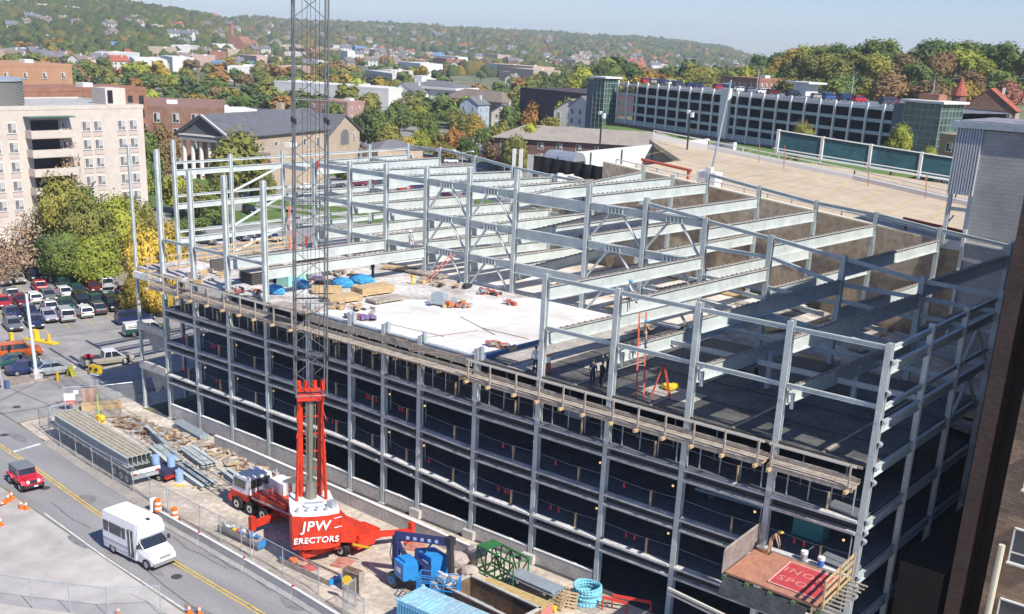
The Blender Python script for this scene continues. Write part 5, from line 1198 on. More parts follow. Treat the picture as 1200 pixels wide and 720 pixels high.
mb = MB(); mb.bar((39.3, -6.6, 1.2), (40.6, -3.8, 1.0), .3, .34); mb.box((40.65, -3.7, 1.15), (.32, .32, 1.0)); mb.tube((40.65, -3.7, .1), (40.65, -3.7, .8), .1); mb.tube((40.65, -3.7, .04), (40.65, -3.7, .14), .45, n=14); cp('outrigger', mb, red)
mb = MB(); mb.bar((38.6, -8.0, .9), (38.0, -10.7, .8), .36, .42); mb.box((37.95, -10.8, .7), (.34, .34, .9)); mb.tube((37.95, -10.8, .04), (37.95, -10.8, .14), .42, n=14); cp('outrigger', mb, red)
# superstructure: frame (d along the counterweight face, n out of it)
d_ = Vector((.577, .817, 0)); n_v = Vector((.817, -.577, 0)); PC = Vector((38.72, -10.35, 0))
def Q(a, b, z): return PC+d_*a+n_v*b+Vector((0, 0, z))
mb = MB()      # curved counterweight: faceted slab
prof = [(-1.6, -.55), (-1.5, -.1), (-.8, .12), (0, .18), (.8, .12), (1.5, -.1), (1.6, -.55), (1.55, -1.5), (-1.55, -1.5)]
mb.prism([tuple(Q(a, b, 0))[:2] for a, b in prof], 1.35, 3.65); cw = cp('counterweight', mb, red)
mb = MB(); mb.prism([tuple(Q(a*.97, b, 0))[:2] for a, b in prof], 3.65, 3.72); mb.prism([tuple(Q(a, b, 0))[:2] for a, b in ((-1.5, -1.4), (1.5, -1.4), (1.35, -4.4), (-1.35, -4.4))], 1.9, 3.45)
cp('upper_deck', mb, white)
mb = MB(); mb.prism([tuple(Q(a, b, 0))[:2] for a, b in ((-1.2, -1.6), (1.2, -1.6), (1.2, -4.8), (-1.2, -4.8))], 1.5, 1.95); cp('turntable', mb, redd)
wt = mat('white_letters', (.85, .85, .85), .5)
o = text('JPW', .92, 'lettering', wt, cw, basis(Q(-.05, .215, 2.98)-Vector(CO_), d_, (0, 0, 1)), bold=.015, shear=.16, space=1.1, extr=.02)
o = text('ERECTORS', .56, 'lettering', wt, cw, basis(Q(-.05, .215, 2.02)-Vector(CO_), d_, (0, 0, 1)), bold=.009, shear=.12, space=1.08, extr=.02)
mb = MB()
for a, z in ((1.42, 2.75), (1.42, 3.4)): mb.bar(Q(a-.3, .06, z-.03), Q(a+.2, -.06, z+.02), .05, .035)
cp('pinstripe', mb, wt, cw)
mb = MB(); mb.box(tuple(Q(1.1, -1.0, 3.95)), (.5, .4, .4)); 
for a in (-1.1, -.5, .1, .7): mb.tube(Q(a, -.5, 3.72), Q(a, -.5, 3.98), .1, n=8)
mb.tube(Q(-.6, -1.3, 3.75), Q(.6, -1.3, 3.75), .25, n=16); cp('winch', mb, steel2)
vs = [Q(1.6, -.5, 1.4), Q(1.6, -1.9, 1.4), Q(2.7, -1.9, 1.1), Q(2.7, -.9, 1.1), Q(1.6, -.5, 3.3), Q(1.6, -1.9, 3.3), Q(2.6, -1.8, 2.1), Q(2.6, -1.0, 2.1)]
mb = MB(); mb.add([tuple(q) for q in vs], [(0, 1, 2, 3), (4, 5, 6, 7), (0, 3, 7, 4), (1, 2, 6, 5), (0, 1, 5, 4), (3, 2, 6, 7)]); cp('side_housing', mb, red)
# decals
mb = MB(); mb.bar((39.9, -8.33, 1.35), (41.1, -7.93, 1.35), .04, .16); cp('hazard_stripe', mb, yellow)
# red butt section and gantry
F0 = Q(0, -3.45, 0); top_t = Vector((.55, .35, 0))
def L(a, b, z):                      # point in the boom section at height z
    k = (z-3.2)/45.; return F0+d_*a+n_v*b+top_t*k+Vector((0, 0, z))
for s in (-1, 1):
    mb = MB(); mb.bar(L(s*.62, -.25, 3.3), L(s*.66, -.25, 10.6), .24, .3, up=(1, 0, 0)); mb.bar(L(s*.95, .55, 3.4), L(s*.8, .3, 7.6), .14, .16, up=(1, 0, 0)); mb.bar(L(s*.8, .3, 7.6), L(s*.72, .1, 10.4), .1, .1, up=(1, 0, 0)); cp('mast_leg', mb, red)
mb = MB()
for z in np.arange(4.2, 10.2, 1.2): mb.bar(L(-.62, -.25, z), L(.62, -.25, z), .09, .1)
for k, z in enumerate(np.arange(4.2, 9.1, 1.2)):
    for s in (-1, 1): mb.bar(L(s*.93, .5, z), L(s*.64, -.2, z+.9), .05, .06)
mb.bar(L(-.85, 0, 10.4), L(.85, 0, 10.4), .5, .45); mb.bar(L(-.85, 0, 10.9), L(.85, 0, 10.9), .3, .2)
for s in (-1, -.35, .35, 1): mb.box(tuple(L(s*.75, 0, 11.2)), (.16, .25, .6))
cp('mast_head', mb, red)
mb = MB(); mb.tube(L(0, -.1, 3.3), L(0, -.1, 10.3), .2, n=10); mb.tube(L(0, .1, 3.2), L(0, .05, 4.6), .42, .3, n=8); mb.tube(L(.25, .2, 3.2), L(.3, .1, 10), .03, n=5); mb.tube(L(-.25, .2, 3.2), L(-.3, .1, 10), .03, n=5)
for z in np.arange(4.6, 10.2, .42): mb.box(tuple(L(-.33, -.1, z)), (.3, .05, .05))
cp('hoist_cylinder', mb, mat('hydraulic_grey', (.25, .25, .2), .5, .4))
# lattice boom
boom = MB(); zt = 60.
for s in (-1, 1):
    for b in (-.75, .75):
        boom.tube(L(s*.96, b, 10.6), L(s*.96, b, zt), .055, n=6)
bo = cp('lattice_boom', boom, lattice)
lac = MB(); z = 10.7; k = 0; st = 1.5
while z < zt-st:
    for b in (-.75, .75):
        s = 1 if (k % 2 == 0) ^ (b > 0) else -1
        lac.tube(L(-s*.96, b, z), L(s*.96, b, z+st), .024, n=5, cap=False)
    for s in (-1, 1):
        if s > 0 and k % 2: continue
        q = .75 if k % 2 else -.75; lac.tube(L(s*.96, q, z), L(s*.96, -q, z+st), .02, n=5, cap=False)
    if k % 4 == 0:
        for b in (-.75, .75): lac.tube(L(-.96, b, z), L(.96, b, z), .035, n=5)
        for s in (-1, 1): lac.tube(L(s*.96, -.75, z), L(s*.96, .75, z), .03, n=5)
    z += st; k += 1
cp('lacing', lac, lattice, bo)
mb = MB()
for a, b in ((-.45, 0), (-.18, .1), (.3, .0), (.55, -.1), (0, .3)): mb.tube(L(a, b, 10.4), L(a, b, zt), .018, n=4, cap=False)
cp('hoist_rope', mb, dark)
mb = MB()
for a, b in ((-.45, 0), (-.18, .1), (.3, .0), (.55, -.1)): mb.tube(L(a, b, 37.0), L(a, b, 38.0), .06, n=6)
for z, a in ((20.3, -.3), (24.8, .35)): mb.tube(L(a, .85, z), L(a, .85, z+.5), .06, n=6)
cp('rope_socket', mb, redd)
mb = MB()
for a in (-.96, .96):
    for b in (-.75, .75): mb.box(tuple(L(a, b, 13.2)), (.16, .16, .35)); mb.box(tuple(L(a, b, 27.5)), (.15, .15, .3))
mb.bar(L(-.96, .75, 13.2), L(.96, .75, 13.2), .09, .09); mb.bar(L(-.96, .75, 17.0), L(.96, .75, 17.0), .2, .05); cp('boom_pin', mb, dark)
# ================================================================ boom lift
lb = mat('lift_blue', (.03, .26, .62), .4, nz=2, amt=.08); lbd = mat('lift_navy', (.025, .035, .12), .5)
BL = thing('boom_lift', 'bright blue articulated boom lift with folded navy arm beside the container', 'boom lift', (45.2, -7.8, 0)); LO2 = (45.2, -7.8, 0)
def lp(n, mb, m, parent=BL): return mb.build(n, m, parent, off=LO2)
mb = MB(); mb.box((45.3, -7.8, .75), (2.4, 1.5, .5)); mb.box((45.3, -7.8, 1.05), (1.6, 1.2, .3)); lp('chassis', mb, dark)
for x, y in ((44.0, -8.75), (46.5, -8.75), (44.0, -6.75), (46.5, -6.75)):
    mb = MB(); wheel(mb, (x, y, .5), .5, .38); lp('wheel', mb, [mat('grey_tyre', (.12, .12, .12), .9), lb])
mb = MB(); mb.prism([(44.2, -8.9), (45.3, -9.2), (45.9, -8.5), (44.6, -7.9)], .95, 2.05); mb.prism([(44.3, -8.7), (45.2, -8.95), (45.7, -8.4), (44.7, -8.0)], 2.05, 2.2); lp('engine_cowl', mb, lb)
mb = MB(); mb.prism([(44.5, -7.4), (46.2, -7.7), (46.8, -6.7), (45.2, -6.4)], .95, 2.3); lp('turret_cowl', mb, lb)
mb = MB(); mb.prism([(44.5, -7.9), (46.1, -8.3), (46.4, -7.9), (44.8, -7.5)], .95, 1.9); lp('turntable', mb, lbd)
mb = MB(); mb.bar((44.0, -8.5, 1.2), (43.9, -8.4, 3.3), .34, .4, up=(1, 0, 0)); mb.bar((44.5, -8.2, 1.9), (44.1, -8.4, 2.9), .2, .2); lp('riser_arm', mb, lbd)
mb = MB(); mb.bar((43.8, -8.45, 3.35), (46.8, -6.7, 3.25), .36, .42)
lp('main_arm', mb, lbd)
mb = MB()
for k in range(5): q = .25+k*.13; p = Vector((43.8, -8.45, 3.35)).lerp(Vector((46.8, -6.7, 3.25)), q); mb.box((p.x+.1, p.y-.17, p.z), (.2, .03, .2), math.radians(30))
lp('lettering', mb, mat('arm_letters', (.35, .4, .6), .6), BL)
mb = MB(); mb.bar((46.8, -6.7, 3.35), (47.5, -7.3, 1.6), .3, .34, up=(1, 0, 0)); mb.box((46.85, -6.75, 3.35), (.5, .5, .5)); lp('fly_jib', mb, dark)
bk = MB(); c = [(46.7, -9.1), (48.9, -8.0), (49.3, -8.8), (47.1, -9.9)]
for z in (1.15, 1.5, 1.85, 2.2):
    for a, b in zip(c, c[1:]+c[:1]): bk.bar((*a, z), (*b, z), .045, .045)
for a, b in zip(c, c[1:]+c[:1]):
    for t_ in (0, .33, .66): x, y = a[0]+(b[0]-a[0])*t_, a[1]+(b[1]-a[1])*t_; bk.bar((x, y, 1.05), (x, y, 2.2), .045, .045)
bk.prism(c, .98, 1.1); lp('basket', bk, lb)
mb = MB(); mb.box((48.0, -8.7, 1.9), (.5, .3, .35)); mb.box((47.6, -8.9, 1.4), (.4, .4, .5)); mb.box((47.9, -8.5, 2.15), (.7, .2, .1), mi=1); lp('control_box', mb, [steel2, white])
mb = MB(); mb.tube((44.7, -8.1, 2.0), (44.0, -8.45, 3.0), .07, n=8); mb.tube((45.4, -7.5, 2.3), (45.9, -7.2, 3.2), .06, n=8); mb.path([(44.0, -8.7, 1.2), (43.7, -8.75, 2.2), (43.8, -8.6, 3.3), (45, -7.9, 3.5), (46.8, -6.9, 3.5)], .03, 5); lp('hydraulic_hose', mb, dark)
mb = MB(); mb.box((44.75, -9.08, 1.55), (.5, .03, .3), -.3); mb.box((45.6, -7.62, 1.75), (.6, .03, .25), -.2); lp('decal', mb, white)
# ================================================================ blue container
CT = thing('shipping_container', 'sky-blue corrugated container with a streaked roof at the bottom edge', 'container', (52.4, -12.0, 0), math.radians(2))
cb = mat('container_blue', (.16, .42, .62), .5, nz=1.2, amt=.18); cbr = mat('container_roof', (.25, .52, .68), .5, nz=.5, amt=.22, dark=(.30, .38, .42))
mb = MB(); mb.box((0, 0, 1.3), (7.4, 2.2, 2.5))
for i in range(37): mb.box((-3.6+i*.2, -1.12, 1.3), (.1, .05, 2.3)); mb.box((-3.6+i*.2, 1.12, 1.3), (.1, .05, 2.3))
for i in range(10): mb.box((-3.72, -.95+i*.21, 1.3), (.05, .1, 2.3))
mb.build('body', cb, CT)
mb = MB(); mb.box((0, 0, 2.57), (7.4, 2.2, .05))
for i in range(24): mb.box((-3.5+i*.305, 0, 2.61), (.14, 2.1, .03))
for x in (-3.68, 3.68):
    for y in (-1.08, 1.08): mb.box((x, y, 2.6), (.16, .16, .12))
mb.build('roof', cbr, CT)
# open grey skip behind the container
t = thing('waste_skip', 'open rusty steel skip between container and lumber stack', 'skip', (51.3, -7.9, 0), math.radians(-3)); sk_ = mat('rusty_steel', (.16, .12, .09), .8, nz=1.5, amt=.4, second=(.26, .16, .09))
mb = MB(); mb.box((0, 0, .1), (5.6, 2.1, .12)); mb.box((0, 1.05, .85), (5.6, .1, 1.5)); mb.box((0, -1.05, .85), (5.6, .1, 1.5)); mb.box((-2.8, 0, .85), (.1, 2.1, 1.5)); mb.box((2.8, 0, .85), (.1, 2.1, 1.5)); mb.build('body', sk_, t)
mb = MB()
for a in ((0, 1.05, 5.7, .2), (0, -1.05, 5.7, .2)): mb.box((a[0], a[1], 1.63), (a[2], a[3], .08))
for x in (-2.8, 2.8): mb.box((x, 0, 1.63), (.2, 2.3, .08))
mb.build('rim', conc, t)
# ================================================================ stacks in the yard
def stack(name, label, cat, x, y, z, rz, n, rows, L_, w, h, m, gap=.02, group=None, ends=None, jit=.0, piece='board'):
    t = thing(name, label, cat, (x, y, z), rz, group); R = random.Random(int(x*10+y)); mb = MB()
    for r in range(rows):
        for i in range(n): mb.box((R.uniform(-jit, jit), (i-(n-1)/2)*(w+gap), (r+.5)*(h+gap*.5)), (L_*R.uniform(.97, 1), w, h))
    o = mb.build(piece+'_layers', m, t)
    mb = MB()
    for s in (-.35, .35): mb.box((s*L_, 0, -.05), (.12, n*(w+gap), .1))
    mb.build('bearer', woodg, t)
    if ends:
        mb = MB(); mb.box((L_/2+.01, 0, rows*h/2), (.03, n*w, rows*h)); mb.build('painted_ends', ends, t)
    return t
stack('lumber_stack', 'long stack of yellow lumber with red-painted ends by the skip', 'lumber stack', 50.9, -5.35, .12, math.radians(1), 7, 3, 5.0, .17, .2, mat('yellow_lumber', (.52, .38, .17), .8, nz=4, amt=.2), ends=mat('red_ends', (.55, .2, .17), .8))
stack('lumber_stack', 'loose orange timbers stacked by the far yard fence', 'lumber stack', 2.0, -3.1, .15, math.radians(62), 6, 2, 3.4, .2, .2, wood)
stack('board_pile', 'low pile of brown planks beside the orange timbers', 'board pile', 3.4, -3.9, .1, math.radians(58), 7, 1, 3.2, .25, .12, woodg)
def pipes(label, x, y, z, rz, n, rows, L_, r, m, name='pipe_bundle'):
    t = thing(name, label, 'pipe bundle', (x, y, z), rz); mb = MB(); R = random.Random(int(x*7))
    for k in range(rows):
        for i in range(n-k%2): yy = (i-(n-1)/2+.5*(k % 2))*r*2.1; o_ = R.uniform(-.15, .15); mb.tube((-L_/2+o_, yy, r+k*r*1.8), (L_/2+o_, yy, r+k*r*1.8), r, n=8)
    mb.build('pipes', m, t); mb = MB()
    for s in (-.3, .3): mb.box((s*L_, 0, -.06), (.15, n*r*2.3, .12)); 
    mb.build('bearer', woodg, t); return t
t = pipes('silver scaffold pipes on a raised rack beside the lumber', 51.2, -3.5, .75, math.radians(-2), 9, 3, 3.6, .06, steel2)
mb = MB()
for s in (-1.3, 1.3):
    for q in (-.5, .5): mb.box((s, q, -.45), (.08, .08, .75))
mb.build('rack_leg', dark, t)
pipes('grey pipes lying against the base wall by the second column', 12.6, -1.3, .1, math.radians(-8), 5, 3, 4.6, .09, steel2)
pipes('thin steel rods in a bundle behind the skip', 48.9, -6.75, .1, math.radians(-12), 8, 2, 3.2, .05, steel2)
def beams(label, x, y, rz, n, L_, w, h, gap=.03, rows=1):
    t = thing('steel_beam_stack', label, 'steel beams', (x, y, .16), rz); mb = MB()
    for r in range(rows):
        for i in range(n): q = (i-(n-1)/2)*(w+gap); mb.ibeam((-L_/2, q, h/2+r*h), (L_/2, q, h/2+r*h), w, h, .03)
    mb.build('beams', steel, t); mb = MB()
    for s in (-.35, .35): mb.box((s*L_, 0, -.07), (.15, n*(w+gap)+.3, .14))
    mb.build('bearer', wood, t); return t
beams('single grey girder lying in the yard near the debris', 12.0, -4.3, math.radians(-15), 1, 4.6, .3, .5)
beams('stack of four short grey beams in mid-yard', 15.8, -5.9, math.radians(-14), 4, 4.2, .32, .3)
beams('pair of grey beams beside the loaded trailer', 13.4, -6.9, math.radians(-12), 2, 5.2, .3, .35)
beams('three long grey beams pointing at the crane cab', 20.9, -7.0, math.radians(-10), 3, 5.4, .26, .3, .25)
beams('two grey beams near the base wall, left of the crane', 23.8, -5.2, math.radians(-12), 2, 4.2, .3, .3, .2)
beams('stack of grey wide-flange pieces by the base wall', 17.9, -4.4, math.radians(-12), 4, 4.4, .3, .28)
# debris heap: one mass of scraps
R = random.Random(12); mb = MB()
for i in range(330):
    s = i/330; x = 5.5+R.uniform(0, 22)*(1 if i % 2 else .45); y = -1.9-R.uniform(0, 1.6)-(x < 12)*R.uniform(0, 1.5)
    mb.box((x, y, R.uniform(.05, .3)), (R.uniform(.1, 1.3), R.uniform(.06, .28), R.uniform(.03, .16)), R.uniform(0, 3.1), mi=R.choice((0, 0, 1, 1, 2, 3)))
o = mb.build('scrap_heap', [wood, woodg, conc, mat('rust_scrap', (.22, .10, .06), .9)]); o['kind'] = 'stuff'; o['label'] = 'scattered timber and steel scraps along the base wall'; o['category'] = 'scrap'
# concrete blocks, pallets, green truss, hose coil
for x, y, w_, d2, h_, rz, l in ((44.9, -3.9, 1.5, 1.1, .9, .2, 'pale crumbled concrete block left of the green truss'), (45.6, -2.7, 1.3, 1.0, 1.2, -.3, 'rounded pinkish concrete block against the base wall'), (46.4, -4.3, 1.0, .8, .6, .5, 'small broken block at the foot of the green truss')):
    mb = MB(); mb.blob((0, 0, h_/2), (w_*.62, d2*.62, h_*.6), 2, .07); mb.box((0, 0, h_*.42), (w_*.9, d2*.9, h_*.84), .1, taper=.85); t = mb.build('concrete_block', mat('pink_concrete', (.45, .37, .33), .95, nz=2, amt=.2, bump=.5, bscale=6)); t.location = (x, y, .02); t.rotation_euler = (0, 0, rz); tag(t, l, 'concrete block')
gr = mat('truss_green', (.035, .17, .06), .5)
t = thing('truss_section', 'green steel truss section standing by the base wall', 'truss', (48.2, -3.2, .1), math.radians(-8)); mb = MB()
for y in (-.65, .65):
    for z in (.15, 1.75): mb.bar((-1.7, y, z), (1.7, y, z), .11, .11)
for i in range(5):
    x = -1.7+i*.85
    for y in (-.65, .65): mb.bar((x, y, .15), (x, y, 1.75), .07, .07)
    if i < 4:
        for y in (-.65, .65): mb.bar((x, y, .15 if i % 2 else 1.75), (x+.85, y, 1.75 if i % 2 else .15), .07, .07)
    mb.bar((x, -.65, 1.75), (x, .65, 1.75), .06, .06); mb.bar((x, -.65, .15), (x, .65, .15), .06, .06)
mb.build('frame', gr, t); mb = MB(); mb.box((-1.1, 0, 1.82), (.8, 1.2, .03)); mb.build('plate', gr, t)
t = thing('hose_coil', 'big coil of light-blue hose by the base wall column', 'hose coil', (54.0, -2.0, .03)); hm = mat('hose_blue', (.22, .55, .66), .5, nz=4, amt=.15)
mb = MB(); R = random.Random(4)
for k in range(15):
    r = .82-.02*abs(k % 4-2); z = .08+k*.075; n = 26; ox, oy = R.uniform(-.07, .07), R.uniform(-.07, .07)
    mb.path([(ox+r*math.cos(a), oy+r*math.sin(a), z+.05*math.sin(a*2+k)) for a in np.linspace(0, 2*PI, n)], .07, 7)
mb.build('coil', hm, t, smooth=True); mb = MB(); mb.box((.1, 0, .0), (2.4, 2.3, .04)); mb.build('pallet', woodg, t)
for i, (x, y, rz, l) in enumerate(((52.8, -3.0, .2, 'wooden pallet leaning upright nearest the pipe rack'), (53.2, -3.9, -.1, 'wooden pallet with slats in front of the hose coil'), (53.6, -3.3, .35, 'broken pallet boards between rack and hose coil'))):
    t = thing('pallet', l, 'pallet', (x, y, .45), rz, 'pallets by the hose coil'); t.rotation_euler = (1.1, 0, rz); mb = MB()
    for k in range(6): mb.box((0, -.5+k*.2, .06), (1.0, .12, .03))
    mb.build('slat', wood, t); mb = MB()
    for s in (-.45, 0, .45): mb.box((s, 0, 0), (.09, 1.1, .1))
    mb.build('stringer', woodg, t)
mb = MB(); mb.tube((0, 0, 0), (.7, .1, .02), .2, n=12); t = mb.build('gas_cylinder', yellow); t.location = (52.7, -4.5, .22); tag(t, 'yellow cylinder lying between lumber and pallets', 'cylinder')
for i, (a, b, l) in enumerate((((55.6, -1.6), (57.6, -.4), 'longer red barrier plank by the hose coil'), ((55.3, -2.2), (56.6, -1.5), 'shorter red barrier plank by the hose coil'))):
    mb = MB(); mb.bar((*a, .9), (*b, .7), .06, .2); mb.bar((*a, .0), (*a, .95), .07, .07); mb.bar((*b, .0), (*b, .75), .07, .07); tag(lift_origin(mb.build('barrier_plank', mat('barrier_red', (.65, .06, .04), .6))), l, 'barrier')
mb = MB(); mb.box((0, 0, .45), (1.3, .45, .9)); 
for z in (.05, .85): mb.box((0, 0, z), (1.36, .5, .06), mi=1)
for s in (-.65, .65): mb.box((s, -.01, .45), (.05, .5, .95), mi=1)
t = mb.build('steel_plate_crate', [sk_, woodg]); t.location = (42.8, -11.0, .02); t.rotation_euler = (0, 0, .15); t.scale = (1, 1, 1.7); tag(t, 'upright rusty plate crate next to the round yellow sign', 'crate')
# trough with sand
t = thing('mortar_trough', 'long shallow blue-ended trough with sand and orange gear beside the fence', 'trough', (38.9, -11.0, .02), math.radians(1))
mb = MB(); mb.box((0, 0, .05), (4.6, 1.1, .06)); mb.box((0, -.55, .2), (4.6, .06, .36)); mb.box((0, .55, .2), (4.6, .06, .36)); mb.build('tray', woodg, t)
mb = MB(); mb.box((2.3, 0, .22), (.08, 1.16, .4)); mb.box((-2.3, 0, .22), (.08, 1.16, .4)); mb.build('end_plate', lb, t)
mb = MB(); mb.box((1.2, 0, .18), (1.6, .9, .2)); mb.blob((-1.6, 0, .3), (.4, .35, .22), 2, .15, mi=1); mb.blob((-1.0, .1, .25), (.5, .3, .15), 2, .15, mi=2); mb.blob((0, 0, .25), (.6, .35, .14), 2, .15, mi=3); mb.build('contents', [dirt, orange, wood, mat('faded_red', (.6, .12, .1), .7)], t)
t = thing('tool_trailer', 'open tool bed with yellow jugs, hoses and a blue end by the fence', 'tool bed', (32.2, -11.1, .0), 0)
mb = MB(); mb.box((0, 0, .35), (4.2, .9, .12)); mb.box((0, -.45, .5), (4.2, .05, .3)); mb.build('bed', woodg, t); mb = MB(); mb.box((2.1, 0, .45), (.1, .9, .5)); mb.build('end_plate', lb, t)
R = random.Random(6); mb = MB()
for i in range(16): mb.blob((R.uniform(-1.9, 1.9), R.uniform(-.3, .3), .55+R.uniform(0, .15)), (R.uniform(.12, .3), .16, R.uniform(.1, .25)), 1, .2, mi=R.choice((0, 1, 2, 3, 4)))
mb.build('contents', [yellow, white, mat('faded_red', (.6, .12, .1), .7), steel2, lb], t)
for x, y, l in ((39.6, -8.9, 'faded red timber blocks lying beside the crane'), (41.2, -3.9, 'red-painted timber mat under the crane\'s right outrigger')):
    mb = MB()
    for k in range(4): mb.box((0, -.45+k*.3, .1), (1.1, .24, .2))
    mb.box((.1, 0, .27), (.5, .8, .12)); t = mb.build('timber_mat', mat('pink_wood', (.50, .22, .17), .85, nz=2, amt=.25)); t.location = (x, y, .012); t.rotation_euler = (0, 0, .4); tag(t, l, 'timber mat')
# loaded flatbed trailer
TR = thing('flatbed_trailer', 'flatbed semi-trailer loaded with long grey beams by the street corner', 'trailer', (12.3, -9.3, 0), math.radians(-6))
mb = MB(); mb.box((0, 0, 1.1), (14.2, 2.3, .25)); mb.ibeam((-6.6, .5, .85), (6.9, .5, .85), .2, .4); mb.ibeam((-6.6, -.5, .85), (6.9, -.5, .85), .2, .4); mb.build('bed', dark, TR)
mb = MB(); mb.box((0, -1.17, 1.12), (14.2, .05, .14)); mb.box((0, 1.17, 1.12), (14.2, .05, .14))
for i in range(12): mb.box((-6.6+i*1.2, -1.2, 1.1), (.12, .06, .2), mi=1)
mb.build('rub_rail', [steel2, wood], TR)
for x in (4.6, 5.7, 6.6):
    for s in (-1, 1): mb = MB(); wheel(mb, (x-.2, s*.95, .48), .48, .4); mb.build('wheel', [black, chrome], TR)
mb = MB(); mb.box((7.2, 0, .75), (.15, 2.3, .25), mi=0); mb.box((7.15, 0, 1.1), (.12, 2.3, .3), mi=1); mb.box((7.2, -.9, 1.0), (.1, .3, .12), mi=2); mb.box((7.2, .9, 1.0), (.1, .3, .12), mi=2); mb.build('rear_bumper', [steel2, white, redd], TR)
mb = MB()
for s in (-1, 1): mb.box((-7.1, s*1.0, 1.8), (.1, .1, 1.5))
mb.box((-7.1, 0, 2.5), (.1, 2.2, .1)); mb.box((-7.1, 0, 1.9), (.1, 2.2, .1)); mb.build('headboard', steel2, TR)
t = thing('beam_load', 'load of long grey beams with timber packers on the flatbed trailer', 'steel beams', (12.1, -9.28, 1.24), math.radians(-6)); mb = MB()
for i in range(6): mb.ibeam((-6.2, -.9+i*.36, .42), (6.5, -.9+i*.36, .42), .3, .8, .03)
mb.build('beams', mat('load_steel', (.38, .41, .40), .5, nz=1, amt=.1), t); mb = MB()
for i in range(5): mb.box((.1, -.72+i*.36, .845), (12.6, .16, .06))
mb.build('packing_strip', mat('load_timber', (.40, .31, .19), .8, nz=3, amt=.3), t)
# blue barrels and dark cart at the trailer tail
t = thing('generator_cart', 'dark wheeled cart with pale blue drums behind the trailer tail', 'cart', (19.3, -8.5, 0), .2); mb = MB(); mb.box((0, 0, .75), (1.8, 1.3, .5)); mb.box((1.0, 0, .45), (.3, 1.6, .12), mi=1); mb.build('body', [mat('navy_box', (.04, .04, .10), .5), redd], t)
for s in (-.6, .6): mb = MB(); wheel(mb, (.2, s, .28), .28, .2); mb.build('wheel', [black, chrome], t)
for i, (x, y, z) in enumerate(((19.0, -8.9, 1.02), (19.8, -8.1, 1.02), (20.6, -8.0, .02))):
    mb = MB(); mb.tube((0, 0, 0), (0, 0, .85), .3, n=14); mb.tube((0, 0, .3), (0, 0, .33), .31, n=14); mb.tube((0, 0, .6), (0, 0, .63), .31, n=14); o = mb.build('drum', mat('drum_blue', (.28, .42, .62), .5)); o.location = (x, y, z); tag(o, ('pale blue drum on the cart nearest the street', 'pale blue drum on the cart on the yard side', 'pale blue drum standing on the ground by the cart')[i], 'drum', 'pale blue drums behind the trailer')
mb = MB(); mb.box((0, 0, .02), (.9, .25, .03)); t = mb.build('yellow_strap', yellow); t.location = (21.4, -8.6, .02); t.rotation_euler = (0, 0, .5); tag(t, 'yellow strap lying on the yard right of the trailer', 'strap')
# ================================================================ barriers, fences, drums, cones
jb = mat('barrier_concrete', (.47, .44, .41), .9, nz=.5, amt=.15); jt = mat('barrier_top', (.66, .65, .62), .9, nz=.8, amt=.1)
BP = [(25.6, -13.25), (46, -14.45), (62, -16.2)]
i = 0
for (a, b), lab in ((((25.8, -13.2), (30.8, -13.45)), 'first white-topped road barrier, next to the drums'), (((30.85, -13.45), (35.9, -13.75)), 'second white-topped road barrier along the fence'), (((35.95, -13.75), (41.0, -14.1)), 'third white-topped road barrier, opposite the trough'), (((41.05, -14.1), (46.5, -14.6)), 'fourth white-topped road barrier, nearest the container'), (((46.55, -14.6), (52, -15.1)), 'last white-topped road barrier at the bottom edge')):
    an = math.atan2(b[1]-a[1], b[0]-a[0]); L_ = math.dist(a, b)
    t = thing('road_barrier', lab, 'road barrier', ((a[0]+b[0])/2, (a[1]+b[1])/2, .01), an, 'concrete barriers along the road')
    mb = MB(); mb.extrude([(-.3, 0), (.3, 0), (.3, .08), (.13, .32), (.09, .8), (-.09, .8), (-.13, .32), (-.3, .08)], (0, 0, 0), (0, 1, 0), (0, 0, 1), (1, 0, 0), L_-.04); mb.build('body', jb, t)
    mb = MB(); mb.box((0, 0, .815), (L_-.04, .2, .03)); mb.build('painted_top', jt, t); mb = MB(); mb.box((L_/2-.15, 0, .87), (.12, .12, .1)); mb.build('reflector', redd, t)
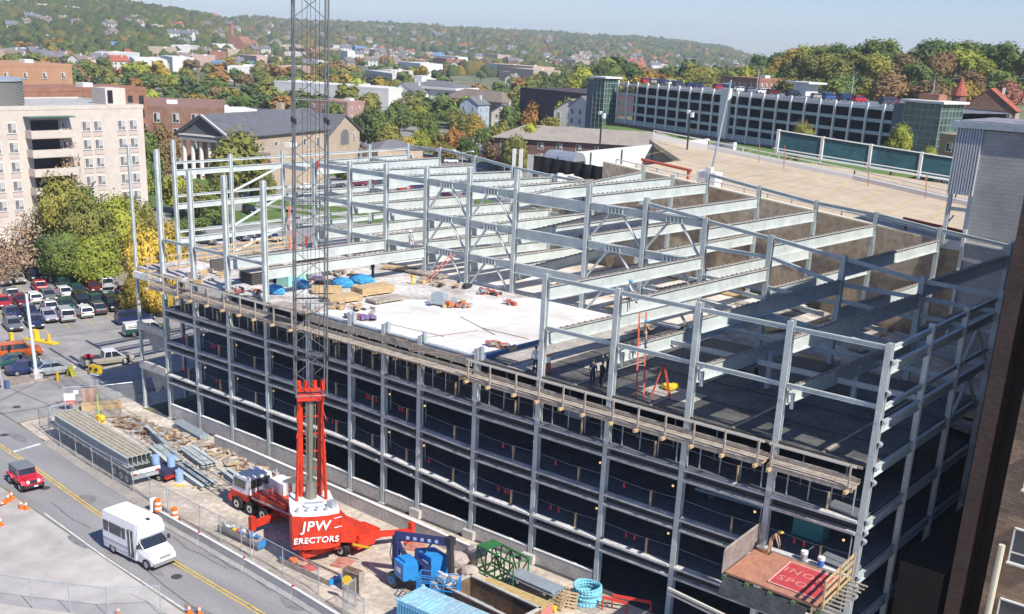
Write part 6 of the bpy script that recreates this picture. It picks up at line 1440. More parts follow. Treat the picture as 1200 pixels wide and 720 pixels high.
# outer yard wall in front of the base wall
pts = [(16.5, -1.75), (26, -1.95), (32, -2.2), (39, -2.6), (46, -3.2)]
mb = MB()
for k in range(9):
    t0, t1 = k/9, (k+.985)/9
    def pp(t): return (16.5+(46.5-16.5)*t, -1.7-1.0*t**1.3)
    a, b = pp(t0), pp(t1); mb.bar((*a, .5), (*b, .5), .22, 1.0); mb.bar((*a, 1.02), (*b, 1.02), .25, .05, mi=1)
tag(lift_origin(mb.build('yard_wall', [conc, concw])), 'long low concrete wall running beside the base of the frame behind the crane', 'wall')
mesh_m = None
def chainmat():
    M = bpy.data.materials.new('chain_link'); M.use_nodes = True; nt = M.node_tree; N = nt.nodes; L_ = nt.links; b = N['Principled BSDF']
    b.inputs['Base Color'].default_value = (.42, .44, .45, 1); b.inputs['Roughness'].default_value = .5
    tc = N.new('ShaderNodeTexCoord'); mp = N.new('ShaderNodeMapping'); mp.inputs['Rotation'].default_value = (0, 0, 0)
    L_.new(tc.outputs['UV'], mp.inputs[0]); fs = []
    sp = N.new('ShaderNodeSeparateXYZ'); L_.new(mp.outputs[0], sp.inputs[0])
    for op in ('ADD', 'SUBTRACT'):
        a = N.new('ShaderNodeMath'); a.operation = op; L_.new(sp.outputs[0], a.inputs[0]); L_.new(sp.outputs[1], a.inputs[1])
        f = N.new('ShaderNodeMath'); f.operation = 'PINGPONG'; f.inputs[1].default_value = .045; L_.new(a.outputs[0], f.inputs[0])
        c = N.new('ShaderNodeMath'); c.operation = 'LESS_THAN'; c.inputs[1].default_value = .0065; L_.new(f.outputs[0], c.inputs[0]); fs.append(c)
    mx = N.new('ShaderNodeMath'); mx.operation = 'MAXIMUM'; L_.new(fs[0].outputs[0], mx.inputs[0]); L_.new(fs[1].outputs[0], mx.inputs[1]); L_.new(mx.outputs[0], b.inputs['Alpha'])
    return M
chain = chainmat()
def fence(pts, h, label, step=2.6, name='chain_link_fence', group=None):
    t = thing(name, label, 'fence', (*pts[0], 0), 0, group); off = (*pts[0], 0)
    for a, b in zip(pts[:-1], pts[1:]):
        L_ = math.dist(a, b); n = max(1, round(L_/step))
        me = bpy.data.meshes.new('mesh_panel'); me.from_pydata([(a[0]-off[0], a[1]-off[1], .05), (b[0]-off[0], b[1]-off[1], .05), (b[0]-off[0], b[1]-off[1], h), (a[0]-off[0], a[1]-off[1], h)], [], [(0, 1, 2, 3)])
        uv = me.uv_layers.new(); 
        for q, c in enumerate(((0, 0), (L_, 0), (L_, h), (0, h))): uv.data[q].uv = c
        me.materials.append(chain); o = bpy.data.objects.new('mesh_panel', me); COL.objects.link(o); o.parent = t
        mb = MB(); mb.tube((*a, h), (*b, h), .025, n=6); mb.build('top_rail', steel2, t, off=off)
        for k in range(n+1):
            if k == n and b != pts[-1]: continue
            x, y = a[0]+(b[0]-a[0])*k/n, a[1]+(b[1]-a[1])*k/n; mb = MB(); mb.tube((x, y, 0), (x, y, h+.06), .032, n=6); mb.build('post', steel2, t, off=off)
    return t
fence([(3.4, -9.6), (8, -10.4), (14, -11.15), (20, -11.5), (25, -12.0)], 1.9, 'chain-link fence beside the flatbed trailer along the street')
fence([(25.2, -12.0), (29, -12.2), (33.6, -12.3), (34.6, -12.35)], 1.9, 'chain-link fence in front of the crane cab')
fence([(34.9, -12.35), (38, -12.5), (41.6, -12.7)], 1.9, 'chain-link fence panel run behind the trough')
fence([(44.3, -12.2), (44.4, -13.3), (46.5, -13.6)], 1.9, 'short chain-link fence return left of the container')
fence([(-.6, -5.2), (1.3, -2.2), (2.4, .9)], 1.9, 'chain-link fence closing the yard at the side street')
fence([(26.5, -27.5), (31, -25.2), (35, -22.8), (36.9, -20.6)], 1.9, 'chain-link fence crossing the lot at the bottom left')
dw = mat('drum_white', (.75, .72, .68), .5)
def cone_(p, label, group='orange traffic cones on the street', h=.62, fallen=False):
    t = thing('traffic_cone', label, 'traffic cone', p, 0, group); mb = MB(); mb.box((0, 0, .025), (.36, .36, .05)); mb.tube((0, 0, .05), (0, 0, h), .13, .03, 12); mb.build('cone', orange, t); mb = MB(); mb.tube((0, 0, h*.55), (0, 0, h*.8), .085, .058, 12); mb.build('white_band', dw, t)
    if fallen: t.rotation_euler = (1.45, 0, .6); t.location.z += .16
    return t
for (u, v), l in (((10, 588), 'leftmost standing cone of the left trio near the red car'), ((14, 585), 'cone with white band behind the leftmost one, near the red car'), ((25, 596), 'cone in front of the pair below the red car'), ((31, 597), 'cone at the right of the pair below the red car'), ((1, 616), 'lone cone cut by the left edge of the picture'), ((222, 720), 'left cone of the two at the bottom by the lot fence'), ((234, 721), 'right cone of the two at the bottom by the lot fence'), ((139, 722), 'cone at the bottom edge by the lot fence')):
    x, y = G(u, v); cone_((x, y, .014), l)
x, y = G(6, 591); cone_((x, y, .014), 'fallen cone lying left of the trio near the red car', fallen=True)
for (u, v), l in (((185.5, 600.5), 'striped orange drum upstream of the road barrier'), ((205, 611), 'striped orange drum at the nose of the road barrier')):
    x, y = G(u, v); t = thing('traffic_drum', l, 'traffic drum', (x, y, .02), 0, 'orange and white drums at the barrier nose'); mb = MB()
    for k in range(5): mb.tube((0, 0, .08+k*.18), (0, 0, .08+(k+1)*.18), .28-.015*k, .28-.015*(k+1), 16, mi=1 if k in (1, 3) else 0)
    mb.build('shell', [orange, dw], t); mb = MB(); mb.tube((0, 0, 0), (0, 0, .08), .4, .36, 16); mb.build('base_ring', black, t)
x, y = G(180, 599); mb = MB(); mb.box((0, 0, .5), (.12, .5, .95)); mb.box((0, 0, .04), (.4, .6, .06)); t = mb.build('marker_board', white); t.location = (x, y, .02); tag(t, 'white marker board standing behind the first striped drum', 'marker board')
# round yellow sign, signals, poles
x, y = 43.6, -12.2; t = thing('warning_sign', 'round yellow disc sign on a short post by the rusty crate', 'sign', (x, y, 0), .5); mb = MB(); mb.tube((0, 0, 0), (0, 0, 1.6), .035); mb.build('post', steel2, t); mb = MB(); mb.tube((0, -.05, 1.55), (0, -.01, 1.55), .32, n=20); mb.build('disc', yellow, t)
x, y = G(114, 462); t = thing('traffic_signal', 'yellow-headed pedestrian signal box on a short pole at the street corner', 'traffic signal', (x, y, 0), .3); mb = MB(); mb.tube((0, 0, 0), (0, 0, 2.2), .06); mb.box((0, 0, 1.0), (.35, .3, .6)); mb.build('pole', steel2, t)
for s in (-.32, .32): mb = MB(); mb.box((s, 0, 2.4), (.55, .45, .7)); mb.tube((s, -.3, 2.45), (s, -.2, 2.45), .15, n=10, mi=1); mb.build('signal_head', [yellow, dark], t)
mb = MB(); mb.box((0, 0, 1.95), (.9, .5, .15)); mb.build('bracket', white, t)
x, y = G(43, 443); t = thing('utility_pole', 'tall white pole on a square concrete base at the lot corner', 'pole', (x, y, 0)); mb = MB(); mb.tube((0, 0, .3), (-.6, .1, 8.1), .17, .12, 10); mb.build('pole', mat('pale_pole', (.60, .65, .68), .5), t); mb = MB(); mb.box((0, 0, .2), (.8, .8, .4)); mb.build('base', conc, t)
x, y = G(3, 455); t = thing('utility_pole', 'thin grey pole cut by the left edge at the street corner', 'pole', (x, y, 0)); mb = MB(); mb.tube((0, 0, 0), (-.4, 0, 4.5), .1, .08, 8); mb.build('pole', steel2, t); mb = MB(); mb.box((.5, .2, .4), (.35, .35, .8)); mb.build('litter_bin', mat('bin_blue', (.08, .12, .25), .6), t)
x, y = G(60, 330); t = thing('lamp_post', 'single grey lamp post standing in the parking lot', 'lamp post', (x, y, 0)); mb = MB(); mb.tube((0, 0, .5), (0, 0, 5.6), .08, .06); mb.build('pole', steel2, t); mb = MB(); mb.box((.9, .3, 5.6), (.8, .3, .15)); mb.box((-.3, 0, 5.6), (.3, .2, .12)); mb.build('lamp_head', white, t); mb = MB(); mb.tube((0, 0, 0), (0, 0, .6), .22); mb.build('base', white, t)
def pole_(u, dist, h, label, lamp=True, r=.09):
    d = CF[:2]+CR[:2]*((u-600)/FPX); d = d/np.hypot(*d); x, y = float(CAM[0]+d[0]*dist), float(CAM[1]+d[1]*dist)
    t = thing('street_lamp', label, 'street lamp', (x, y, Tz(x, y))); mb = MB(); mb.tube((0, 0, 0), (0, 0, h), r*1.3, r); mb.build('pole', steel2, t)
    if lamp:
        mb = MB()
        for s in (-1, 1): mb.tube((0, 0, h-.3), (s*1.3, s*.7, h+.2), .05, n=5); mb.box((s*1.6, s*.9, h+.2), (.8, .5, .18))
        mb.build('lamp_head', white, t)
    return t
pole_(533, 222, 11.5, 'double-armed street lamp in the rear parking lot'); pole_(579, 226, 8.5, 'plain pole beside the far blue car', False); pole_(282, 170, 8.5, 'wooden pole in front of the big tree by the temple', False); pole_(345, 172, 8.5, 'street lamp on the grass strip seen through the frame'); pole_(1028, 175, 4.6, 'pole with a clustered white lamp head before the teal panels', True); pole_(1063, 172, 4.8, 'low lamp with crossed arms in front of the glass tower', True)
pole_(160, 158, 10, 'thin lamp post in front of the cream block', False, .06)
# yellow gate barrier, bollards, small signs in the lot
x, y = G(50, 401); t = thing('gate_barrier', 'yellow gate cabinet and arm at the lot entrance', 'gate', (x, y, 0), math.radians(15)); mb = MB(); mb.box((-1.0, 0, .6), (.6, .6, 1.2)); mb.box((.9, 0, .5), (.25, .25, 1.0)); mb.build('cabinet', yellow, t); mb = MB(); mb.box((-.2, 0, .1), (4.2, .9, .14)); mb.build('island', yellow, t)
x, y = G(14, 402); mb = MB(); mb.box((0, 0, .5), (.35, .35, 1.0)); mb.box((0, 0, 1.05), (.45, .45, .1)); t = mb.build('pay_station', yellow); t.location = (x, y, 0); tag(t, 'small yellow pay station left of the white pole', 'pay station')
x, y = G(68, 447); mb = MB(); mb.tube((0, 0, 0), (0, 0, .85), .13, n=12); mb.blob((0, 0, .87), .13, 1, 0); t = mb.build('bollard', yellow); t.location = (x, y, 0); tag(t, 'yellow bollard at the lot corner kerb', 'bollard')
x, y = G(83, 441); t = thing('sandwich_board', 'yellow-green sandwich board beside the bollard', 'board', (x, y, 0), .6); mb = MB(); mb.bar((-.15, -.3, 0), (0, -.3, 1.1), .05, .05); mb.add([(-.3, -.4, 0), (-.3, .4, 0), (-.02, .4, 1.1), (-.02, -.4, 1.1)], [(0, 1, 2, 3)]); mb.add([(.3, -.4, 0), (.3, .4, 0), (.02, .4, 1.1), (.02, -.4, 1.1)], [(0, 1, 2, 3)]); mb.build('panels', mat('lime_board', (.45, .45, .05), .6), t)
for (u, v, z, l) in ((105, 477, 1.2, 'green marker rod sticking out of a yellow box in the yard'),):
    x, y = G(117, 497); t = thing('survey_marker', l, 'marker', (x, y, 0)); mb = MB(); mb.tube((0, 0, .5), (-.1, 0, 2.6), .035); mb.build('rod', mat('lime_rod', (.3, .8, .15), .5), t); mb = MB(); mb.box((.1, 0, .4), (.5, .5, .8)); mb.blob((.35, .1, .6), .3, 1, .2); mb.build('box', yellow, t)
x, y = G(83, 483); t = thing('yard_sign', 'white and red sign boards hung on the yard gate', 'sign', (x, y, 0), 1.0); mb = MB(); mb.box((0, 0, 1.4), (.9, .06, .6)); mb.box((.1, 0, .85), (.8, .06, .35), mi=1); mb.box((.55, 0, 1.8), (.4, .06, .3)); mb.build('board', [white, mat('barrier_red', (.65, .06, .04), .6)], t); mb = MB()
for s in (-.4, .4): mb.box((s, .05, .9), (.05, .05, 1.9))
mb.build('post', steel2, t)
mb = MB(); mb.box((0, 0, .9), (1.3, .06, 1.6)); t = mb.build('plywood_board', mat('pink_ply', (.45, .30, .24), .85)); t.location = (0.6, -3.3, .02); t.rotation_euler = (0, 0, 1.0); tag(t, 'pinkish plywood sheet standing inside the side-street fence', 'board')
# ================================================================ vehicles (front = +x, side = y)
tyre = mat('tyre', (.018, .018, .018), .85); rim = mat('wheel_rim', (.45, .45, .47), .35, .6); cgl = mat('car_glass', (.02, .025, .035), .06, spec=1.); hl = mat('headlight', (.75, .75, .72), .15, spec=1.); tl = mat('taillight', (.35, .01, .01), .3)
PAINT = {'white': (.78, .78, .77), 'silver': (.46, .48, .50), 'grey': (.17, .18, .19), 'charcoal': (.06, .065, .075), 'black': (.015, .015, .018), 'navy': (.02, .03, .10), 'green': (.02, .085, .06), 'maroon': (.16, .015, .025), 'red': (.50, .02, .03), 'beige': (.40, .37, .31), 'orange': (.62, .12, .02), 'blue': (.05, .12, .30), 'lilac': (.42, .40, .48)}
def paint(c): return mat('car_paint_'+c, PAINT[c], .22, .15, spec=.9)
def loft(mb, secs, mi=0):
    """secs: list of (x, halfwidth_bottom, halfwidth_top, z0, z1)"""
    vs = []
    for x, a, b, z0, z1 in secs:
        zm = z0+(z1-z0)*.55; vs += [(x, -a*.96, z0), (x, -a, zm), (x, -b, z1), (x, b, z1), (x, a, zm), (x, a*.96, z0)]
    n = len(secs); fs = []
    for i in range(n-1):
        for k in range(6): fs.append((i*6+k, i*6+(k+1) % 6, (i+1)*6+(k+1) % 6, (i+1)*6+k))
    fs += [tuple(range(5, -1, -1)), tuple((n-1)*6+k for k in range(6))]
    mb.add(vs, fs, mi)
SPEC = {  # body sections, cabin base outline (x0..x3: rear base, rear top, front top, front base), cabin z, wheelbase
 'sedan': dict(L=4.5, W=1.72, body=[(-2.25, .74, .62, .42, .80), (-2.15, .84, .74, .30, .95), (-1.2, .86, .78, .25, 1.0), (.9, .86, .78, .25, .98), (1.9, .84, .72, .28, .82), (2.22, .74, .6, .36, .68)], cab=(-1.75, -1.05, .45, 1.15), z=(.97, 1.42), wb=(-1.35, 1.38), r=.31),
 'hatch': dict(L=4.1, W=1.68, body=[(-2.05, .76, .68, .38, .92), (-1.95, .83, .76, .28, 1.02), (.8, .84, .77, .25, 1.0), (1.75, .82, .70, .28, .84), (2.05, .72, .58, .36, .68)], cab=(-2.0, -1.65, .4, 1.1), z=(1.0, 1.46), wb=(-1.25, 1.28), r=.30),
 'suv': dict(L=4.6, W=1.8, body=[(-2.3, .84, .80, .50, 1.05), (-2.22, .90, .84, .38, 1.10), (.95, .90, .84, .36, 1.10), (2.05, .88, .80, .38, 1.0), (2.28, .80, .70, .46, .84)], cab=(-2.25, -2.1, .45, 1.05), z=(1.08, 1.72), wb=(-1.38, 1.42), r=.37),
 'van': dict(L=4.8, W=1.88, body=[(-2.4, .86, .82, .42, 1.0), (-2.32, .92, .87, .30, 1.08), (1.1, .92, .87, .28, 1.05), (2.1, .88, .76, .30, .88), (2.4, .78, .64, .38, .70)], cab=(-2.35, -2.15, .75, 1.75), z=(1.05, 1.70), wb=(-1.5, 1.5), r=.33)}
def car(kind, c, label, loc, rz, group=None, roofc=None):
    s = SPEC[kind]; t = thing('parked_car', label, 'car', loc, rz, group); P = paint(c)
    mb = MB(); loft(mb, s['body']); x0, x1, x2, x3 = s['cab']; z0, z1 = s['z']; w = s['W']/2
    bo = mb.build('body', P, t)
    mb = MB(); wt_, wb_ = w*.78, w*.92
    vs = [(x0, -wb_, z0-.04), (x3, -wb_, z0-.04), (x2, -wt_, z1), (x1, -wt_, z1), (x0, wb_, z0-.04), (x3, wb_, z0-.04), (x2, wt_, z1), (x1, wt_, z1)]
    mb.add(vs, [(0, 1, 2, 3), (7, 6, 5, 4), (0, 3, 7, 4), (1, 5, 6, 2)]); mb.add([vs[3], vs[2], vs[6], vs[7]], [(0, 1, 2, 3)]); mb.build('windows', cgl, t)
    mb = MB(); zz = z1+.012
    mb.add([(x1-.03, -wt_-.01, zz), (x2+.03, -wt_-.01, zz), (x2+.03, wt_+.01, zz), (x1-.03, wt_+.01, zz), (x1, -wt_*.9, zz+.05), (x2-.1, -wt_*.9, zz+.05), (x2-.1, wt_*.9, zz+.05), (x1, wt_*.9, zz+.05), (x1-.03, -wt_-.01, zz-.05), (x2+.03, -wt_-.01, zz-.05), (x2+.03, wt_+.01, zz-.05), (x1-.03, wt_+.01, zz-.05)],
           [(4, 5, 6, 7), (0, 1, 5, 4), (1, 2, 6, 5), (2, 3, 7, 6), (3, 0, 4, 7), (8, 9, 1, 0), (9, 10, 2, 1), (10, 11, 3, 2), (11, 8, 0, 3)])
    for y in (-1, 1):            # pillars
        for xa, xb in ((x0, x1), (x3, x2)): mb.bar((xa, y*(wb_+.005), z0-.03), (xb, y*(wt_+.005), z1), .05, .09, up=(0, 1, 0))
        xm = (x1+x2)/2-.05; mb.bar((xm-.02, y*(wb_+.006), z0-.03), (xm, y*(wt_+.006), z1), .07, .05, up=(1, 0, 0))
        if kind in ('suv', 'van'): mb.bar((x1+.35, y*(wb_+.006), z0-.03), (x1+.4, y*(wt_+.006), z1), .09, .05, up=(1, 0, 0))
    mb.build('roof', paint(roofc) if roofc else P, t)
    for x in s['wb']:
        for y in (-1, 1):
            mb = MB(); r = s['r']; a = Vector((x, y*(w-.2), r)); b = Vector((x, y*(w+.01), r)); mb.tube(a, b, r, r, 16, mi=0); mb.tube(b, b+Vector((0, y*.02, 0)), r*.6, r*.55, 12, mi=1); mb.build('wheel', [tyre, rim], t)
    X = s['body'][-1][0]; hz = s['body'][-1][4]-.02
    for y in (-1, 1):
        mb = MB(); mb.box((X-.04, y*w*.66, hz-.03), (.14, .36, .14)); mb.build('headlight', hl, t)
        mb = MB(); mb.box((-s['L']/2+.03, y*w*.74, s['body'][0][4]-.08), (.1, .26, .17)); mb.build('taillight', tl, t)
    mb = MB(); mb.box((X+.01, 0, .42), (.07, w*1.7, .12)); mb.box((-s['L']/2-.0, 0, .45), (.07, w*1.7, .12)); mb.box((X+.03, 0, .58), (.05, w*.9, .09)); mb.build('bumper', dark, t)
    return t
CK = {'sedan': 'sedan', 'hatch': 'hatchback', 'suv': 'SUV', 'van': 'minivan'}
_proto = {}
def put(kind, c, u, v, rz, label, group='cars parked in the lot', z=None, s=.88):
    x, y = G(u, v, .45); z = 0.01 if z is None else z
    if (kind, c) in _proto: return copy_tree(_proto[(kind, c)], (x, y, z), rz, None, label, group)
    t = car(kind, c, label, (x, y, z), rz, group); t.scale = (s, s, s); _proto[(kind, c)] = t; return t
A0 = math.radians(-15)
lot = [  # kind, colour, u, v, flip, label
 ('sedan', 'grey', 15, 381, 0, 'grey sedan at the front left of the nearest lot row'), ('sedan', 'navy', 40, 378, 0, 'navy sedan partly behind the white pole in the nearest row'), ('sedan', 'lilac', 56, 371, 0, 'pale lilac sedan in the nearest lot row right of the pole'), ('van', 'silver', 76, 370, 1, 'silver minivan showing its rear window in the nearest row'), ('hatch', 'white', 98, 366, 1, 'white hatchback in the middle of the nearest lot row'), ('sedan', 'charcoal', 114, 362, 1, 'dark grey sedan right of the white hatchback'), ('suv', 'black', 132, 358, 0, 'black SUV with bright headlights toward the right of the row'), ('van', 'white', 149, 354, 1, 'white minivan just left of the thin front column'),
 ('sedan', 'navy', 14, 368, 0, 'dark blue sedan behind the grey sedan on the left'), ('sedan', 'navy', 34, 366, 0, 'navy sedan behind the white pole'), ('sedan', 'silver', 58, 360, 1, 'silver sedan half hidden behind the lilac sedan'), ('sedan', 'green', 78, 358, 0, 'dark green sedan roof behind the silver minivan'), ('suv', 'black', 96, 354, 0, 'black SUV behind the white hatchback'), ('sedan', 'green', 112, 353, 0, 'dark green sedan behind the dark grey one'), ('sedan', 'silver', 128, 350, 0, 'pale sedan roof behind the black SUV'), ('suv', 'navy', 146, 345, 1, 'navy SUV in the second row under the thin column'),
 ('sedan', 'red', 3, 355, 0, 'bright red sedan cut by the left edge'), ('sedan', 'maroon', 24, 353, 0, 'maroon sedan in the middle row at left'), ('hatch', 'white', 39, 350, 1, 'white hatchback in the middle row at left'), ('sedan', 'grey', 56, 347, 0, 'grey sedan with lit headlamps in the middle row'), ('sedan', 'white', 74, 343, 1, 'white sedan in the middle row'), ('sedan', 'green', 90, 341, 0, 'dark green sedan in the middle row'), ('sedan', 'maroon', 108, 337, 0, 'maroon sedan in the middle row beside the silver SUV'), ('suv', 'silver', 122, 333, 1, 'silver SUV at the right end of the middle row'), ('sedan', 'grey', 13, 345, 1, 'grey sedan behind the maroon one at left'), ('sedan', 'red', 46, 336, 1, 'red sedan sticking out behind the grey sedan'), ('sedan', 'green', 74, 333, 0, 'teal-dark sedan behind the white sedan'), ('hatch', 'maroon', 104, 331, 1, 'maroon hatchback roof behind the maroon sedan'),
 ('sedan', 'silver', 4, 329, 0, 'silver sedan at the left edge of the back row'), ('sedan', 'beige', 20, 327, 0, 'beige sedan in the back row'), ('van', 'black', 39, 323, 0, 'black minivan standing alone in the back row')]
for k, c, u, v, fl, l in lot: put(k, c, u, v, A0+(PI if fl else 0)+rnd.uniform(-.05, .05), l)
corner = [('suv', 'orange', 24, 413, 72, 'orange SUV nearest the gate cabinet'), ('sedan', 'green', 22, 424, 72, 'green estate-like car behind the white pole base'), ('sedan', 'navy', 33, 432, 75, 'navy car next to the white pole base'), ('sedan', 'silver', 62, 433, 75, 'silver sedan parked right of the white pole')]
for k, c, u, v, a, l in corner: put(k, c, u, v, math.radians(a), l, 'cars parked near the lot corner')
# cars seen through the frame and beyond
far = [('sedan', 'charcoal', 236, 281, 1), ('sedan', 'beige', 246, 282, 1), ('sedan', 'silver', 254, 284, 1), ('suv', 'black', 262, 281, 1), ('sedan', 'navy', 284, 278, 0), ('suv', 'charcoal', 306, 277, 1), ('sedan', 'black', 215, 262, 0), ('suv', 'black', 293, 248, 0), ('sedan', 'silver', 320, 279, 0)]
ll = ['charcoal sedan leftmost seen through the frame', 'beige sedan second from left seen through the frame', 'silver sedan in the row seen through the frame', 'black SUV at the end of the row seen through the frame', 'navy sedan beyond the diagonal brace', 'charcoal SUV beyond the diagonal brace', 'black car by the hedge behind the left columns', 'black SUV driving on the road behind the left columns', 'silver sedan right of the diagonal brace']
for (k, c, u, v, fl), l in zip(far, ll): put(k, c, u, v, A0+(PI if fl else 0), l, 'cars seen through the left bays')
R = random.Random(31); cs = ['white', 'silver', 'grey', 'charcoal', 'black', 'navy', 'maroon', 'red', 'beige', 'blue']
rows = [(330, 470, 221, 213, 12), (470, 585, 221, 216, 10), (380, 520, 196, 188, 11), (395, 490, 206, 204, 6), (500, 600, 233, 226, 7)]
for ri, (u0, u1, v0, v1, n) in enumerate(rows):
    for i in range(n):
        if R.random() < .12: continue
        t_ = (i+.5)/n; c = R.choice(cs); k = R.choice(('sedan', 'sedan', 'suv', 'hatch', 'van'))
        put(k, c, u0+(u1-u0)*t_, v0+(v1-v0)*t_, math.radians(R.choice((75, 255))), '%s %s parked behind the frame, %s row, %s' % (c, CK[k], ('left middle', 'right middle', 'far', 'second far', 'nearest')[ri], 'left half' if t_ < .34 else 'centre' if t_ < .67 else 'right half'), 'cars parked behind the frame')
for k, c, u, v, a, l in (('sedan', 'maroon', 568, 182, 60, 'maroon car at the far lot edge left of the pole'), ('suv', 'blue', 586, 180, 60, 'blue car at the far lot edge under the trees'), ('van', 'white', 528, 189, 60, 'white police-like estate on the grass strip'), ('sedan', 'navy', 563, 202, 20, 'navy car on the near side of the grass strip'), ('sedan', 'white', 497, 167, 10, 'white car on the far street'), ('sedan', 'silver', 515, 166, 10, 'silver car on the far street'), ('van', 'white', 548, 165, 60, 'white van under the trees at the bend')):
    t = put(k, c, u, v, math.radians(a), l.replace('police-like ', ''), 'cars at the far lot edge')
# cars on the garage roof
gax = Vector((math.cos(ga), math.sin(ga), 0)); gay = Vector((-math.sin(ga), math.cos(ga), 0))
for i in range(24):
    c = R.choice(cs); k = R.choice(('sedan', 'suv', 'hatch', 'van')); q = Vector((float(g0[0]), float(g0[1]), 22.95))+gax*(bw_*(.8+i*.86))+gay*R.choice((6, 7, 13))
    if not (k, c) in _proto: _proto[(k, c)] = car(k, c, 'x', (0, 0, 0), 0)
    t = copy_tree(_proto[(k, c)], tuple(q), ga+PI/2, None, '%s %s on the garage roof, %s' % (c, CK[k], 'left third' if i < 8 else 'middle third' if i < 16 else 'right third'), 'cars on the garage roof')
for k_, q in list(_proto.items()):
    if q['label'] == 'x':
        for ch in list(q.children): bpy.data.objects.remove(ch)
        bpy.data.objects.remove(q); del _proto[k_]
# pickups
def pickup(label, x, y, rz, c, c2, cargo=None, cap=None):
    t = thing('pickup_truck', label, 'pickup truck', (x, y, .01), rz); P = paint(c)
    mb = MB(); loft(mb, [(-2.7, .84, .82, .5, 1.0), (-2.6, .88, .85, .42, 1.02), (-.6, .88, .85, .42, 1.02)]); o = mb.build('bed', P, t)
    mb = MB(); loft(mb, [(-.58, .9, .86, .40, 1.05), (1.3, .9, .86, .40, 1.05), (2.3, .88, .8, .42, 1.0), (2.6, .82, .72, .5, .86)]); mb.build('body', P, t)
    mb = MB(); mb.box((-1.65, 0, 1.03), (1.95, 1.5, .04)); mb.build('bed_liner', dark if not cap else paint('white'), t)
    if cap:
        mb = MB(); loft(mb, [(-2.62, .84, .72, 1.03, 1.62), (-.62, .84, .74, 1.03, 1.66)]); mb.build('bed_cap', paint(cap), t)
        mb = MB(); mb.box((-1.6, .8, 1.33), (1.5, .06, .3)); mb.box((-1.6, -.8, 1.33), (1.5, .06, .3)); mb.box((-2.62, 0, 1.33), (.06, 1.2, .3)); mb.build('cap_window', cgl, t)
    mb = MB(); w0, w1 = .84, .70; z0, z1 = 1.03, 1.62
    vs = [(-.55, -w0, z0), (1.45, -w0, z0), (.8, -w1, z1), (-.4, -w1, z1), (-.55, w0, z0), (1.45, w0, z0), (.8, w1, z1), (-.4, w1, z1)]
    mb.add(vs, [(0, 1, 2, 3), (7, 6, 5, 4), (0, 3, 7, 4), (1, 5, 6, 2), (3, 2, 6, 7)]); mb.build('windows', cgl, t)
    mb = MB(); mb.box((.2, 0, 1.64), (1.3, 1.44, .07))
    for y_2 in (-1, 1):
        for a, b in (((-.55, w0), (-.4, w1)), ((1.45, w0), (.8, w1)), ((.25, w0), (.25, w1))): mb.bar((a[0], y_2*(a[1]+.01), z0), (b[0], y_2*(b[1]+.01), z1), .06, .1, up=(0, 1, 0))
    mb.build('roof', paint(c2), t)
    for x_2 in (-1.75, 1.65):
        for s in (-1, 1): mb = MB(); a = Vector((x_2, s*.7, .38)); b = Vector((x_2, s*.92, .38)); mb.tube(a, b, .38, .38, 16, mi=0); mb.tube(b, b+Vector((0, s*.02, 0)), .23, .2, 12, mi=1); mb.build('wheel', [tyre, rim], t)
    for s in (-1, 1): mb = MB(); mb.box((2.56, s*.62, .82), (.14, .3, .15)); mb.build('headlight', hl, t)
    mb = MB(); mb.box((2.62, 0, .5), (.1, 1.6, .2)); mb.box((-2.74, 0, .5), (.1, 1.6, .2)); mb.build('bumper', chrome, t)
    if cargo: mb = MB(); mb.blob((-2.0, .1, 1.2), (.5, .45, .25), 2, .12); mb.build('cargo_cover', cargo, t)
    t.scale = (.92,)*3; return t
x, y = G(126, 421, .6); pickup('beige and white pickup truck with a red heap in its bed', x, y, math.radians(75), 'beige', 'white', cargo=mat('cargo_red', (.5, .04, .06), .8))
x, y = G(172, 386, .6); pickup('dark green pickup truck with a white bed cap behind the left columns', x, y, math.radians(72), 'green', 'white', cap='white')
x, y = G(292, 279, .6); pickup('white pickup truck parked beyond the diagonal brace', x, y, math.radians(165), 'white', 'white')
x, y = G(158, 383, .8); t = put('van', 'navy', 158, 374, math.radians(75), 'dark navy van left of the green pickup'); 
# red open jeep-style car
JX, JY = G(30, 562, .5); J = thing('off_road_car', 'small red off-road car with grey canvas roof driving on the road', 'car', (JX, JY, .018), math.radians(-7)); rp_ = paint('red'); rp_ = mat('jeep_red', (.62, .02, .045), .25, spec=.9)
mb = MB(); mb.box((-.35, 0, .68), (1.9, 1.4, .5)); mb.box((.95, 0, .78), (1.1, 1.1, .42), taper=.94); mb.box((.1, 0, .48), (2.9, 1.2, .22)); mb.build('body', rp_, J)
for x_ in (-1.0, .95):
    for s in (-1, 1): mb = MB(); mb.extrude([(-.48, 0), (-.42, .26), (.3, .26), (.5, 0), (.4, -.02), (.25, .18), (-.33, .18), (-.4, 0)], (x_, s*.68, .62), (1, 0, 0), (0, 0, 1), (0, 1, 0), .3); mb.build('mudguard', rp_, J)
for x_ in (-1.0, .95):
    for s in (-1, 1): mb = MB(); a = Vector((x_, s*.6, .36)); b = Vector((x_, s*.82, .36)); mb.tube(a, b, .36, .36, 16, mi=0); mb.tube(b, b+Vector((0, s*.02, 0)), .2, .17, 12, mi=1); mb.build('wheel', [tyre, rim], J)
mb = MB(); loft(mb, [(-1.3, .68, .62, .92, 1.45), (.25, .68, .64, .92, 1.5)]); mb.box((-.45, 0, 1.5), (1.7, 1.3, .06)); mb.build('canvas_roof', mat('canvas_grey', (.17, .19, .21), .9), J)
mb = MB(); mb.add([(.45, -.62, .95), (.45, .62, .95), (.28, .60, 1.48), (.28, -.60, 1.48)], [(0, 1, 2, 3)]); mb.build('windscreen', cgl, J); mb = MB()
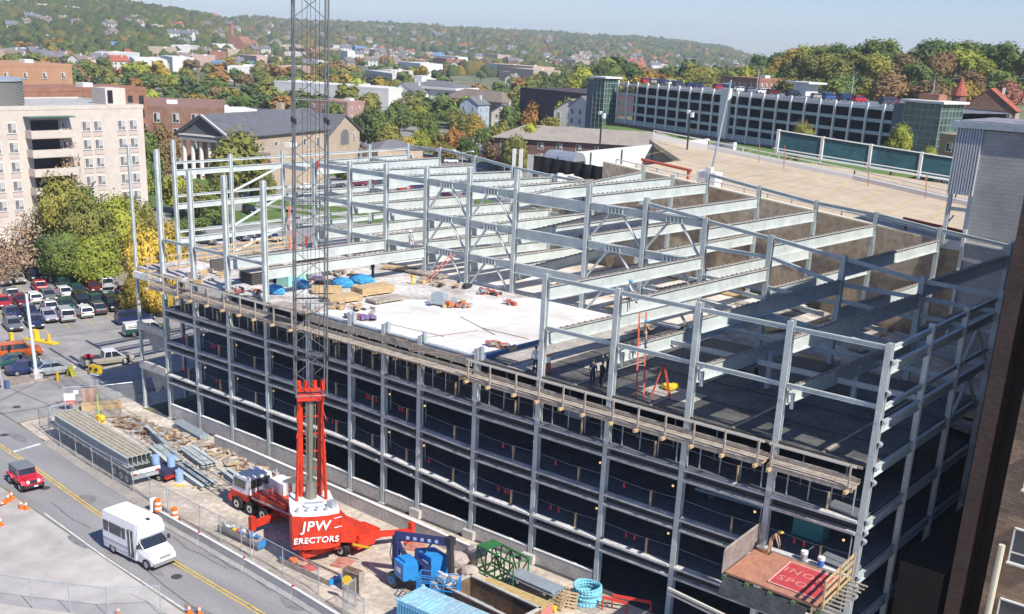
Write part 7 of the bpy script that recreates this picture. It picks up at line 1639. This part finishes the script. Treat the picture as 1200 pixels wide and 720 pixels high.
for a, b in (((.45, -.64, .95), (.28, -.62, 1.5)), ((.45, .64, .95), (.28, .62, 1.5)), ((.28, -.62, 1.49), (.28, .62, 1.49)), ((.46, -.64, .98), (.46, .64, .98))): mb.bar(a, b, .06, .06)
mb.build('windscreen_frame', rp_, J)
for s in (-1, 1): mb = MB(); mb.tube((1.48, s*.38, .82), (1.55, s*.38, .82), .12, n=14); mb.build('headlight', hl, J)
mb = MB(); mb.box((1.62, 0, .5), (.12, 1.4, .14)); mb.box((1.66, .1, .5), (.06, .3, .1), mi=1); mb.box((1.5, 0, .78), (.03, .5, .28)); mb.build('bumper', [dark, white], J)
# white shuttle bus
BU = thing('shuttle_bus', 'white shuttle minibus with dark side windows driving on the road', 'minibus', (29.45, -17.1, .018), math.radians(2)); bw = mat('bus_white', (.82, .81, .82), .3, spec=.7)
mb = MB(); hw = .98
loft(mb, [(-2.55, hw, hw-.12, .35, 2.72), (-2.45, hw+.02, hw-.06, .3, 2.8), (.95, hw+.02, hw-.06, .3, 2.8), (1.28, hw, hw-.1, 1.75, 2.74), (1.5, hw-.1, hw-.25, 2.0, 2.6)])
mb.build('body', bw, BU)
mb = MB(); loft(mb, [(.9, .94, .88, .32, 1.75), (1.35, .94, .86, .32, 1.45), (1.7, .93, .84, .32, 1.28), (2.4, .9, .78, .34, 1.12), (2.62, .82, .7, .4, .95)]); mb.build('bonnet', bw, BU)
mb = MB(); mb.box((-.8, 0, 2.82), (3.3, 1.6, .04)); mb.box((.9, .1, 2.84), (.25, .2, .07), mi=1); mb.build('roof_panel', [bw, dark], BU)
mb = MB(); mb.add([(1.7, -.82, 1.28), (1.7, .82, 1.28), (1.2, .78, 1.98), (1.2, -.78, 1.98)], [(0, 1, 2, 3)])
for s in (-1, 1): mb.add([(1.66, s*.9, 1.28), (1.15, s*.9, 1.9), (1.05, s*.93, 1.9), (1.0, s*.93, 1.28)], [(0, 1, 2, 3)])
mb.build('windscreen', cgl, BU)
for s in (-1, 1):
    for x_, wd in ((-2.1, .5), (-1.1, 1.25), (-.0, .2) if 0 else (-.2, .35)): mb = MB(); mb.box((x_, s*(hw-.0), 1.85), (wd, .06, .72)); mb.build('window', cgl, BU)
mb = MB(); mb.box((.5, -hw-.005, 1.35), (.55, .05, 1.85)); mb.box((.5, -hw-.02, 1.35), (.05, .05, 1.85), mi=1); mb.build('door', [cgl, bw], BU)
mb = MB(); mb.box((-.9, -hw-.012, .95), (3.1, .03, .16)); mb.box((-.9, -hw-.012, .62), (3.1, .03, .05)); mb.build('side_moulding', mat('bus_grey', (.4, .38, .42), .5), BU)
for x_ in (-1.55, 1.95):
    for s in (-1, 1): mb = MB(); a = Vector((x_, s*.72, .36)); b = Vector((x_, s*.97, .36)); mb.tube(a, b, .36, .36, 18, mi=0); mb.tube(b, b+Vector((0, s*.02, 0)), .22, .18, 12, mi=1); mb.build('wheel', [tyre, rim], BU)
for s in (-1, 1): mb = MB(); mb.box((2.62, s*.62, .85), (.1, .28, .16)); mb.build('headlight', hl, BU); mb = MB(); mb.box((1.5, s*1.15, 1.5), (.08, .18, .28)); mb.bar((1.55, s*.9, 1.4), (1.5, s*1.15, 1.5), .03, .03); mb.build('mirror', dark, BU)
mb = MB(); mb.box((2.68, 0, .5), (.12, 1.75, .22)); mb.build('bumper', chrome, BU); mb = MB(); mb.box((2.64, 0, .85), (.06, .8, .15)); mb.build('grille', mat('grille_grey', (.3, .3, .32), .4), BU)
# ================================================================ people and things on the deck
skin = mat('skin', (.42, .25, .17), .7)
def person(label, loc, rz, pose, shirt, pants, hat=None, vest=None, extra=None, s=.95):
    J = dict(pel=(0, 0, .95), ch=(0, 0, 1.28), nk=(0, 0, 1.50), hd=(0.02, 0, 1.66))
    P = {'stand': [(.0, .11, .5), (.02, .12, .08), (.14, .12, .03), (0, -.11, .5), (-.02, -.12, .08), (.1, -.12, .03), (.03, .24, 1.18), (.1, .25, .95), (.03, -.24, 1.18), (.1, -.25, .95)],
         'walk': [(.14, .1, .52), (.28, .1, .1), (.42, .1, .06), (-.06, -.1, .5), (-.3, -.1, .12), (-.18, -.1, .05), (-.1, .24, 1.18), (.05, .27, .98), (.12, -.24, 1.18), (.3, -.22, 1.02)],
         'climb': [(.22, .12, .68), (.2, .13, .32), (.32, .13, .28), (.04, -.12, .5), (.05, -.12, .1), (.17, -.12, .06), (.22, .25, 1.3), (.42, .2, 1.45), (.2, -.25, 1.25), (.4, -.2, 1.3)],
         'reach': [(.0, .12, .5), (0, .14, .08), (.13, .14, .04), (.0, -.12, .5), (-.02, -.12, .08), (.1, -.12, .04), (.2, .22, 1.42), (.38, .15, 1.6), (.2, -.22, 1.35), (.4, -.15, 1.35)],
         'sit': [(.4, .12, .92), (.42, .12, .5), (.54, .12, .46), (.4, -.12, .9), (.43, -.12, .48), (.55, -.12, .44), (.15, .25, 1.2), (.35, .2, 1.08), (.15, -.25, 1.2), (.36, -.2, 1.1)],
         'bend': [(.05, .12, .5), (.02, .14, .08), (.14, .14, .04), (-.03, -.12, .5), (-.05, -.13, .08), (.08, -.13, .04), (.42, .2, .95), (.5, .16, .68), (.42, -.2, .95), (.5, -.16, .68)]}[pose]
    J = [(0, 0, .95), (0, 0, 1.15), (.0, 0, 1.36), (.0, 0, 1.52), (.02, 0, 1.60), (.03, 0, 1.70)]
    if pose == 'bend': J = [(0, 0, .95), (.1, 0, 1.12), (.25, 0, 1.27), (.36, 0, 1.36), (.42, 0, 1.40), (.5, 0, 1.45)]
    c = Vector(J[2]); sh = c+Vector((0, 0, .06))
    v = list(J)+[(0, .1, .9), *P[0:3], (0, -.1, .9), *P[3:6], tuple(sh+Vector((0, .19, 0))), *P[6:8], tuple(sh+Vector((0, -.19, 0))), *P[8:10]]
    e = [(0, 1), (1, 2), (2, 3), (3, 4), (4, 5), (0, 6), (6, 7), (7, 8), (8, 9), (0, 10), (10, 11), (11, 12), (12, 13), (2, 14), (14, 15), (15, 16), (2, 17), (17, 18), (18, 19)]
    hands = []
    for w_, el in ((16, 15), (19, 18)):           # palm and four fingers plus thumb
        a = Vector(v[w_]); d = (a-Vector(v[el])).normalized(); sd = d.cross(Vector((0, 0, 1))).normalized()
        p0 = len(v); v.append(tuple(a+d*.08)); e.append((w_, p0))
    rr = [.13, .125, .15, .062, .07, .098, .10, .068, .05, .042, .10, .068, .05, .042, .075, .046, .034, .075, .046, .034, .04, .04]
    me = bpy.data.meshes.new('body'); me.from_pydata(v, e, []); o = bpy.data.objects.new('body', me); COL.objects.link(o)
    md = o.modifiers.new('s', 'SKIN'); sv = me.skin_vertices[0].data
    for i, r in enumerate(rr): sv[i].radius = (r, r*(.8 if i < 3 else 1)) if i else (r, r*.8)
    sv[0].use_root = True
    ms = o.modifiers.new('d', 'SUBSURF'); ms.levels = 2
    bpy.context.view_layer.update(); m2 = bpy.data.meshes.new_from_object(o.evaluated_get(bpy.context.evaluated_depsgraph_get())); bpy.data.objects.remove(o)
    # fingers
    bm = bmesh.new(); bm.from_mesh(m2)
    for w_, el in ((16, 15), (19, 18)):
        a = Vector(v[w_]); d = (a-Vector(v[el])).normalized(); sd = d.cross(Vector((.2, .3, 1))).normalized(); up = sd.cross(d)
        for k in range(5):
            st = a+d*(.10 if k < 4 else .04)+sd*((k-1.5)*.021 if k < 4 else -.045); dr = d if k < 4 else (d-sd*.8).normalized(); L_ = (.075, .085, .08, .06, .06)[k]
            p = [st, st+dr*L_*.5-up*.008, st+dr*L_-up*.03]
            for q in range(2):
                r_ = bmesh.ops.create_cone(bm, cap_ends=True, segments=5, radius1=.010, radius2=.009, depth=(p[q+1]-p[q]).length*1.15); mt = Matrix.Translation((p[q]+p[q+1])/2) @ (p[q+1]-p[q]).to_track_quat('Z', 'Y').to_matrix().to_4x4()
                bmesh.ops.transform(bm, matrix=mt, verts=r_['verts'])
    bm.to_mesh(m2); bm.free(); m2.name = 'body'
    for M in (skin, shirt, pants, black): m2.materials.append(M)
    nk = Vector(J[3]); wr = [Vector(v[16]), Vector(v[19])]; leg = []
    for f in m2.polygons:
        p = Vector(f.center); k = 1
        dn = (p-Vector(J[4])).dot((Vector(J[5])-Vector(J[2])).normalized())
        if dn > -.06 and (p-Vector(J[5])).length < .22: k = 0
        elif min((p-w).length for w in wr) < .11 or (p.z > 0 and min((p-(w+(w-Vector(v[q])).normalized()*.12)).length for w, q in zip(wr, (15, 18))) < .12): k = 0
        elif p.z < .93 and not (abs(p.y) > .17 and p.z > .6 and pose != 'bend'): k = 2
        if min((p-Vector(v[i])).length for i in (9, 13)) < .13: k = 3
        f.material_index = k
    m2.polygons.foreach_set('use_smooth', [True]*len(m2.polygons))
    t = thing('person', label, 'person', loc, rz); b = bpy.data.objects.new('body', m2); COL.objects.link(b); b.parent = t; t.scale = (s, s, s)
    hd = Vector(J[5]); mb = MB()
    mb.blob((hd.x+.095, 0, hd.z-.03), (.025, .016, .028), 1, 0)
    for q in (-1, 1): mb.blob((hd.x, q*.098, hd.z-.02), (.022, .012, .032), 1, 0); 
    mb.build('nose_and_ears', skin, t); mb = MB()
    for q in (-1, 1): mb.blob((hd.x+.088, q*.034, hd.z+.0), .011, 1, 0)
    mb.box((hd.x+.09, 0, hd.z-.075), (.01, .045, .008)); mb.build('eyes_and_mouth', dark, t)
    if hat:
        mb = MB(); mb.blob((hd.x, 0, hd.z+.06), (.135, .125, .10), 2, 0); mb.tube((hd.x+.02, 0, hd.z+.035), (hd.x+.02, 0, hd.z+.05), .16, .155, 16); mb.build('hard_hat', hat, t)
    else:
        mb = MB(); mb.blob((hd.x-.02, 0, hd.z+.035), (.105, .105, .09), 2, .04); mb.build('hair', dark, t)
    if vest:
        mb = MB(); mb.box((c.x-.0, 0, c.z-.06), (.30, .40, .40), taper=.86); mb.build('vest', vest, t)
    return t
blue_h = mat('hat_blue', (.10, .35, .75), .4); wh = mat('hat_white', (.8, .8, .78), .4); gh = mat('hat_green', (.25, .6, .2), .4)
navy = mat('cloth_navy', (.03, .035, .07), .9); jean = mat('cloth_jeans', (.06, .12, .26), .9); greyc = mat('cloth_grey', (.30, .31, .33), .9); whc = mat('cloth_white', (.62, .64, .68), .9); tanc = mat('cloth_tan', (.42, .30, .18), .9); blk2 = mat('cloth_black', (.02, .02, .025), .9)
x, y = G(627, 436, 12.8); person('person in pale shirt and dark trousers standing at the deck edge by a tall column', (x, y, 12.76), 2.4, 'stand', whc, navy, None)
x, y = G(692, 453, 12.8); person('person in dark clothes, left one of the pair at the guard rail', (x, y+.15, 12.76), 1.8, 'stand', navy, navy, None)
x, y = G(702, 455, 12.8); person('person in black clothes, right one of the pair at the guard rail', (x, y+.2, 12.76), 1.2, 'stand', blk2, blk2, None)
x, y = G(711.5, 447, 12.8); person('person with green hard hat lifting an arm beside the tall column', (x, y, 12.8), 2.9, 'reach', navy, jean, gh)
x, y = G(884, 457, 12.8); person('person in blue jeans walking alone across the dark deck', (x, y, 12.8), 3.6, 'walk', blk2, jean, None)
x, y = G(437, 328, 12.8); person('person in navy overalls with white hard hat on the white deck', (x, y, 12.82), 4.5, 'stand', navy, navy, wh)
person('person with blue hard hat climbing near the top of the tall red ladder', (54.25, 1.75, 15.55), 1.0, 'climb', tanc, jean, blue_h)
person('person with blue hard hat sitting on the beam end above the ladder', (53.55, .75, 17.95), .6, 'sit', mat('cloth_stripe', (.45, .45, .5), .9), greyc, blue_h)
person('person in dark clothes on the deck behind the ladder column', (49.9, 13.2, 12.8), .5, 'bend', navy, blk2, mat('hat_tan', (.6, .4, .2), .5))
person('person in grey straddling the thin beam above the white deck', (20.2, 16.95, 14.65), -.4, 'sit', greyc, whc, wh)
x, y = 62.1, -.35; person('person with yellow hard hat bending at the back of the loading platform', (64.9, -.9, 6.63), .2, 'bend', tanc, tanc, mat('hat_yellow', (.75, .5, .1), .5))
# ladders
def ladder(name, label, a, b, m, w=.42, rungs=14, step=False):
    t = thing(name, label, 'ladder', a); d = Vector(b)-Vector(a); sd = d.cross(Vector((0, 0, 1))).normalized()*w/2; mb = MB()
    for s in (-1, 1): mb.bar(sd*s, d+sd*s*.9, .05, .09, up=tuple(sd.normalized()))
    mb.build('rails', m, t); mb = MB()
    for i in range(1, rungs): p = d*i/rungs; mb.bar(p-sd, p+sd, .035, .035)
    mb.build('rungs', mat('rung_grey', (.4, .35, .33), .5), t); return t
lr = mat('ladder_red', (.55, .09, .05), .6)
ladder('ladder', 'tall red extension ladder leaning on the bare column', (54.75, .95, 12.8), (53.75, 2.1, 17.6), lr, .45, 16)
ladder('ladder', 'red ladder leaning against the low beam at the white deck\'s edge', (24.6, 14.2, 12.83), (25.4, 16.9, 15.1), mat('ladder_pink', (.6, .2, .15), .6), .5, 8)
ladder('ladder', 'slim red ladder behind the crane boom at the left bay', (6.2, 15.4, 12.85), (5.3, 16.0, 16.8), lr, .4, 12)
t = thing('step_ladder', 'red A-frame stepladder beside the tall ladder', 'ladder', (55.55, 2.0, 12.8), .5)
for s, nm in ((-1, 'front_frame'), (1, 'rear_frame')):
    mb = MB()
    for q in (-1, 1): mb.bar((s*.55, q*.32, 0), (s*.05, q*.2, 1.9), .05, .08)
    if s < 0:
        for k in range(1, 6): f = k/6; mb.bar((s*(.55-.5*f), -.32+.12*f, 1.9*f), (s*(.55-.5*f), .32-.12*f, 1.9*f), .06, .03)
    mb.build(nm, lr, t)
mb = MB(); mb.box((0, 0, 1.92), (.35, .45, .08)); mb.build('top_cap', dark, t)
def heap(name, label, cat, x, y, z, parts, mats):
    t = thing(name, label, cat, (x, y, z)); 
    for n, fn in parts: mb = MB(); fn(mb); mb.build(n, mats[n], t)
    return t
x, y = G(783, 457, 12.8); mb = MB(); mb.blob((0, 0, .2), (.5, .35, .22), 2, .25); mb.blob((.3, .2, .25), (.3, .25, .2), 2, .25); t = mb.build('yellow_bag', yellow); t.location = (x, y, 12.82); tag(t, 'heap of yellow rope or bag on the deck by the stepladder', 'bag')
# lumber on the white deck
def deckstack(label, u, v, rz, n, rows, L_, m, w=.24, h=.18): x, y = G(u, v, 12.9); return stack('lumber_stack', label, 'lumber stack', x, y, 12.92, rz, n, rows, L_, w, h, m)
deckstack('stack of tan lumber in the middle of the white deck', 437, 343, math.radians(82), 6, 3, 3.2, wood)
deckstack('low stack of tan lumber beside the crane boom on the white deck', 400, 352, math.radians(80), 6, 2, 3.0, wood)
deckstack('flat pile of greyish boards in front of the tan lumber stack', 452, 352, math.radians(84), 5, 1, 3.0, woodg)
x, y = G(290, 330, 13); t = stack('form_stack', 'tall stack of dark form panels with pale sheets at the left of the deck', 'panel stack', x, y+1.8, 12.85, math.radians(85), 1, 6, 3.8, 1.9, .09, mat('dark_form', (.09, .085, .08), .7), gap=.12)
mb = MB(); mb.box((0, 0, 1.0), (4.1, 2.0, .05)); mb.build('top_sheet', mat('ply_tan', (.5, .42, .33), .8), t)
for i, (u, v, w_, l) in enumerate(((402, 334, 1.1, 'round heap under blue sheeting left of the worker'), (424, 330, 1.3, 'larger heap under bright blue sheeting beside the worker'), (322, 342, 1.0, 'blue-wrapped heap near the front of the left deck'), (352, 335, .9, 'teal-blue heap behind the crane boom'))):
    x, y = G(u, v, 12.9); mb = MB(); mb.blob((0, 0, .28), (w_, w_*.6, .42), 3, .09); t = mb.build('blue_sheeting', mat('tarp_blue', (.06, .32, .60), .5, nz=2, amt=.3)); t.location = (x, y, 12.8); tag(t, l, 'covered heap')
x, y = G(342, 332, 12.9); mb = MB(); mb.box((0, 0, .55), (1.5, 2.0, 1.1), taper=.9); mb.box((0, 0, 1.12), (1.4, 1.85, .05)); t = mb.build('wrapped_crate', mat('mint_wrap', (.33, .62, .52), .6, nz=2, amt=.15)); t.location = (x, y, 12.82); tag(t, 'mint-green wrapped crate behind the crane boom on the deck', 'crate')
def clutter(label, u, v, n, sx, sy, mats, name='tool_pile', seed=0, big=None, z=12.82):
    x, y = G(u, v, 12.8); R = random.Random(seed); t = thing(name, label, 'tool pile', (x, y, z), .3)
    if big: mb = MB(); mb.box((-sx*.6, 0, .45), (1.1, .8, .8)); mb.box((-sx*.6, 0, .9), (.8, .6, .12), mi=0); mb.tube((.2, 0, .4), (.5, 0, .4), .35, n=12); mb.build('generator', big, t)
    mb = MB()
    for i in range(n): mb.box((R.uniform(-sx, sx), R.uniform(-sy, sy), R.uniform(.04, .3)), (R.uniform(.15, .9), R.uniform(.1, .4), R.uniform(.06, .3)), R.uniform(0, 3), mi=R.randrange(len(mats)))
    mb.build('tools', mats, t); return t
rd = mat('tool_red', (.42, .11, .08), .7)
clutter('generator and coloured tools piled in the middle of the white deck', 527, 359, 26, 1.5, .8, [rd, steel2, wood, dark, orange], seed=1, big=steel2)
clutter('tangle of grey clamps by the base of the chevron bracing', 573, 345, 18, .9, .4, [steel2, dark, rd], seed=2)
clutter('brownish clutter of bags behind the blue heaps', 395, 322, 24, 1.2, .8, [wood, woodg, tanc, dark], seed=3)
clutter('red-handled tools standing at the girder end', 599, 357, 8, .4, .3, [rd, steel2], seed=4)
clutter('mixed dark boxes and rods behind the crane boom', 365, 330, 24, 1.4, 1.0, [dark, steel2, rd, mat('violet_box', (.2, .15, .3), .6)], seed=5)
clutter('scraps of timber and cloth at the kink of the deck edge', 590, 408, 14, 1.2, .2, [wood, rd, woodg], seed=6)
clutter('small pile of lengths by the middle deck edge', 423, 374, 16, 1.4, .3, [dark, mat('violet_box', (.2, .15, .3), .6), rd], seed=7)
x, y = G(483, 333, 12.8); mb = MB(); mb.tube((0, 0, 0), (0, 0, .6), .12, .1, 10); mb.box((0, 0, .65), (.3, .2, .15)); mb.box((0, 0, .03), (.35, .35, .06)); t = mb.build('water_cooler', yellow); t.location = (x, y, 12.82); tag(t, 'yellow drum-shaped cooler on the deck left of the red ladder', 'cooler')
x, y = G(640, 436, 12.8); mb = MB(); mb.tube((0, 0, .7), (0, 0, 1.1), .2, .18, 12, mi=0); mb.tube((0, 0, 1.1), (0, 0, 1.16), .21, .21, 12, mi=1); mb.box((0, 0, .35), (.3, .3, .7), mi=1); t = mb.build('water_cooler', [white, rd]); t.location = (x+.15, y-.1, 12.8); tag(t, 'white water cooler with red spout next to the worker at the deck edge', 'cooler')
deckstack('weathered planks laid flat at the left front of the deck', 345, 362, math.radians(8), 6, 1, 3.6, woodg)
deckstack('short tan timbers right behind the crane boom', 383, 342, math.radians(50), 5, 2, 2.4, wood)
deckstack('grey boards at the far middle edge of the deck', 500, 322, math.radians(0), 5, 1, 4.2, woodg)
deckstack('tan boards lying beyond the yellow cooler', 470, 316, math.radians(20), 4, 1, 3.4, wood)
clutter('dark offcuts scattered left of the tan lumber stack', 412, 362, 22, 2.2, .8, [woodg, wood, dark], seed=8)
clutter('pale sheets and offcuts at the left end of the deck', 235, 326, 24, 1.6, 2.4, [mat('pale_sheet', (.6, .58, .55), .8), woodg, wood], seed=9)
clutter('odd boards and boxes between the front columns at left', 290, 345, 20, 1.6, 1.0, [woodg, mat('pale_sheet', (.6, .58, .55), .8), rd], seed=10)
clutter('scattered timber offcuts near the foot of the pink ladder', 520, 335, 20, 2.2, .8, [wood, woodg, dark], seed=12)
# thin rods and hoses lying on the deck
mb = MB(); 
for a, b in (((470, 400), (560, 388)), ((540, 372), (580, 393)), ((565, 385), (620, 398)), ((455, 380), (520, 395)), ((480, 412), (545, 417)), ((430, 385), (500, 408))):
    mb.tube((*G(*a, 12.8), 12.83), (*G(*b, 12.8), 12.83), .025, n=5)
o = mb.build('loose_rods', mat('rod_brown', (.30, .2, .15), .8)); o['kind'] = 'stuff'; o['label'] = 'thin rods and lines lying scattered over the white deck'; o['category'] = 'rods'
# timber kerb along the end of the fresh deck
mb = MB(); mb.box((0, 0, 0), (.1, 16.8, .25)); o = mb.build('deck_stop', mat('blue_form', (.12, .22, .42), .6), B); o.location = (42.95-4, 8.55, 12.85)
# pipes stored in the third storey, blue skip inside
pipes('stack of long grey pipes stored inside the building behind the right bays', 60.0, 5.0, 6.72, math.radians(4), 8, 5, 4.8, .13, steel2)
mb = MB(); mb.box((0, 0, .35), (1.6, 1.0, .5)); mb.box((.2, .1, .75), (1.0, .7, .35)); mb.blob((-.3, 0, .9), (.5, .3, .2), 2, .2); t = mb.build('wrapped_goods', mat('pale_wrap', (.5, .5, .55), .6)); t.location = (49.3, 2.6, 9.75); tag(t, 'pale wrapped goods stored under the deck right of the kink', 'goods')
mb = MB(); mb.box((0, 0, .5), (1.8, 1.0, 1.0)); mb.tube((-.5, 0, 1.0), (-.5, 0, 1.5), .12); mb.tube((.5, -.6, .3), (.5, .6, .3), .3, n=12); t = mb.build('compressor', [mat('teal_machine', (.08, .3, .3), .5)]); t.location = (65.5, 3.0, 6.62); tag(t, 'teal machine inside the third storey near the corner column', 'machine')
# ================================================================ air
mb = MB(); mb.box((87, -52, 75), (13200, 13200, 166)); hz = mb.build('haze', [bpy.data.materials.new('haze_air')]); hz['kind'] = 'stuff'; hz['label'] = 'thin bluish autumn haze over the valley'; hz['category'] = 'haze'
M = hz.data.materials[0]; M.use_nodes = True; N = M.node_tree.nodes; N.clear(); o_ = N.new('ShaderNodeOutputMaterial'); v_ = N.new('ShaderNodeVolumePrincipled')
v_.inputs['Color'].default_value = (.75, .85, 1, 1); v_.inputs['Density'].default_value = .00012; v_.inputs['Anisotropy'].default_value = .1
M.node_tree.links.new(v_.outputs[0], o_.inputs['Volume'])
SC.cycles.volume_bounces = 1; SC.cycles.volume_max_steps = 64
